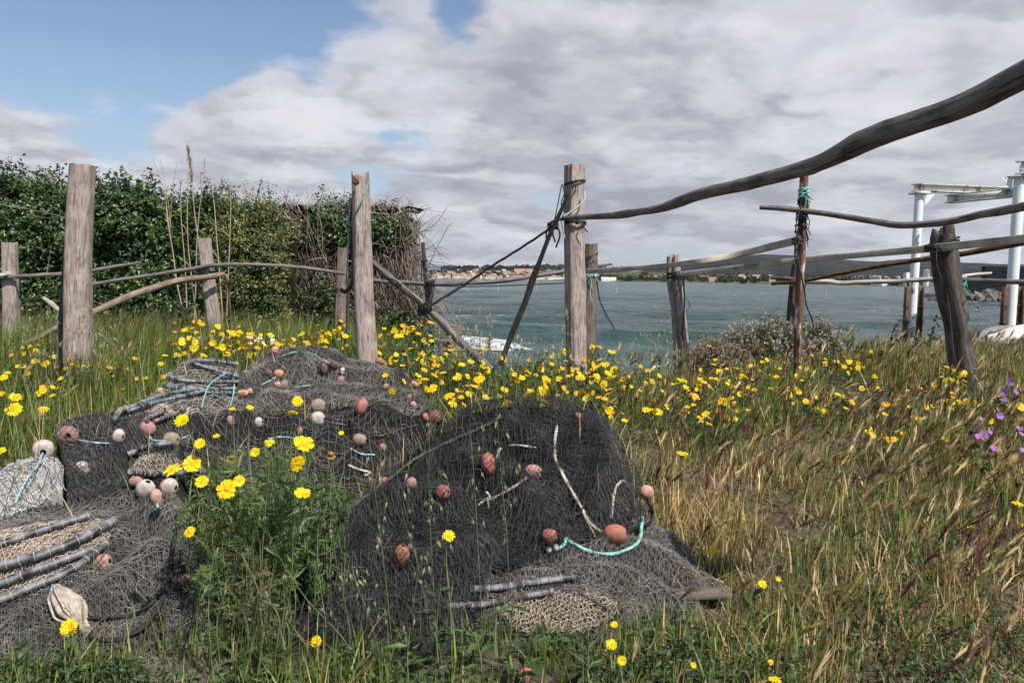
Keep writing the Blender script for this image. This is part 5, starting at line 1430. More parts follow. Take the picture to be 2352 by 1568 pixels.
# mesh lying over the floats that the net covers
for (px, py, w_) in ((1262, 1231, 40), (1225, 1085, 44), (1124, 1066, 58), (1017, 1131, 42), (922, 1276, 52), (188, 1076, 40), (155, 1000, 50), (238, 1292, 50), (424, 1336, 44), (1000, 958, 40), (616, 858, 24), (769, 839, 22), (745, 847, 28)):
    c = FPOS[px, py]; r = w_ / F * c[1] / 2 * 1.06; k = 9
    u = np.linspace(-1, 1, k); U, V_ = np.meshgrid(u, u); Uj = U + rng.normal(0, .05, U.shape); Vj = V_ + rng.normal(0, .05, U.shape)
    rr = np.clip(Uj ** 2 + Vj ** 2, 0, 1.2)
    Pn = c + r * np.stack([Uj, -np.sqrt(np.clip(1.25 - rr, .02, 2)) * .9, Vj], -1)
    nb = NB(); idx = np.arange(k * k).reshape(k, k)
    for e in (np.stack([idx[:-1, :-1].ravel(), idx[1:, 1:].ravel()], -1), np.stack([idx[1:, :-1].ravel(), idx[:-1, 1:].ravel()], -1)):
        e = e[(np.abs(e[:, 0] // k + e[:, 0] % k) % 2) == 0]
        for a_, b_ in e: loft(nb, [Pn.reshape(-1, 3)[a_], Pn.reshape(-1, 3)[b_]], .0014 * c[1] / 4, 3, cap=False)
    o = nb.build('mesh_wrap', M['net_black'] if px > 500 or px == 188 else M['net_grey'])
    near = min((f for f in FL), key=lambda f: abs(f[0] - px) + abs(f[1] - py))
    tag(o, 'loose dark mesh stretched over the ' + ' '.join(near[5].split()[:9]), 'net', None)

# lead weights, ropes on the nets
for px, py, w_, lb in ((1348, 1192, 15, 'grey lead ball low on the pale twisted rope'), (1290, 1084, 12, 'grey lead ball high on the pale twisted rope'), (1261, 1263, 15, 'grey lead ball left of the turquoise rope end'), (1277, 1257, 16, 'grey lead ball touching the turquoise rope end'), (1178, 1120, 11, 'small grey lead ball left of the pinkish float'), (1407, 1136, 8, 'tiny grey lead ball on the short pale rope')):
    p = on(px, py, .012); nb = NB(); ball(nb, (0, 0, 0), w_ / F * p[1] / 2, 0, n=14, jit=.06)
    o = nb.build('lead_weight', M['lead']); o.location = Vector([float(v) for v in p]); tag(o, lb, 'weight')


def nrope(pts, r, mat, label, h=.012, twist=1, name='rope', **kw):
    return rope([on(a, b, h) for a, b in pts], r, mat, label, name, twist, world=True, **kw)


nrope([(1278, 1262), (1296, 1250), (1300, 1236), (1310, 1243), (1345, 1262), (1395, 1272), (1440, 1262), (1468, 1240), (1474, 1205), (1476, 1186)], .0072, M['rope_teal'], 'bright turquoise rope curving below the large terracotta float', .014)
nrope([(1279, 978), (1275, 1010), (1275, 1050), (1290, 1085), (1312, 1125), (1335, 1165), (1350, 1195), (1375, 1218), (1395, 1226)], .0075, M['rope_tan'], 'long pale twisted rope running down the right of the black net', .03)
nrope([(1404, 1190), (1408, 1150), (1414, 1120), (1428, 1104), (1436, 1108)], .006, M['rope_tan'], 'short pale rope above the large terracotta float', .025)
nrope([(1118, 1150), (1160, 1130), (1195, 1108), (1215, 1092)], .0065, M['rope_tan'], 'pale rope leading to the pinkish float', .012)
nrope([(1142, 1050), (1150, 1030), (1180, 1022), (1232, 1028)], .006, M['rope_tan'], 'pale rope loop above the wide red float', .02)
nrope([(1100, 1160), (1112, 1148), (1125, 1140), (1118, 1130)], .005, M['rope_white'], 'scrap of white cord in the black net hollow', .02, name='cord')
nrope([(790, 1175), (840, 1140), (900, 1095), (960, 1050), (1030, 1015), (1110, 980), (1150, 958)], .0075, M['rope_grey'], 'long grey rope along the left fold of the black net', .03)
nrope([(1300, 1190), (1345, 1212), (1390, 1226)], .006, M['rope_black'], 'dark rope joining the pale rope to the terracotta float', .015)
nrope([(1432, 1216), (1465, 1208), (1492, 1200), (1499, 1185), (1492, 1158), (1486, 1142)], .0075, M['rope_black'], 'dark rope from the terracotta float to the pale salmon float', .03)
nrope([(200, 1462), (240, 1470), (290, 1462), (335, 1435), (370, 1385), (388, 1330), (396, 1270), (404, 1215)], .0078, M['rope_black'], 'long dark rope looping over the front left grey net', .03)
nrope([(205, 1418), (250, 1418), (300, 1412), (345, 1388), (372, 1350)], .007, M['rope_black'], 'second dark rope above the long loop, front left', .03)
nrope([(98, 1040), (88, 1065), (70, 1090), (50, 1120), (35, 1155)], .0042, M['rope_blue'], 'pale blue cord hanging from the pale float at left', .02)
nrope([(342, 998), (350, 1010), (370, 1012), (385, 1010)], .0042, M['rope_blue'], 'pale blue cord between the dusky red and tan floats', .015)
nrope([(404, 1010), (420, 1006), (434, 1000)], .0042, M['rope_blue'], 'pale blue cord end right of the round tan float', .015)
nrope([(180, 1010), (215, 1016), (250, 1018)], .0042, M['rope_blue'], 'pale blue cord right of the whitened pink float', .015)
nrope([(310, 1108), (306, 1095), (312, 1085)], .0042, M['rope_blue'], 'blue cord stub above the float cluster', .02)
nrope([(520, 856), (500, 868), (480, 885), (470, 910), (463, 935)], .0042, M['rope_teal'], 'left strand of pale teal cord hanging on the rear hoop stack', .07)
nrope([(514, 852), (532, 862), (538, 885), (534, 915), (529, 932)], .0042, M['rope_teal'], 'right strand of pale teal cord hanging on the rear hoop stack', .05)
nrope([(648, 818), (680, 808), (715, 812), (745, 828), (763, 838)], .0042, M['rope_teal'], 'teal cord arching over the top of the rear mound', .015)
nrope([(600, 884), (620, 874), (634, 866)], .0045, M['rope_teal'], 'short teal cord below the orange float pair', .015)
nrope([(668, 888), (690, 888), (712, 884)], .0042, M['rope_teal'], 'short teal cord right of the brown float', .015)
nrope([(612, 1008), (650, 1003), (690, 1010), (705, 1018)], .0042, M['rope_blue'], 'blue cord behind the daisies', .015)
nrope([(806, 1030), (830, 1042), (860, 1044)], .0042, M['rope_blue'], 'blue cord under the egg shaped tan float', .015)
nrope([(358, 1150), (362, 1165), (348, 1175)], .005, M['rope_teal'], 'frayed teal cord stub below the salmon float', .015)
nrope([(1540, 1395), (1550, 1430), (1575, 1455), (1590, 1440), (1588, 1405)], .005, M['rope_grey'], 'thin grey cord loop on the grass right of the flat net', .02)
nrope([(1330, 1360), (1400, 1400), (1460, 1450), (1480, 1475)], .006, M['rope_grey'], 'grey edge rope of the flat net at front right', .015)
nrope([(800, 960), (860, 1000), (920, 985), (960, 975)], .005, M['rope_grey'], 'greyish cord in the fold of the middle black net', .012)
nrope([(800, 1068), (825, 1078), (850, 1085), (838, 1092)], 0.006, M['rope_tan'], 'whitish frayed rope at the left flank of the black net', .02)

# tied bundle of beige net
b0 = on(128, 1342, .03); nb = NB(); r4 = np.random.default_rng(4)
pts = [(128, 1342, .016), (128, 1352, .013), (142, 1372, .034), (160, 1398, .045), (178, 1418, .030), (190, 1430, .015), (196, 1446, .018)]
Q = smooth_path(np.array([list(on(a, b, .03)) + [r_] for a, b, r_ in pts]), 40)
th = np.linspace(0, 2 * PI, 25)[:-1]
loft(nb, Q[:, :3], Q[:, 3:4] * (1 + .22 * np.cos(6 * th[None] + np.linspace(0, 3, 40)[:, None]) + .1 * np.cos(11 * th[None])), 24, mat=0)
for k in range(26):
    a_ = r4.uniform(0, 2 * PI); T, N, B = frames(Q[:, :3])
    pp = Q[2:34, :3] + (np.cos(a_ + np.linspace(0, r4.normal(0, .8), 32))[:, None] * N[2:34] + np.sin(a_ + np.linspace(0, .4, 32))[:, None] * B[2:34]) * Q[2:34, 3:4] * 1.12
    loft(nb, pp, .0035, 5, mat=0)
bd_ = nb.build('net_bundle', [M['twine_tan']]); tag(bd_, 'small tied bundle of beige netting hanging below the lowest hoop', 'net bundle')
nb = NB(); t = np.linspace(0, 6 * PI, 60); loft(nb, Q[5, :3] + np.stack([np.cos(t) * .019, np.sin(t) * .019 * .6, t * .0004 + np.sin(t) * .012], -1), .003, 6); nb.build('tie', M['rope_blue'], bd_)

# pallet timbers under the nets
def board(name, px, py, d, L, w_, t_, rz, label, ry=0., mat='post_brown'):
    c = at(px, py, d); nb = NB(); P = np.array([[-L / 2, 0, 0], [-L / 6, 0, 0], [L / 6, 0, 0], [L / 2, 0, 0]])
    mm = np.array(Matrix.Rotation(rz, 3, 'Z') @ Matrix.Rotation(ry, 3, 'Y'))
    loft(nb, smooth_path(P @ mm.T + c, 20), 1.0, 18, (w_ / 2, t_ / 2, 8.), ref=mm @ np.array([0, 1, 0]), rough=.03, seed=px * .1, rf=(2, 4), endjit=.008)
    return tag(nb.build(name, M[mat]), label, 'board')


board('pallet_board', 1612, 1362, 3.5, .24, .10, .022, .12, 'grey board end sticking out under the flat net at right')
board('pallet_board', 528, 1492, 3.0, .22, .07, .028, .15, 'broken grey board end at the front of the pile, bottom left')
c_ = at(500, 1530, 3.02); nb = NB(); loft(nb, [c_ - [0, 0, .16], c_ + [0, 0, .07]], .036, 16, 6., seed=3., rough=.03); tag(nb.build('pallet_block', M['post_dark']), 'dark timber block under the broken board, bottom left', 'block')
board('pallet_board', 470, 1562, 2.85, .14, .06, .02, .05, 'splintered orange-brown wood at the bottom edge', mat='log_brown')
# ================================================================ hedge, shed, vines, canes, shrubs
M['ivy'] = foliage('ivy_leaves', .38, .22, .5)
M['leaf'] = foliage('weed_leaves', .48, .2, .4)
M['dryleaf'] = foliage('dry_stems', .85, .1, .15, (1, .9, .7))
M['bark'] = plain('brown_stems', (.06, .045, .03), (.13, .1, .07), 20, .9, .1)
M['vine'] = plain('bare_tan_vines', (.20, .145, .115), (.44, .365, .305), 6, .9, .1, kind='pos')
M['shade'] = plain('dark_inner_shade', (.012, .013, .008), (.03, .028, .016), 8, .95, .05)  # near-black colour stands in for the shade deep inside the hedge
M['cane'] = plain('tan_reed_cane', (.30, .215, .13), (.46, .36, .24), 9, .7, .3, stretch=(1, 1, .3))


def thin(nb, P, r, mat=0, col=(1, 1, 1), n=3):
    P = np.asarray(P, float); loft(nb, P, np.linspace(r, r * .5, len(P)), n, mat=mat, col=col, cap=False)


# shed: plank wall and corrugated roof almost buried in growth
sh = empty('shed', at(780, 760, 12.4), 'old shed with corrugated roof buried under ivy and dead vines', 'shed')
d_s = 12.5; xa, xb = (590 - W / 2) / F * d_s, (925 - W / 2) / F * d_s
nb = NB()
for i in range(17):
    xx0 = xa + (xb - xa) * i / 17; box(nb, (xx0 + (xb - xa) / 34, d_s + .05 + .01 * (i % 2), .2), (xb - xa) / 17 - .012, .03, 2.22)
box(nb, (xb - .015, d_s + .95, .2), .03, 1.7, 2.2)
nb.build('plank_wall', wood('reddish_planks', (.03, .022, .018), (.085, .062, .052), (.15, .115, .1), 30, 2), sh)
xr = np.linspace(xa - .3, xb + .12, 150); yr2 = np.linspace(d_s - .22, d_s + 2.0, 6)
Xr, Yr = np.meshgrid(xr, yr2); Zr = 2.47 + .035 * np.sin(Xr * 2 * PI / .23) + (Yr - d_s) * .06 + .02 * (vnoise(Xr * .8, 1.) - .5)
a = np.arange(5)[:, None] * 150 + np.arange(149)[None]; Fq = np.stack([a, a + 1, a + 151, a + 150], -1).reshape(-1, 4)
nb = NB(); V = np.stack([Xr, Yr, Zr], -1).reshape(-1, 3); nb.add(V, Fq); nb.add(V - [0, 0, .012], Fq[:, ::-1])
nb.build('corrugated_roof', plain('old_fibre_cement', (.05, .042, .038), (.16, .14, .125), 6, .95, .1), sh)

# ivy hedge: shoots with leaves over a lumpy mass
top = np.array([(-400, 392), (-100, 398), (0, 398), (40, 402), (75, 400), (105, 412), (130, 436), (165, 442), (195, 438), (222, 424), (255, 410), (285, 425), (310, 440), (345, 455), (362, 455), (400, 462), (425, 448), (450, 444), (480, 446), (520, 446), (560, 455), (590, 458), (620, 476), (648, 488), (660, 500)], float)


def hedge(name, label, x0, x1, dfront, topf, botz, nshoot, cols, size, mat, lump=.35, asp=.62, inner=True, top_h=.28, dens=34, leafn=None):
    ro = empty(name, ((x0 + x1) / 2, dfront, botz), label, 'hedge' if 'hedge' in name else 'shrub')
    nb = NB(); tw = NB()
    u = rng.uniform(x0, x1, nshoot); zt = topf(u); v = rng.uniform(0, 1, nshoot) ** .85
    z = botz + v * (zt - botz)
    bulge = lump * (fbm(u * 1.1 + 3, z * 1.3, 2.2, 3) - .5) * 2 + .10 * (fbm(u * 4., z * 4., 7.2, 2) - .5) * 2
    y = dfront - bulge + .28 * sst(.72, 1.0, v) ** 2 * 1.6
    # shoots on the top stand up
    nt_ = int(nshoot * top_h); ut = rng.uniform(x0, x1, nt_)
    C_ = np.stack([u, y, z], -1); Ct = np.stack([ut, dfront + rng.uniform(.05, 1.2, nt_), topf(ut) - .1], -1)
    out = np.concatenate([np.stack([rng.normal(0, .5, nshoot), -rng.uniform(.5, 1.2, nshoot), rng.uniform(-.2, .9, nshoot)], -1), np.stack([rng.normal(0, .35, nt_), rng.normal(-.15, .3, nt_), np.full(nt_, 1.)], -1)])
    Cc = np.concatenate([C_, Ct]); N_ = len(Cc)
    out /= np.linalg.norm(out, axis=1, keepdims=True)
    ln = rng.uniform(.10, .30, N_); ln[nshoot:] = .06 + .50 * rng.random(nt_) ** 2.2
    tint = np.array(cols)[rng.choice(len(cols), N_, p=[.5, .3, .2] if len(cols) == 3 else None)]
    pos, nr, col, sz = [], [], [], []
    for i in range(N_):
        k = int(dens * rng.uniform(.6, 1.3)); t = rng.uniform(0, 1, k)
        sp = .075 * (1 - .55 * t)
        q = Cc[i] + out[i] * (t * ln[i])[:, None] + rng.normal(size=(k, 3)) * sp[:, None]
        pos.append(q); nn = out[i] * .8 + np.array([.25, -.35, .75]) * .6 + rng.normal(size=(k, 3)) * .6; nr.append(nn)
        col.append(vary(tint[i], k, .22, .08)); sz.append(rng.uniform(.6, 1.25, k) * size)
        if i % 5 == 0 or i >= nshoot and i % 2 == 0:
            thin(tw, [Cc[i] - out[i] * .2, Cc[i] + out[i] * ln[i] * .5, Cc[i] + out[i] * ln[i] * 1.05], .006, n=3)
    leaves(nb, np.concatenate(pos), np.concatenate(sz), np.concatenate(col), 0, np.concatenate(nr), asp)
    nb.build('foliage', mat, ro, smooth=False); tw.build('twigs', M['bark'], ro)
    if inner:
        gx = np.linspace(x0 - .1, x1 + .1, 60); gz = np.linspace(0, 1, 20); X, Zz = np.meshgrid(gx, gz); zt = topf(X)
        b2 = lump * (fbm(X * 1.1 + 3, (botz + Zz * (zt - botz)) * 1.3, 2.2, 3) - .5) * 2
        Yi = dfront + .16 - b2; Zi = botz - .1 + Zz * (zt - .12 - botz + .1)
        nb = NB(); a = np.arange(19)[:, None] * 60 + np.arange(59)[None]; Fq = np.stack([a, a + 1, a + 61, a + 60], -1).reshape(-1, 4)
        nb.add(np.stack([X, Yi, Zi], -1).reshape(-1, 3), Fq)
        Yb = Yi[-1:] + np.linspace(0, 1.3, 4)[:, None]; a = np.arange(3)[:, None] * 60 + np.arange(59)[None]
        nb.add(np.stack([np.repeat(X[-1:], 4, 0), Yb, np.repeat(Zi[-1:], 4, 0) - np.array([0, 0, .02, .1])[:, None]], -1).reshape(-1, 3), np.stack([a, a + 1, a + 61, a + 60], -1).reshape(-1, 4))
        nb.build('inner_mass', M['shade'], ro)  # closed sheet behind the leaves, inner shade painted as its colour
    return ro


def topfun(dref, arr=top, jit=.10):
    xw = (arr[:, 0] - W / 2) / F * dref; zw = CAMZ + (hyat(arr[:, 0]) - arr[:, 1]) / F * dref
    return lambda x: np.interp(x, xw, zw) - .16 + jit * (fbm(np.asarray(x) * 2.6, 3.3, 1.1, 4) - .5) * 5.0


xw = lambda px, d: (px - W / 2) / F * d
IV = [(.038, .078, .02), (.09, .145, .03), (.02, .038, .013)]
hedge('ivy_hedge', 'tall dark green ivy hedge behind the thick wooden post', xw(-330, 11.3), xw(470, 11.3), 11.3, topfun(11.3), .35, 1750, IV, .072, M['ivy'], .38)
hedge('leafy_shrub', 'yellowish green shrub mixed with dead stems right of the canes', xw(430, 11.5), xw(655, 11.5), 11.5, topfun(11.5), .35, 620, [(.10, .125, .035), (.065, .10, .028), (.26, .21, .045)], .058, M['ivy'], .3, .45, top_h=.3)
tp2 = np.array([(720, 500), (735, 480), (760, 462), (800, 468), (815, 485), (850, 490), (880, 486), (905, 492), (918, 505)], float)
hedge('ivy_clump', 'green ivy clump hanging over the shed roof edge', xw(725, 12.3), xw(926, 12.3), 12.18, topfun(12.3, tp2, .05), 1.9, 430, IV, .062, M['ivy'], .12, inner=False, top_h=.4)
tp3 = np.array([(690, 640), (750, 600), (800, 650), (870, 680), (930, 700), (985, 745)], float)
hedge('low_bramble', 'low dark leaved bramble at the foot of the shed', xw(690, 11.9), xw(985, 11.9), 11.9, topfun(11.9, tp3, .1), .3, 130, [(.035, .06, .02), (.05, .085, .025), (.06, .055, .025)], .06, M['ivy'], .3, inner=False, top_h=.4)

# dead vine tangle
def vines(name, label, x0, x1, zlo, zhi, d0, n, lean=.2, mat='vine', r=.007, curl=1.0):
    nb = NB()
    for i in range(n):
        x = rng.uniform(x0, x1); z = rng.uniform(zlo + .3, zhi); y = d0 + rng.normal(0, .12)
        L = rng.uniform(.6, 1.8); k = 9; P = [np.array([x, y, z])]; a = rng.normal(0, lean); vz = -1.0 if rng.random() < .72 else rng.uniform(-.4, .8)
        for j in range(k):
            a += rng.normal(0, .35 * curl); vz += rng.normal(0, .25 * curl)
            q = P[-1] + np.array([math.sin(a), rng.normal(0, .35), vz]) * L / k
            vz = -abs(vz) if q[2] > zhi + rng.uniform(0, .18) else vz; q[2] = max(q[2], zlo); q[1] = min(q[1], d0 + .2); P.append(q)
        thin(nb, smooth_path(np.array(P), 14), rng.uniform(.5, 1.2) * r, col=(1, 1, 1))
    return tag(nb.build(name, M[mat]), label, 'vines')


vines('dead_vines', 'pale tangle of bare dead vines hanging on the shed front', xw(590, 12.2), xw(790, 12.2), .4, 2.36, 12.2, 1200, .15, curl=.8)
vines('dead_vines', 'bare brown vines curling round the right corner of the shed', xw(838, 12.2), xw(945, 12.2), .4, 2.36, 12.2, 900, .12, curl=.7)
vines('dead_vines', 'dark bare creeper stems between ivy clump and rails on the shed', xw(700, 12.3), xw(860, 12.3), .4, 2.3, 12.3, 260, .2, 'bark', .009)
vines('dead_vines', 'pale dry vines spilling round the far right corner of the shed', xw(915, 12.3), xw(958, 12.3), .5, 2.2, 12.6, 260, .05, curl=.45)
nb = NB()
for i in range(60):
    x = xw(rng.uniform(655, 935), 12.3); z = 2.42 + (0 if x < xw(900, 12.3) else -rng.uniform(0, 1.4)); P = [np.array([x, 12.2 + rng.normal(0, .2), z])]; a = rng.normal(0, .5)
    for j in range(6):
        a += rng.normal(0, .5); P.append(P[-1] + np.array([math.sin(a), rng.normal(0, .2), math.cos(a)]) * rng.uniform(.02, .07))
    thin(nb, smooth_path(np.array(P), 14), .0045)
tag(nb.build('dead_vines', M['vine']), 'thin dry tendrils sticking out along the shed roof edge', 'vines')

# canes
def cane(pts, d, r, label, plume=None, leavesn=3):
    P = np.array([at(a, b, d + .02 * i) for i, (a, b) in enumerate(pts)]); P = np.concatenate([P, [[P[-1][0], P[-1][1], .3]]]) if P[-1][2] > .35 and leavesn + r > .0065 else P; Q = smooth_path(P, 50)
    ro = empty('reed_cane', P[-1], label, 'cane', None)
    nb = NB(); rad = np.linspace(r * .35, r, 50)[:, None] * (1 + .18 * (np.arange(50) % 7 == 0)[:, None]) * np.ones((1, 7)); loft(nb, Q, rad, 7); nb.build('stem', M['cane'], ro)
    if plume:
        nb = NB(); n = 160; t = rng.uniform(0, plume, n); b = Q[(t * 49).astype(int)]
        blades(nb, b + rng.normal(0, .006, (n, 3)), rng.uniform(.05, .11, n), np.full(n, .006), rng.uniform(0, 6.28, n), rng.uniform(.1, .45, n), rng.uniform(0, .5, n), vary((.22, .15, .10), n)); nb.build('plume', M['dryleaf'], ro)
    if leavesn:
        nb = NB(); i = rng.integers(8, 42, leavesn); blades(nb, Q[i], rng.uniform(.25, .5, leavesn), np.full(leavesn, .022), rng.choice([0, PI], leavesn) + rng.normal(0, .5, leavesn), rng.uniform(.2, .6, leavesn), rng.uniform(.8, 1.6, leavesn), vary((.25, .24, .10), leavesn), seg=5); nb.build('leaves', M['dryleaf'], ro)


cane([(432, 347), (440, 410), (448, 500), (462, 590), (470, 660), (478, 760)], 10.3, .012, 'tallest reed cane with brown plume rising above the hedge', .16)
cane([(470, 365), (466, 430), (458, 480), (452, 560), (450, 640), (446, 760)], 10.5, .011, 'thin straight reed cane right of the plumed one', None)
cane([(380, 430), (384, 500), (397, 580), (408, 660), (430, 760)], 10.4, .013, 'tan reed cane leaning from the hedge, left of the group', None)
cane([(414, 415), (416, 500), (424, 600), (428, 680), (430, 760)], 10.5, .013, 'upright reed cane left of the plumed one', None)
cane([(432, 400), (430, 470), (432, 560), (440, 640), (452, 750)], 10.6, .012, 'reed cane crossing behind the plumed one', None)
cane([(350, 365), (372, 420), (382, 470), (392, 560)], 10.8, .006, 'fine bare stalk fanning up left of the reed canes', None, 0)
cane([(368, 367), (380, 430), (388, 480), (392, 560)], 10.8, .006, 'fine upright stalk above the hedge left of the canes', None, 0)
cane([(406, 375), (396, 440), (392, 500), (392, 560)], 10.8, .006, 'fine stalk leaning right above the hedge', None, 0)
cane([(486, 430), (492, 470), (497, 540), (505, 640), (512, 750)], 10.7, .014, 'leafy reed cane behind the leaning post', None, 6)
cane([(527, 430), (530, 470), (528, 540), (524, 640), (520, 750)], 10.8, .013, 'leafy reed cane right of the leaning post', None, 6)
nb = NB(); loft(nb, smooth_path(np.array([at(a, b, 10.2) for a, b in ((514, 630), (524, 650), (527, 690), (530, 740), (524, 760))]), 30), .014, 8, rough=.15); tag(nb.build('vine_stem', M['bark']), 'crooked brown vine stem below the rail end by the leaning post', 'stem')
nb = NB()
for a in (((0, 470), (50, 478), (110, 490), (150, 500)), ((0, 520), (30, 505), (80, 497), (130, 505)), ((95, 590), (120, 560), (160, 540), (190, 545)), ((105, 640), (112, 600), (118, 560))):
    thin(nb, smooth_path(np.array([at(p_, q, 10.75 + .05 * i) for i, (p_, q) in enumerate(a)]), 16), .008)
tag(nb.build('bare_twigs', M['vine']), 'bare grey twigs arching out of the ivy at the far left', 'twigs')


# silver and dry shrubs by the water
def shrub(name, label, cx, d, wpx, hpx_top, cols, n, size, stemmat, dry=0.):
    x = xw(cx, d); g = float(G(x, d)); rw_ = wpx / F * d / 2; zt = CAMZ + (float(hyat(cx)) - hpx_top) / F * d
    ro = empty(name, (x, d, g), label, 'shrub'); nb, tw = NB(), NB(); pos, nr, col = [], [], []
    h = zt - g
    for i in range(n):
        az, el = rng.uniform(0, 2 * PI), rng.beta(1.2, 1.1)
        tip = np.array([math.cos(az) * rw_ * math.sqrt(1 - (el * .92) ** 2) * rng.uniform(.5, 1.08), math.sin(az) * rw_ * .8 * math.sqrt(1 - (el * .9) ** 2), el * h * rng.uniform(.8, 1.12)])
        b = np.array([x, d, g]) + tip * [.25, .25, 0]; e = np.array([x, d, g]) + tip
        P = smooth_path(np.array([b, (b + e) / 2 + rng.normal(0, .03, 3), e]), 6); thin(tw, P, .005)
        k = int(26 * (1 - dry)); t = rng.uniform(.35, 1.05, k)[:, None]
        pos.append(b + (e - b) * t + rng.normal(0, .028, (k, 3))); nr.append(rng.normal(size=(k, 3)) + [.3, -.3, .6]); col.append(vary(cols[i % len(cols)], k, .2, .05))
    pos = np.concatenate(pos)
    leaves(nb, pos, rng.uniform(.6, 1.3, len(pos)) * size, np.concatenate(col), 0, np.concatenate(nr), .45)
    nb.build('foliage', M['leaf'], ro, smooth=False); tw.build('stems', M[stemmat], ro)


SV = [(.29, .28, .22), (.38, .36, .295), (.2, .205, .15), (.33, .285, .235)]
shrub('silver_shrub', 'silvery grey shrub around the foot of the dark post', 1790, 9.7, 220, 730, SV, 520, .042, 'vine')
shrub('silver_shrub', 'silvery grey shrub right of the rusty pole', 1880, 9.6, 120, 736, SV, 330, .042, 'vine')
shrub('silver_shrub', 'small silver green bush left of the dark post', 1715, 9.6, 140, 748, SV, 300, .042, 'vine')
shrub('dry_shrub', 'brownish dry shrub at the water edge beside the forked post', 1640, 9.4, 180, 768, [(.34, .27, .21), (.27, .22, .165)], 330, .036, 'vine', .35)


def sprig(pts, d, label, n=16, col=(.05, .075, .03), size=.05):
    P = smooth_path(np.array([at(a, b, d) for a, b in pts]), 24); ro = empty('bramble_sprig', P[0], label, 'sprig')
    nb = NB(); thin(nb, P, .005); nb.build('stem', M['bark'], ro)
    nb = NB(); i = rng.integers(3, 24, n * 2); leaves(nb, P[i] + rng.normal(0, .02, (n * 2, 3)), rng.uniform(.6, 1.2, n * 2) * size, vary(col, n * 2), 0, rng.normal(size=(n * 2, 3)) + [0, -.4, .6], .6); nb.build('leaves', M['leaf'], ro)


sprig([(2045, 800), (2050, 770), (2065, 740), (2095, 722)], 9.0, 'dark leafy sprig arching beside the white column foot')
sprig([(2135, 800), (2140, 770), (2150, 745), (2155, 725)], 8.6, 'upright bramble sprig left of the split post')
sprig([(2105, 800), (2100, 770), (2080, 750)], 8.8, 'short bramble sprig between column foot and split post')
sprig([(2200, 730), (2218, 690), (2240, 700), (2250, 720)], 7.5, 'thin dry sprig right of the split post', 8, (.2, .15, .09), .04)
# ================================================================ meadow
NX0, NX1, NY0, NY1, NR = -4.2, 2.2, 2.2, 8.0, .02
_gx, _gy = np.meshgrid(np.arange(NX0, NX1, NR), np.arange(NY0, NY1, NR))
NZ = netz(_gx, _gy)
NM = NZ > G(_gx, _gy) + .015


def lookup(x, y):
    i = np.clip(((np.asarray(y) - NY0) / NR).astype(int), 0, NM.shape[0] - 1); j = np.clip(((np.asarray(x) - NX0) / NR).astype(int), 0, NM.shape[1] - 1)
    inside = (x > NX0) & (x < NX1) & (y > NY0) & (y < NY1)
    return np.where(inside, NM[i, j], False), np.where(inside, NZ[i, j], -9.)


def crest(x): return 15.5 - 6.9 * sst(-2.6, -1.0, x) + 2.4 * sst(1.9, 3.6, x)


bare = []
for px, py, rx, ry in ((1790, 1030, .55, .16), (1700, 1015, .3, .12), (2080, 922, .6, .25), (1960, 915, .4, .2), (2000, 945, .3, .15)):
    p = hit(px, py, .03, nets=False); bare.append((p[0], p[1], rx, ry * 1.6))


def bareness(x, y):
    b = 0
    for cx, cy, rx, ry in bare: b = np.maximum(b, np.exp(-(((x - cx) / rx) ** 2 + ((y - cy) / ry) ** 2) ** 1.5))
    return b


GREEN = np.array([.07, .13, .022]); LIME = np.array([.17, .245, .035]); STRAW = np.array([.56, .395, .18]); RED = np.array([.19, .075, .05]); OLIVE = np.array([.10, .105, .035])


def field(n, xr=(-6.5, 7.6), yr_=(1.9, 12.4)):
    x = rng.uniform(*xr, n); y = yr_[0] + (yr_[1] - yr_[0]) * rng.uniform(0, 1, n) ** 1.35
    z = G(x, y); px, py = proj(np.stack([x, y, z], -1))
    ok = (px > -620) & (px < 3000) & (py < 1800) & (y < crest(x) + .5 - .9 * (x > -2.2) * (x < 2.2) * 0)
    covered, _ = lookup(x, y)
    ok &= ~covered
    return x[ok], y[ok], z[ok]


def strawness(x, y):
    n_ = fbm(x * 1.1 + 5, y * 1.1, 8.8, 3)
    s = sst(.35, .95, x) * sst(6.6, 5.0, y) * sst(2.5, 3.4, y)
    return np.clip(s * (.40 + 2.6 * (n_ - .5)) + .16 * sst(.8, 1.6, x) + .55 * (fbm(x * .8 - 4, y * .9, 2.8, 3) - .5) + .06, 0, .92)


# --- grass
x, y, z = field(275000, (-8.5, 9.5))
keep = rng.random(len(x)) > .9 * bareness(x, y)
cl = fbm(x * 3.3, y * 3.3, 1.7, 3); keep &= rng.random(len(x)) < np.clip(.36 + (cl - .44) * 4.6, .03, 1)
x, y, z, cl = x[keep], y[keep], z[keep], cl[keep]
pxk, _ = proj(np.stack([x, y, z], -1)); ridge_ = (pxk > 1400) & (pxk < 1960) & (y > 7.2)
n = len(x); st = strawness(x, y)
left = sst(-.9, -1.8, x) * sst(4.2, 5.2, y)
isS = rng.random(n) < st
col = np.where(isS[:, None], vary(STRAW, n, .28, .08), vary(GREEN, n, .3, .1))
lm = (~isS) & (rng.random(n) < .22); col[lm] = vary(LIME, int(lm.sum()), .25, .08)
rd = rng.random(n) < .10 * sst(.3, 1, x) + .02; col[rd] = vary(RED, int(rd.sum()), .25, .1)
h = (.09 + .15 * rng.random(n) ** 1.3) * (1 + .9 * left + .35 * sst(5.5, 8, y)) * (.65 + .8 * cl)
h *= 1 - .55 * sst(3.5, 2.4, y) * sst(.8, 1.4, x)
h = np.where(ridge_, h * .55, h)
az = np.where(rng.random(n) < .3, rng.normal(.2, .9, n), rng.uniform(0, 2 * PI, n))
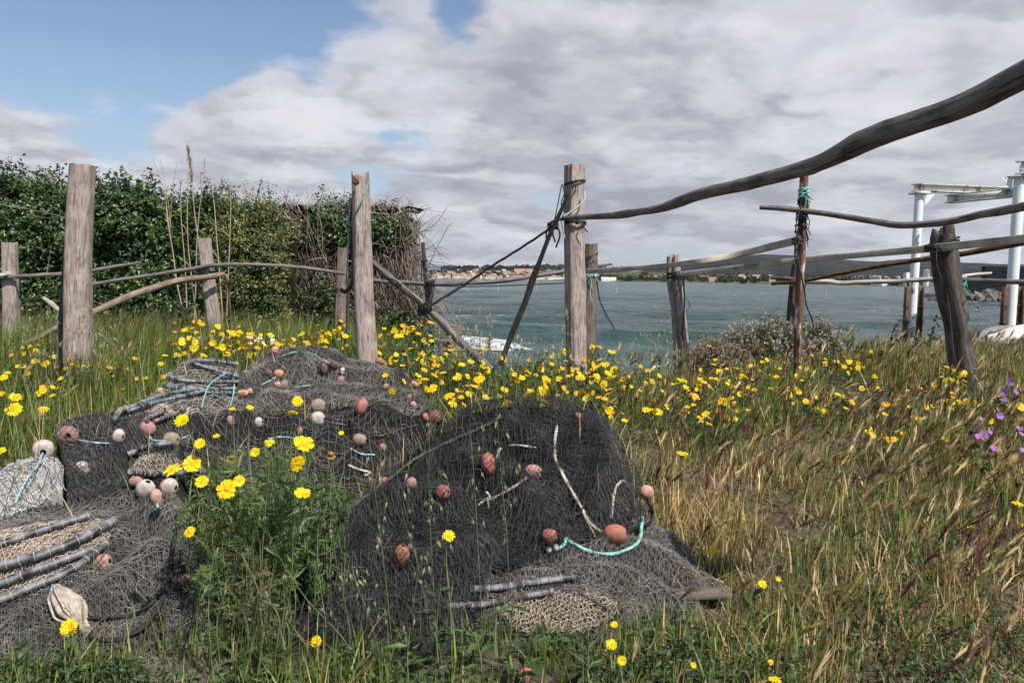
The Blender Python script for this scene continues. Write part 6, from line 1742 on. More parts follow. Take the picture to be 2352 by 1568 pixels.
wd_ = (.0038 + .0050 * rng.random(n) ** 1.5) * (1 + y * .05)
nb = NB()
blades(nb, np.stack([x, y, z - .01], -1), h, wd_, az, rng.uniform(0, .38, n), rng.uniform(-.1, 1.3, n) * rng.random(n), col, tipcol=col * .85 + .15 * STRAW)
tag(nb.build('grass', M['leaf'], smooth=False), 'green and straw coloured wild grass over the whole bank', 'grass', kind='stuff')

# --- dead litter lying flat at the right
x, y, z = field(60000, (.3, 4.5), (2.2, 6.5)); k = rng.random(len(x)) < .32; x, y, z = x[k], y[k], z[k]; n = len(x)
nb = NB(); blades(nb, np.stack([x, y, z + rng.uniform(0, .03, n)], -1), rng.uniform(.06, .17, n), rng.uniform(.003, .005, n), rng.uniform(0, 2 * PI, n), rng.uniform(1.0, 1.5, n), rng.uniform(-.3, .4, n), vary((.27, .20, .115), n, .45, .1), seg=2)
tag(nb.build('dry_grass', M['dryleaf'], smooth=False), 'flattened dry straw between the grass at the right', 'grass', kind='stuff')

# --- wall barley
def barley(nb, base, h, az, lean, curl, hcol, scol, hl):
    n = len(base)
    P = blades(nb, base, h, np.full(n, .0026) * (1 + base[:, 1] * .06), az, lean, curl, scol, seg=3)
    tip = P[:, -1]; d = P[:, -1] - P[:, -2]; d /= np.linalg.norm(d, axis=1, keepdims=True)
    d = d + np.stack([rng.normal(.14, .22, n), rng.normal(0, .2, n), np.full(n, .15)], -1); d /= np.linalg.norm(d, axis=1, keepdims=True)
    s = np.cross(d, rng.normal(size=(n, 3))); s /= np.linalg.norm(s, axis=1, keepdims=True); u = np.cross(s, d)
    # spindle
    L = hl[:, None]; w = hl[:, None] * .075
    V = np.stack([tip, tip + d * L * .3 + s * w, tip + d * L * .3 + u * w, tip + d * L * .3 - s * w, tip + d * L * .3 - u * w, tip + d * L], 1)
    Fa = (np.array([[0, 2, 1], [0, 3, 2], [0, 4, 3], [0, 1, 4], [5, 1, 2], [5, 2, 3], [5, 3, 4], [5, 4, 1]])[None] + np.arange(n)[:, None, None] * 6).reshape(-1, 3)
    nb.add(V.reshape(-1, 3), Fa, 0, np.repeat(hcol[:, None], 6, 1).reshape(-1, 3))
    for k in range(16):
        t = rng.uniform(.05, .9, n)[:, None]; a = rng.uniform(0, 2 * PI, n)[:, None]; o = np.cos(a) * s + np.sin(a) * u
        b = tip + d * L * t; e = b + d * L * rng.uniform(.6, 1.05, (n, 1)) + o * L * rng.uniform(.12, .36, (n, 1))
        pp = np.cross(e - b, o + .01); pp /= np.linalg.norm(pp, axis=1, keepdims=True) + 1e-9
        ww = (.0017 + .00028 * base[:, 1])[:, None]
        V = np.stack([b - pp * ww, b + pp * ww, e], 1)
        nb.add(V.reshape(-1, 3), np.arange(n * 3).reshape(-1, 3), 0, np.repeat((hcol * 1.15)[:, None], 3, 1).reshape(-1, 3))


x, y, z = field(36000, (-8, 9.))
dens = .50 * sst(.15, .75, x) * sst(7.6, 5.6, y) + .16 * sst(.5, 1.5, x) + .14 * sst(-1., -1.8, x) * sst(8.5, 6, y) + .03
dens *= np.clip(.3 + (fbm(x * 1.4, y * 1.4, 6.1, 3) - .36) * 3.2, .05, 1.3) * (1 - .95 * bareness(x, y)) * (1 - .6 * sst(3.3, 2.5, y))
k = rng.random(len(x)) < dens * 1.1; x, y, z = x[k], y[k], z[k]; n = len(x)
pick = rng.choice(4, n, p=[.30, .30, .22, .18])
hc = np.array([(.21, .17, .055), (.13, .055, .045), (.55, .40, .20), (.13, .17, .04)])[pick] * rng.uniform(.7, 1.3, (n, 1))
sc = np.where((pick == 3)[:, None], GREEN, np.where(rng.random((n, 1)) < .5, STRAW * .8, LIME * .8)) * rng.uniform(.7, 1.2, (n, 1))
nb = NB(); barley(nb, np.stack([x, y, z], -1), rng.uniform(.15, .33, n) * (.75 + .3 * sst(3, 5, y)), rng.normal(.1, .7, n), rng.uniform(.05, .35, n), rng.uniform(.1, .8, n), hc, sc, rng.uniform(.06, .10, n))
tag(nb.build('barley_grass', M['dryleaf'], smooth=False), 'bristly ears of wild barley leaning in the wind', 'grass', kind='stuff')

# --- low weeds
x, y, z = field(60000, (-1.8, 3.0), (2.1, 5.2))
nz = fbm(x * 2.6, y * 2.6, 4.4, 3); k = rng.random(len(x)) < np.clip((nz - .42) * 5, 0, 1) * (.35 + .65 * sst(1.3, .7, x)) * (1 - .6 * sst(3.6, 4.6, y))
x, y, z = x[k], y[k], z[k]; n = len(x); rep = 2
pos = np.repeat(np.stack([x, y, z], -1), rep, 0) + np.stack([rng.normal(0, .015, n * rep), rng.normal(0, .015, n * rep), rng.uniform(.005, .10, n * rep) * np.repeat(np.clip(nz[k] * 1.6, .4, 1.3), rep)], -1)
nb = NB(); leaves(nb, pos, rng.uniform(.018, .045, n * rep), vary((.05, .085, .024), n * rep, .3, .1), 0, rng.normal(size=(n * rep, 3)) * .6 + [.1, -.2, .9], .42)
tag(nb.build('low_weeds', M['leaf'], smooth=False), 'low leafy weeds around the nets along the bottom', 'weeds', kind='stuff')

# ---------------------------------------------------------------- daisies
M['petal'] = foliage('yellow_petals', .55, .28, .25, (1.0, .9, .35), 40)
M['disc'] = plain('golden_disc', (.50, .25, .01), (.74, .43, .015), 260, .8, .1, .6)
M['brown_head'] = plain('withered_head', (.16, .085, .03), (.36, .2, .06), 160, .9, .1, .6)
M['stemg'] = plain('pale_green_stem', (.10, .14, .05), (.19, .24, .10), 12, .6, .3)
M['whitep'] = foliage('white_petals', .6, .25, .2, (1, 1, .95), 40)
M['mauve'] = foliage('mauve_petals', .55, .3, .2, (1, .85, 1), 40)
YEL = np.array([.88, .62, .006])


def basis(nrm):
    nrm = np.asarray(nrm, float); nrm = nrm / np.linalg.norm(nrm); s = np.cross(nrm, [.2, .9, .1]); s /= np.linalg.norm(s)
    return nrm, s, np.cross(nrm, s)


def petals(nb, c, nrm, Rr, npet, fine, col, cup=.12, mat=0, r0=.22, wk=1.0, rs=None):
    rs = rs or rng
    nrm, s, u = basis(nrm)
    for i in range(npet):
        a = 2 * PI * i / npet + rs.normal(0, .07); d = math.cos(a) * s + math.sin(a) * u; q = -math.sin(a) * s + math.cos(a) * u
        L = Rr * rs.uniform(.9, 1.06); w = Rr * wk * PI / npet * rs.uniform(.8, 1.0) * 1.25; cu = cup + rs.normal(0, .10)
        if fine:
            t = np.array([r0, .45, .72, .92, 1.0]); ww = np.array([.35, .75, 1.0, .85, .35]) * w
            lift = (cu * t + .18 * t * (1 - t)) * L
            mid = c + d * (t * L)[:, None] + nrm * lift[:, None]
            A = mid - q * ww[:, None] + nrm * (ww * .28)[:, None]; B = mid + q * ww[:, None] + nrm * (ww * .28)[:, None]
            V = np.stack([A, mid, B], 1).reshape(-1, 3); f = []
            for j in range(4): f += [[3 * j, 3 * j + 1, 3 * j + 4, 3 * j + 3], [3 * j + 1, 3 * j + 2, 3 * j + 5, 3 * j + 4]]
            nb.add(V, f, mat, np.clip(col * rs.uniform(.9, 1.08), 0, 1))
        else:
            V = [c + d * r0 * L - q * w * .4, c + d * r0 * L + q * w * .4, c + d * L * .8 + q * w + nrm * cu * L * .8, c + d * L + nrm * cu * L, c + d * L * .8 - q * w + nrm * cu * L * .8]
            nb.add(V, [[0, 1, 2, 4]], mat, col); nb.add([V[2], V[3], V[4]], [[0, 1, 2]], mat, col)


def dome(nb, c, nrm, r, hgt, mat, n=12, m=4, col=(1, 1, 1)):
    nrm, s, u = basis(nrm); th = np.linspace(0, 2 * PI, n + 1)[:-1]; V = []
    for j in range(m):
        a = j / m * PI / 2; V.append(c + r * math.cos(a) * (np.cos(th)[:, None] * s + np.sin(th)[:, None] * u) + nrm * hgt * math.sin(a))
    V = np.concatenate(V + [[c + nrm * hgt]]); a = np.arange(m - 1)[:, None] * n + np.arange(n)[None]; b = np.arange(m - 1)[:, None] * n + (np.arange(n)[None] + 1) % n
    nb.add(V, np.stack([a, b, b + n, a + n], -1).reshape(-1, 4), mat, col)
    nb.add(V, np.stack([(m - 1) * n + np.arange(n), (m - 1) * n + (np.arange(n) + 1) % n, np.full(n, m * n)], -1), mat, col)


def stem_path(c, base, nrm):
    c, base = np.asarray(c, float), np.asarray(base, float); nrm = np.asarray(nrm, float) / np.linalg.norm(nrm); L = np.linalg.norm(c - base)
    return smooth_path(np.array([base, base * .6 + c * .4 + [0, 0, L * .06], c - nrm * L * .18 - [0, 0, L * .05], c]), 10)


def ground_under(x, y):
    cov, zz = lookup(np.array([x]), np.array([y]))
    return float(zz[0]) if cov[0] else float(G(x, y))


def daisy_detail(c, nrm, Rr, label, name='crown_daisy', base=None, kind='daisy', group=None):
    c = np.asarray(c, float); base = np.asarray(base if base is not None else [c[0] + rng.normal(0, .03), c[1] + rng.uniform(.0, .06), 0]); base[2] = ground_under(base[0], base[1]) - .01
    ro = empty(name, base, label, 'flower', group)
    nb = NB()
    if kind == 'daisy': petals(nb, c, nrm, Rr, int(rng.integers(13, 17)), True, YEL, rng.uniform(-.05, .2), wk=.8)
    else:
        for q, rr in ((0, 1.0), (.3, .78), (.55, .5)): petals(nb, c + np.asarray(nrm) * Rr * .05 * q, nrm, Rr * rr, 24, True, YEL * [1, 1.08, 1], .18 + .4 * q, r0=.1, wk=.7)
    nb.build('petals', M['petal'], ro)
    nb = NB(); n_ = basis(nrm)[0]
    if kind == 'daisy': dome(nb, c + n_ * Rr * .02, nrm, Rr * .30, Rr * .16, 0)
    else: dome(nb, c + n_ * Rr * .06, nrm, Rr * .16, Rr * .12, 0)
    nb.build('disc', M['disc'], ro)
    nb = NB(); P = stem_path(c - n_ * Rr * .08, base, n_); loft(nb, P, np.linspace(.0034, .0024, len(P)), 7); dome(nb, c - n_ * Rr * .05, -n_, Rr * .27, Rr * .16, 0, 10, 3)
    nb.build('stem', M['stemg'], ro)
    return ro


def daisy_simple(nb, c, nrm, Rr, base, npet=10, col=YEL, mats=(0, 1, 2)):
    petals(nb, c, nrm, Rr, npet, False, col, rng.uniform(-.05, .35), mats[0])
    dome(nb, np.asarray(c) + basis(nrm)[0] * Rr * .03, nrm, Rr * .3, Rr * .17, mats[1], 7, 2)
    if base is not None: loft(nb, stem_path(c, base, nrm)[::3], .0024 + .0002 * c[1], 3, mat=mats[2], cap=False)


def place(px, py, h):
    """point seen at px, py that hangs h above the ground (or a net)"""
    for hh in (h, h * .75, h * .5, h * 1.4, h * 1.9):
        p = hit(px, py, hh, 2.0, 13.0, nets=False)
        if p is not None and p[1] < float(crest(p[0])) + .6: return p
    d = float(crest((px - W / 2) / F * 8.5)); return at(px, py, max(d - .1, 4.0))


def face(sx=.22, sy=-.40, sz=.80, j=.42): return np.array([sx, sy, sz]) + rng.normal(0, j, 3)


BUSHD = 3.2
near = [(697, 1021, 50, 'd', 'largest yellow daisy of the bush, uppermost at its right', (.1, -.55, .8)), (684, 1064, 42, 'd', 'yellow daisy turned sideways just below the largest one', (.75, -.6, -.1)), (396, 1078, 42, 'd', 'yellow daisy at the left edge of the bush, left of a close pair', (-.2, -.5, .8)), (441, 1066, 44, 'd', 'yellow daisy at the left edge of the bush, right of a close pair', (.1, -.6, .7)), (464, 1107, 34, 'd', 'yellow daisy below the close pair at the left of the bush', (.1, -.6, .7)),
        (521, 1123, 48, 'd', 'wide open yellow daisy facing us in the middle of the bush', (0, -.85, .45)), (549, 1104, 28, 'd', 'smaller yellow daisy just right above the wide open one', (.2, -.7, .5)), (694, 1134, 38, 'd', 'yellow daisy at the right side of the bush below the others', (.2, -.5, .75)), (436, 1221, 28, 'd', 'low yellow daisy at the left below the bush', (-.3, -.6, .5)), (620, 1017, 24, 'd', 'half closed yellow daisy left of the largest one', (-.1, -.4, .8)), (586, 1039, 25, 's', 'small rayed yellow flower in the top middle of the bush', (0, -.8, .5)),
        (683, 922, 27, 's', 'rayed yellow flower high above the bush, upper one', (.2, -.7, .5)), (672, 949, 24, 'd', 'cupped yellow flower just under the high rayed one', (.1, -.3, .9)), (533, 940, 17, 's', 'small flat yellow flower before the middle black net, left one', (0, -.3, .9)), (574, 937, 18, 's', 'small flat yellow flower before the middle black net, right one', (0, -.25, .9)), (497, 1002, 17, 's', 'small yellow flower between tan float and bush', (0, -.4, .9)), (418, 966, 34, 's', 'rayed double yellow flower above the dusky red float', (0, -.7, .6)), (459, 1019, 27, 's', 'rayed yellow flower right of the round tan float', (0, -.75, .6)),
        (160, 1440, 42, 's', 'single rayed yellow flower over the front left grey net', (0, -.8, .5)), (726, 1472, 27, 's', 'rayed yellow flower low at the bottom, left of the black net foot', (.2, -.8, .4)), (1031, 1231, 30, 's', 'rayed yellow flower in front of the black net', (.1, -.6, .7)), (784, 995, 14, 's', 'tiny yellow flower at the right end of the bush', (0, -.4, .8)),
        (1411, 1434, 18, 's', 'small yellow flower in front of the flat grey net', (0, -.5, .8)), (1404, 1480, 28, 's', 'yellow flower at the bottom right of the flat net, upper of two', (0, -.5, .8)), (1428, 1516, 24, 's', 'yellow flower at the bottom right of the flat net, lower of two', (0, -.8, .5)), (1751, 1342, 22, 's', 'yellow flower in the grass right of the flat net', (0, -.4, .8)), (1788, 1330, 14, 's', 'small yellow flower next to one in the grass right of the flat net', (0, -.6, .6)), (2226, 1209, 26, 'd', 'yellow flower seen edge on in the straw at the right', (.2, -.15, .95)), (2338, 1157, 28, 'd', 'yellow flower at the right edge, upper one', (.2, -.15, .95)), (2349, 1204, 18, 'd', 'yellow flower at the right edge, lower one', (.2, -.3, .9)), (1638, 1262, 20, 'd', 'drooping yellow flower in the grass right of the black net', (-.5, -.5, .3)),
        (1567, 1043, 30, 'd', 'yellow daisy alone in the barley right of the black net', (.1, -.25, .9)), (1780, 1561, 32, 'd', 'yellow flower at the bottom edge on the right', (.1, -.2, .9)), (1593, 1527, 15, 's', 'small yellow flower low in the grass at the bottom right', (0, -.7, .5)), (1770, 1520, 14, 's', 'tiny yellow flower low at the bottom, right of the middle', (0, -.7, .5)), (1511, 945, 25, 'd', 'yellow daisy above the barley, right of three', (.2, -.5, .8)), (1484, 941, 20, 'd', 'yellow daisy above the barley, left of three', (.1, -.5, .8)), (1688, 962, 15, 'd', 'yellow daisy above the barley, alone to the right', (.2, -.6, .6)),
        (32, 941, 38, 'd', 'big yellow daisy in the green grass at the left edge', (.1, -.5, .8)), (36, 914, 30, 'd', 'yellow daisy behind the big one at the left edge', (.2, -.4, .8)), (100, 940, 23, 'd', 'yellow daisy in green grass right of the left edge group', (.3, -.6, .5)), (10, 868, 22, 'd', 'yellow daisy at the left edge above the group', (.1, -.6, .7)), (4, 1034, 20, 'd', 'yellow daisy at the left edge beside the pale float', (.1, -.6, .7)), (2345, 935, 22, 'd', 'yellow daisy beside mauve flowers at the right edge', (.1, -.7, .6))]
for px, py, sz, kd, lb, nr in near:
    inb = 380 < px < 800 and py > 900
    if inb: d = BUSHD - .33 + rng.uniform(-.05, .05) + (.5 if py < 1000 else 0)
    elif px < 200 and py > 1300: d = 2.75
    elif 700 < px < 1100 and py > 1200: d = 2.85
    else: d = place(px, py, .16 if py > 1200 else .26)[1]
    bb_ = at(px, py, d); bb_ = np.array([bb_[0] * .7 + xw(600, BUSHD) * .3 + rng.normal(0, .07), BUSHD + rng.uniform(.0, .15), 0]) if inb else None
    daisy_detail(at(px, py, d), np.array(nr) + rng.normal(0, .08, 3), sz / F * d / 2, lb, 'crown_daisy' if kd == 'd' else 'sow_thistle_flower', bb_, kind='daisy' if kd == 'd' else 'ray')

zones = [('in the band below hedge and shed, left of the post with turquoise cord', (408, 738, 668, 826), 120, .36), ('in the band below the shed, just left of the post with turquoise cord', (650, 742, 820, 806), 75, .36), ('between the post with turquoise cord and the diagonal brace', (868, 740, 1000, 905), 80, .34), ('in the bank between the nets and the cracked post', (960, 800, 1405, 945), 200, .34),
         ('right of the cracked post towards the forked post', (1390, 836, 1715, 985), 110, .28), ('around the foot of the rusty pole', (1620, 790, 1965, 955), 95, .24), ('in the grass before the split post', (1960, 802, 2210, 965), 60, .22), ('in the lush grass at the far left', (0, 785, 115, 935), 34, .30), ('in the grass between thick post and hoop stack', (105, 775, 400, 905), 46, .26), ('scattered in the barley at the right', (1720, 890, 2352, 1020), 32, .22)]
cand = []
for zi, (lab, (x0, y0, x1, y1), n, h) in enumerate(zones):
    # blooms gather in bunches
    nc = max(4, n // 6); cc = np.stack([rng.uniform(x0, x1, nc), y0 + (y1 - y0) * rng.beta(1.3, 1.5, nc)], -1)
    for i in range(n):
        if rng.random() < .6: q = cc[rng.integers(nc)] + rng.normal(0, 1, 2) * [22, 11]
        else: q = np.array([rng.uniform(x0, x1), y0 + (y1 - y0) * rng.beta(1.2, 1.6)])
        q[0] = np.clip(q[0], x0 - 6, x1 + 6); q[1] = np.clip(q[1], y0 - 4, y1 + 6)
        if 800 < q[0] < 868 and zi < 3: continue
        p = place(q[0], q[1], h * rng.uniform(.65, 1.25))
        cov, zz = lookup(p[:1], p[1:2])
        if cov[0] and zz[0] > p[2] - .05: continue
        r_ = rng.uniform(.019, .036) * (.8 if zi >= 4 else 1.03 if zi == 3 else 1.0)
        cand.append((r_ / p[1], zi, p, r_))
cand.sort(key=lambda t: -t[0])
ind, rest = cand[:240], cand[240:]
lf = []
for _, zi, p, r_ in ind:
    base = np.array([p[0] + rng.normal(0, .03), p[1] + rng.normal(0, .04), 0]); base[2] = ground_under(*base[:2]) - .01
    nb = NB(); daisy_simple(nb, p, face(), r_, base, 12, YEL * np.array([rng.uniform(.85, 1.05), rng.uniform(.72, 1.08), 1]))
    tag(nb.build('crown_daisy', [M['petal'], M['disc'], M['stemg']], smooth=False), 'yellow daisy ' + zones[zi][0], 'flower', 'yellow daisies ' + zones[zi][0])
nb = NB()
for _, zi, p, r_ in rest:
    base = np.array([p[0] + rng.normal(0, .03), p[1] + rng.normal(0, .04), 0]); base[2] = ground_under(*base[:2]) - .01
    daisy_simple(nb, p, face(), r_, base, 9, YEL * np.array([rng.uniform(.8, 1.05), rng.uniform(.65, 1.08), 1]))
tag(nb.build('small_daisies', [M['petal'], M['disc'], M['stemg']], smooth=False), 'the many smaller yellow daisies among the rest', 'flowers', kind='stuff')
# feathery greenery under the blooms
pos = []
for _, zi, p, r_ in cand:
    g = float(G(p[0], p[1])); hgt = max(p[2] - g, .05); k = 46 if zi < 4 else 26
    t = rng.uniform(.0, .96, k); pos.append(np.stack([p[0] + rng.normal(0, .05, k), p[1] + rng.normal(0, .06, k), g + hgt * t], -1))
pos = np.concatenate(pos); n = len(pos)
dv = np.stack([rng.normal(0, .7, n), rng.normal(0, .7, n), rng.uniform(-.1, 1.0, n)], -1)
nb = NB(); leaves(nb, pos, rng.uniform(.025, .06, n), vary((.055, .088, .028), n, .3, .1), 0, None, .2, .1, dv)
tag(nb.build('daisy_greenery', M['leaf'], smooth=False), 'thin green foliage under the yellow daisies', 'greenery', kind='stuff')
# withered heads and white daisies
for i in range(26):
    if i < 20: px, py, lb, gp, h = rng.uniform(1060, 1430), rng.uniform(815, 930), 'withered brown daisy head in the bank between nets and cracked post', 'withered heads on the bank', .33
    else: px, py, lb, gp, h = ((533, 1050), (552, 1146), (456, 1317), (541, 1078), (500, 1210), (760, 1042))[i - 20] + ({20: 'withered yellow-brown bud in the middle of the bush, upper one', 21: 'round brown seed head below the wide open daisy', 22: 'withered head beside the pinkish float, low left of the bush', 23: 'withered bud just above the small daisy in the bush', 24: 'brown head low in the bush, left of centre', 25: 'brown bud at the right flank of the bush'}[i], None, 0)
    p = place(px, py, h * rng.uniform(.8, 1.2)) if h else at(px, py, BUSHD)
    nr = face(); R_ = .013
    base = np.array([p[0] + rng.normal(0, .02), p[1] + .02, 0]); base[2] = ground_under(*base[:2]) - .01
    nb = NB(); ball(nb, p, R_, 0, n=10, sz=.8, jit=.15, seed=i); petals(nb, p, -np.array(nr), R_ * 1.5, 9, False, np.array([.4, .24, .04]), .8, 1); loft(nb, stem_path(p, base, nr), .0022, 4, mat=2, cap=False)
    tag(nb.build('withered_daisy', [M['brown_head'], M['petal'], M['stemg']]), lb, 'flower', gp)
for i in range(14):
    p = place(rng.uniform(570, 640), rng.uniform(768, 792), .36); base = np.array([p[0], p[1] + .02, 0]); base[2] = G(*base[:2]) - .01
    nb = NB(); daisy_simple(nb, p, face(), .024, base, 11, np.array([.8, .8, .76]))
    tag(nb.build('white_daisy', [M['whitep'], M['disc'], M['stemg']], smooth=False), 'white daisy among the yellow ones before the shed', 'flower', 'white daisies before the shed')

# mallows
mv = [(2317, 877, 30), (2305, 900, 26), (2333, 902, 24), (2306, 920, 30), (2296, 955, 28), (2238, 985, 28), (2258, 1000, 34), (2272, 992, 24), (2246, 1003, 24), (2281, 1030, 26), (2341, 985, 26), (2346, 998, 22), (2349, 1035, 24), (2252, 962, 16), (2290, 940, 16), (2110, 830, 15), (2168, 838, 15), (2022, 905, 16), (2052, 838, 12), (1706, 890, 10), (1740, 905, 10), (1660, 880, 9), (1810, 1010, 9), (1543, 1185, 9), (1538, 1130, 8), (1620, 1552, 12), (1860, 985, 9)]
for i, (px, py, sz) in enumerate(mv):
    p = place(px, py, .34 if i < 15 else .2); R_ = .66 * sz / F * p[1] / 2; base = np.array([p[0] + rng.normal(0, .03), p[1] + .03, 0]); base[2] = ground_under(*base[:2]) - .01
    nb = NB(); petals(nb, p, face(.1, -.7, .5, .35), R_, 5, True, np.array([.42, .18, .50]) * rng.uniform(.8, 1.2), .25, 0, .05, .62); nr = np.array([0, -.4, .9]); loft(nb, stem_path(p, base, nr), .003, 5, mat=1, cap=False)
    if i < 15: leaves(nb, base + (p - base) * rng.uniform(.2, .9, (7, 1)) + rng.normal(0, .03, (7, 3)), rng.uniform(.04, .06, 7), vary((.05, .08, .03), 7), 2, None, .9)
    tag(nb.build('mallow', [M['mauve'], M['stemg'], M['leaf']]), 'mauve mallow flower in the cluster at the right edge' if i < 15 else 'small mauve flower scattered in the grass right of the nets', 'flower', 'mallows at the right edge' if i < 15 else 'scattered mauve flowers')

# ---------------------------------------------------------------- the daisy bush
poly = [(405, 1125), (430, 1060), (500, 1010), (560, 985), (640, 975), (720, 985), (755, 1030), (775, 1090), (730, 1170), (650, 1240), (610, 1300), (590, 1390), (580, 1480), (580, 1600), (480, 1600), (470, 1420), (440, 1300), (425, 1200)]


def feather(nb, base, d, L, col, npair=5, w=.0032):
    """divided leaf: thin lobes in pairs along a midrib"""
    d = d / np.linalg.norm(d); s = np.cross(d, rng.normal(size=3)); s /= np.linalg.norm(s)
    b, dd, ll = [base], [d], [L]
    for k in range(npair):
        t = (k + 1) / (npair + 1)
        for q in (-1, 1): b.append(base + d * L * t); dd.append(d * .65 + s * q); ll.append(L * (.42 - .22 * abs(t - .55)))
    return b, dd, ll


def bush(name, label, poly, nst, depth, cols, basew=.10, nl=11, leafL=(.035, .07), lw=.16):
    bx, by = poly_pts(poly, nst)
    c0 = at(np.mean(bx), np.max(by) - 60, depth); c0[2] = G(c0[0], c0[1])
    ro = empty(name, c0, label, 'plant'); st_, nb = NB(), NB(); B, D, L_, Cc = [], [], [], []
    for px, py in zip(bx, by):
        d = depth + rng.normal(0, .13) + (.35 if py < 1010 else 0); tip = at(px, py, d); g = ground_under(tip[0], tip[1])
        tip[2] = max(tip[2], g + .03)
        base = np.array([tip[0] * .55 + c0[0] * .45 + rng.normal(0, basew), min(tip[1], depth + .15) + rng.normal(0, .05), 0]); base[2] = G(base[0], base[1])
        P = smooth_path(np.array([base, base * .5 + tip * .5 + [rng.normal(0, .03), rng.normal(0, .03), .04], tip]), 12); thin(st_, P, .0032, n=4)
        for k in range(nl):
            t = rng.uniform(.3, 1) if rng.random() < .7 else rng.uniform(.7, 1); i = min(int(t * 11), 10); dd = np.array([rng.normal(0, .8), rng.normal(-.15, .8), rng.uniform(-.1, .9)])
            b, e, l = feather(nb, P[i], dd, rng.uniform(*leafL), None); B += b; D += e; L_ += l; Cc += [cols[rng.integers(len(cols))]] * len(b)
    B, D, L_, Cc = np.array(B), np.array(D), np.array(L_), np.array(Cc); n = len(B)
    leaves(nb, B, L_, Cc * rng.uniform(.75, 1.25, (n, 1)), 0, None, lw, .05, D)
    nb.build('foliage', M['leaf'], ro, smooth=False); st_.build('stems', M['stemg'], ro)


def poly_pts(poly, n):
    p = np.array(poly, float); ox, oy = [], []
    while len(ox) < n:
        a, b = rng.uniform(p[:, 0].min(), p[:, 0].max()), rng.uniform(p[:, 1].min(), p[:, 1].max())
        if inpoly(np.array([a]), np.array([b]), p)[0]: ox.append(a); oy.append(b)
    return np.array(ox), np.array(oy)


bush('daisy_bush', 'bushy green daisy plant growing between the two net heaps', poly, 88, BUSHD, [(.11, .165, .052), (.155, .22, .07), (.075, .115, .042)], .05, 18, (.04, .08), .17)
bush('leafy_weed', 'broad leaved dark weed at the right flank of the daisy bush', [(650, 1090), (760, 1060), (820, 1120), (790, 1180), (740, 1230), (660, 1240), (620, 1160)], 30, 3.35, [(.05, .10, .034), (.075, .13, .04)], .06, 9, (.03, .05), .5)
bush('dry_weed', 'half dry reddish weed at the lower edge of the daisy bush', [(540, 1260), (600, 1230), (650, 1290), (660, 1400), (620, 1480), (560, 1460), (540, 1360)], 46, 2.95, [(.16, .12, .06), (.2, .15, .08), (.08, .1, .035)], .05, 6, (.03, .05))


# broad-leaved single weeds in front
def weed(px, py_base, py_top, d, label, nleaf=14, col=(.05, .085, .026), Ls=(.05, .10)):
    b = at(px, py_base, d); b[2] = ground_under(b[0], b[1]); t = at(px + rng.normal(0, 14), py_top, d); t[2] = max(t[2], b[2] + .05)
    ro = empty('leafy_weed', b, label, 'weed'); P = smooth_path(np.array([b, (b + t) / 2 + rng.normal(0, .012, 3), t]), 14)
    nb = NB(); loft(nb, P, np.linspace(.004, .002, 14), 6); nb.build('stem', M['stemg'], ro)
    i = rng.integers(1, 14, nleaf); a = rng.uniform(0, 2 * PI, nleaf); dv = np.stack([np.cos(a), np.sin(a), rng.uniform(.1, .8, nleaf)], -1)
    nb = NB(); leaves(nb, P[i], rng.uniform(*Ls, nleaf), vary(col, nleaf, .25), 0, np.stack([-np.cos(a) * .3, -np.sin(a) * .3 - .1, np.ones(nleaf)], -1) + rng.normal(0, .25, (nleaf, 3)), .3, .12, dv); nb.build('leaves', M['leaf'], ro, smooth=False)


for a in ((1010, 1490, 1340, 2.85, 'tall leafy weed in front of the black net, beside the rayed flower stem', 18), (1165, 1510, 1380, 2.85, 'leafy weed before the beige mesh panel', 16), (1110, 1540, 1430, 2.75, 'bushy weed left of the beige mesh panel at the bottom', 20), (940, 1560, 1440, 2.75, 'weed before the foot of the black net', 16), (1200, 1560, 1460, 2.75, 'low weed under the beige mesh panel', 18), (1340, 1560, 1480, 2.8, 'low weed below the flat net, near the yellow pair', 16), (1480, 1550, 1450, 2.9, 'pale leaved weed right of the yellow pair', 14), (640, 1565, 1450, 2.8, 'weed between pallet board and black net', 14), (560, 1570, 1500, 2.75, 'low weed in front of the broken pallet board', 12), (850, 1570, 1480, 2.72, 'weed at the bottom edge left of centre', 16), (150, 1560, 1455, 2.7, 'weed carrying the flower over the front left net', 10), (60, 1575, 1490, 2.65, 'broad leaved weed at the bottom left corner', 9), (1580, 1560, 1470, 2.9, 'weed in the grass at the bottom right of the nets', 14), (1700, 1430, 1360, 3.4, 'small weed right of the grey board end', 12)):
    weed(*a)


# oats
M['oat'] = foliage('oat_spikelets', .6, .35, .3, (1, .95, .7), 30)


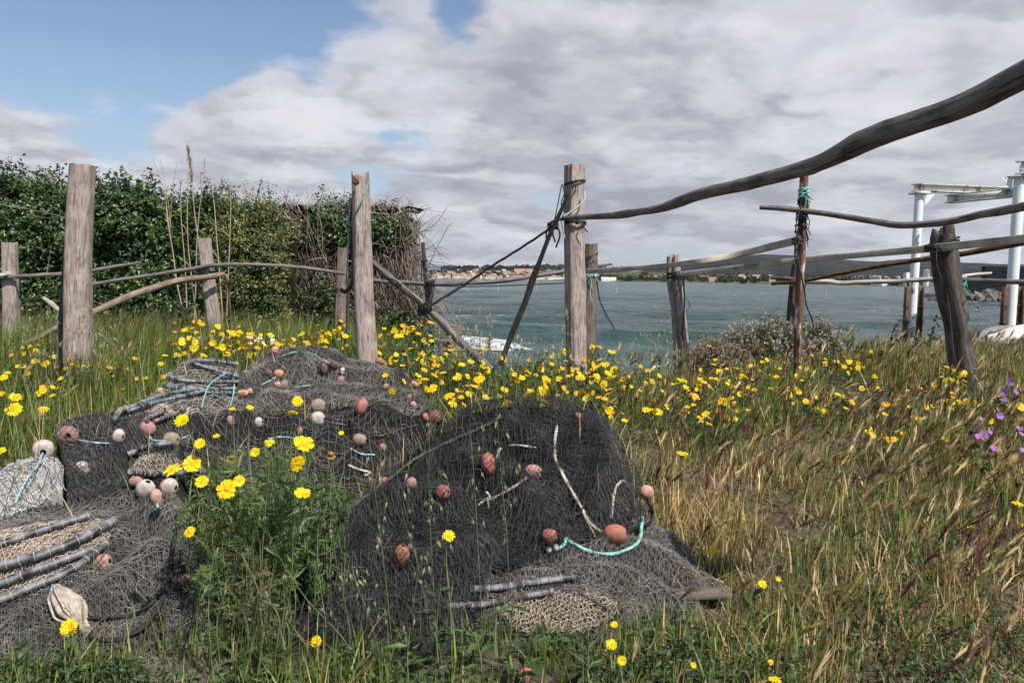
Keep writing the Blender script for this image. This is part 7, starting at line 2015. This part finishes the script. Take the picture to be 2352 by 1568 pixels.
def oat(pts, d, label, ns=16, sz=.026, r=.0018, col=(.50, .48, .27), group=None, sway=.35):
    P0 = [at(a, b, d) for a, b in pts]; g = ground_under(P0[0][0], P0[0][1])
    if P0[0][2] > g: P0 = [np.array([P0[0][0], P0[0][1], g - .01])] + P0
    P = smooth_path(np.array(P0), 40); ro = empty('wild_oat', P[0], label, 'grass stalk', group)
    nb = NB(); loft(nb, P, np.linspace(r, r * .5, 40), 4, cap=False)
    tips = []
    for k in range(ns):
        i = int(rng.uniform(.45, 1) * 39); a = rng.uniform(0, 2 * PI); l = rng.uniform(.02, .055) * (sz / .026) * .9
        e = P[i] + np.array([math.cos(a) * l + l * .5, math.sin(a) * l, rng.uniform(-.2, .7) * l]); e2 = e + [sz * .15, 0, -sz * .35]
        loft(nb, smooth_path(np.array([P[i], e, e2]), 6), r * .35, 3, cap=False); tips.append(e2)
    nb.build('stalk', M['stemg'], ro)
    tips = np.array(tips); n = len(tips); nb = NB()
    dv = np.stack([rng.normal(sway * .5, .25, n), rng.normal(0, .25, n), np.full(n, -1.)], -1)
    for q in (0, 1): leaves(nb, tips, rng.uniform(.8, 1.25, n) * sz, vary(col, n, .15, .05), 0, np.stack([rng.normal(0, .3, n) + (1 - 2 * q) * .6, -np.ones(n), rng.normal(0, .2, n)], -1), .26, .2, dv + rng.normal(0, .08, (n, 3)))
    nb.build('foliage', M['oat'], ro, smooth=False)


OB = 'oat stalk with pale hanging spikelets '
oat([(1005, 1500), (990, 1250), (985, 1080), (988, 960)], 2.95, OB + 'before the left slope of the black net', 16)
oat([(900, 1480), (880, 1280), (860, 1120), (845, 970)], 2.95, OB + 'rising to the fold left of the black net', 14)
oat([(1000, 1500), (960, 1300), (925, 1180), (910, 1075)], 2.95, OB + 'before the half buried red float', 12)
oat([(820, 1540), (795, 1400), (772, 1290), (762, 1190)], 2.85, OB + 'left before the black net foot', 12)
oat([(880, 1520), (842, 1400), (815, 1330), (808, 1280)], 2.8, OB + 'low before the black net foot', 10)
oat([(1110, 1500), (1100, 1300), (1090, 1120), (1078, 960)], 3.0, OB + 'before the wide red float', 14)
oat([(1170, 1480), (1165, 1250), (1150, 1080), (1140, 925)], 3.05, OB + 'crossing the crest of the black net', 14)
oat([(640, 1560), (800, 1500), (700, 1370), (630, 1260)][::-1][::-1], 2.75, 'long bare green grass stalk slanting before the black net', 4)
oat([(840, 1560), (930, 1430), (958, 1330), (955, 1260)], 2.75, OB + 'by the upright terracotta float', 9)
for i, (px, py) in enumerate(((1002, 748), (1022, 765), (1052, 702), (1070, 740), (1088, 735), (1096, 692), (1108, 690), (1128, 762), (1152, 790), (1180, 762), (1205, 775), (1238, 772), (1262, 790), (1292, 700), (1298, 730), (1280, 745))):
    oat([(px + rng.uniform(-14, 6), 860), (px + rng.uniform(-6, 4), (860 + py) / 2), (px, py)], 7.3 + rng.uniform(-.3, .4), 'pale oat stalk against the water between diagonal brace and cracked post', 15, .042, .0026, (.52, .51, .33), 'oats between brace and cracked post')
for i, (px, py) in enumerate(((1425, 790), (1450, 770), (1472, 752), (1484, 748), (1502, 770), (1522, 705), (1535, 735), (1540, 770), (1420, 810), (1460, 800))):
    oat([(px + rng.uniform(-20, 6), 880), (px + rng.uniform(-8, 4), (870 + py) / 2), (px, py)], 7.5 + rng.uniform(-.3, .4), 'thin pale oat stalk against the water beside the forked post', 13, .036, .0024, (.50, .48, .33), 'oats beside the forked post')
for i, (px, py) in enumerate(((70, 705), (95, 700), (118, 720), (150, 690), (170, 720), (200, 700), (215, 735), (235, 740), (60, 740), (250, 760))):
    oat([(px + rng.uniform(-10, 10), 880), (px + rng.uniform(-6, 4), (870 + py) / 2), (px, py)], 6.5 + rng.uniform(-.3, .3), 'oat stalk around the foot of the thick wooden post', 13, .04, .0024, (.42, .40, .25), 'oats around the thick post')
# tall grass tufts at the post feet
bl = []
for px, d, n, hh in ((180, 6.7, 240, .5), (140, 6.8, 120, .5), (845, 7.1, 50, .3), (30, 9.2, 120, .6), (480, 9.8, 120, .45), (2210, 5.8, 380, .30), (2290, 6.2, 500, .30), (2330, 8.5, 500, .35), (2180, 8.8, 400, .33), (2060, 9.2, 500, .34), (1960, 9.4, 250, .26), (1570, 9.1, 60, .2), (1330, 7.4, 80, .25), (-80, 10.3, 260, .6), (20, 10.4, 260, .6), (110, 10.4, 260, .6), (200, 10.5, 260, .6), (290, 10.5, 260, .6), (370, 10.5, 260, .6), (450, 10.6, 260, .55), (540, 10.8, 260, .5), (620, 11., 260, .5), (300, 9.5, 500, .5), (400, 9.8, 400, .5), (230, 9.6, 400, .5), (90, 9.4, 400, .5)):
    x = xw(px, d) + rng.normal(0, .22 if n > 150 else .1, n); y = d + rng.normal(0, .15, n); bl.append(np.stack([x, y, G(x, y) - .02, hh * rng.uniform(.5, 1.1, n)], -1))
bl = np.concatenate(bl); n = len(bl); nb = NB()
c_ = np.where(rng.random((n, 1)) < .35, STRAW * .8, np.array([.065, .095, .03])) * rng.uniform(.6, 1.3, (n, 1))
blades(nb, bl[:, :3], bl[:, 3], rng.uniform(.005, .009, n), rng.normal(.2, 1.0, n), rng.uniform(0, .4, n), rng.uniform(0, .9, n), c_, seg=4)
tag(nb.build('tall_grass', M['leaf'], smooth=False), 'taller grass tufts at the feet of the posts', 'grass', kind='stuff')

# grass that has grown up through the net edges
xq = rng.uniform(NX0, NX1, 9000); yq = rng.uniform(2.45, 6.5, 9000); cv, zq = lookup(xq, yq)
edge = cv & ~lookup(xq, yq - .16)[0] | cv & ~lookup(xq + .14, yq)[0] | cv & ~lookup(xq - .14, yq)[0] | (cv & (rng.random(9000) < .05))
xq, yq, zq = xq[edge], yq[edge], zq[edge]; n = len(xq); nb = NB()
blades(nb, np.stack([xq, yq, zq - .04], -1), rng.uniform(.08, .26, n), rng.uniform(.004, .007, n), rng.uniform(0, 2 * PI, n), rng.uniform(0, .5, n), rng.uniform(0, 1.0, n), np.where(rng.random((n, 1)) < .4, STRAW, LIME * .8) * rng.uniform(.6, 1.2, (n, 1)), seg=4)
tag(nb.build('grass_through_nets', M['leaf'], smooth=False), 'grass blades growing up through the edges of the nets', 'grass', kind='stuff')
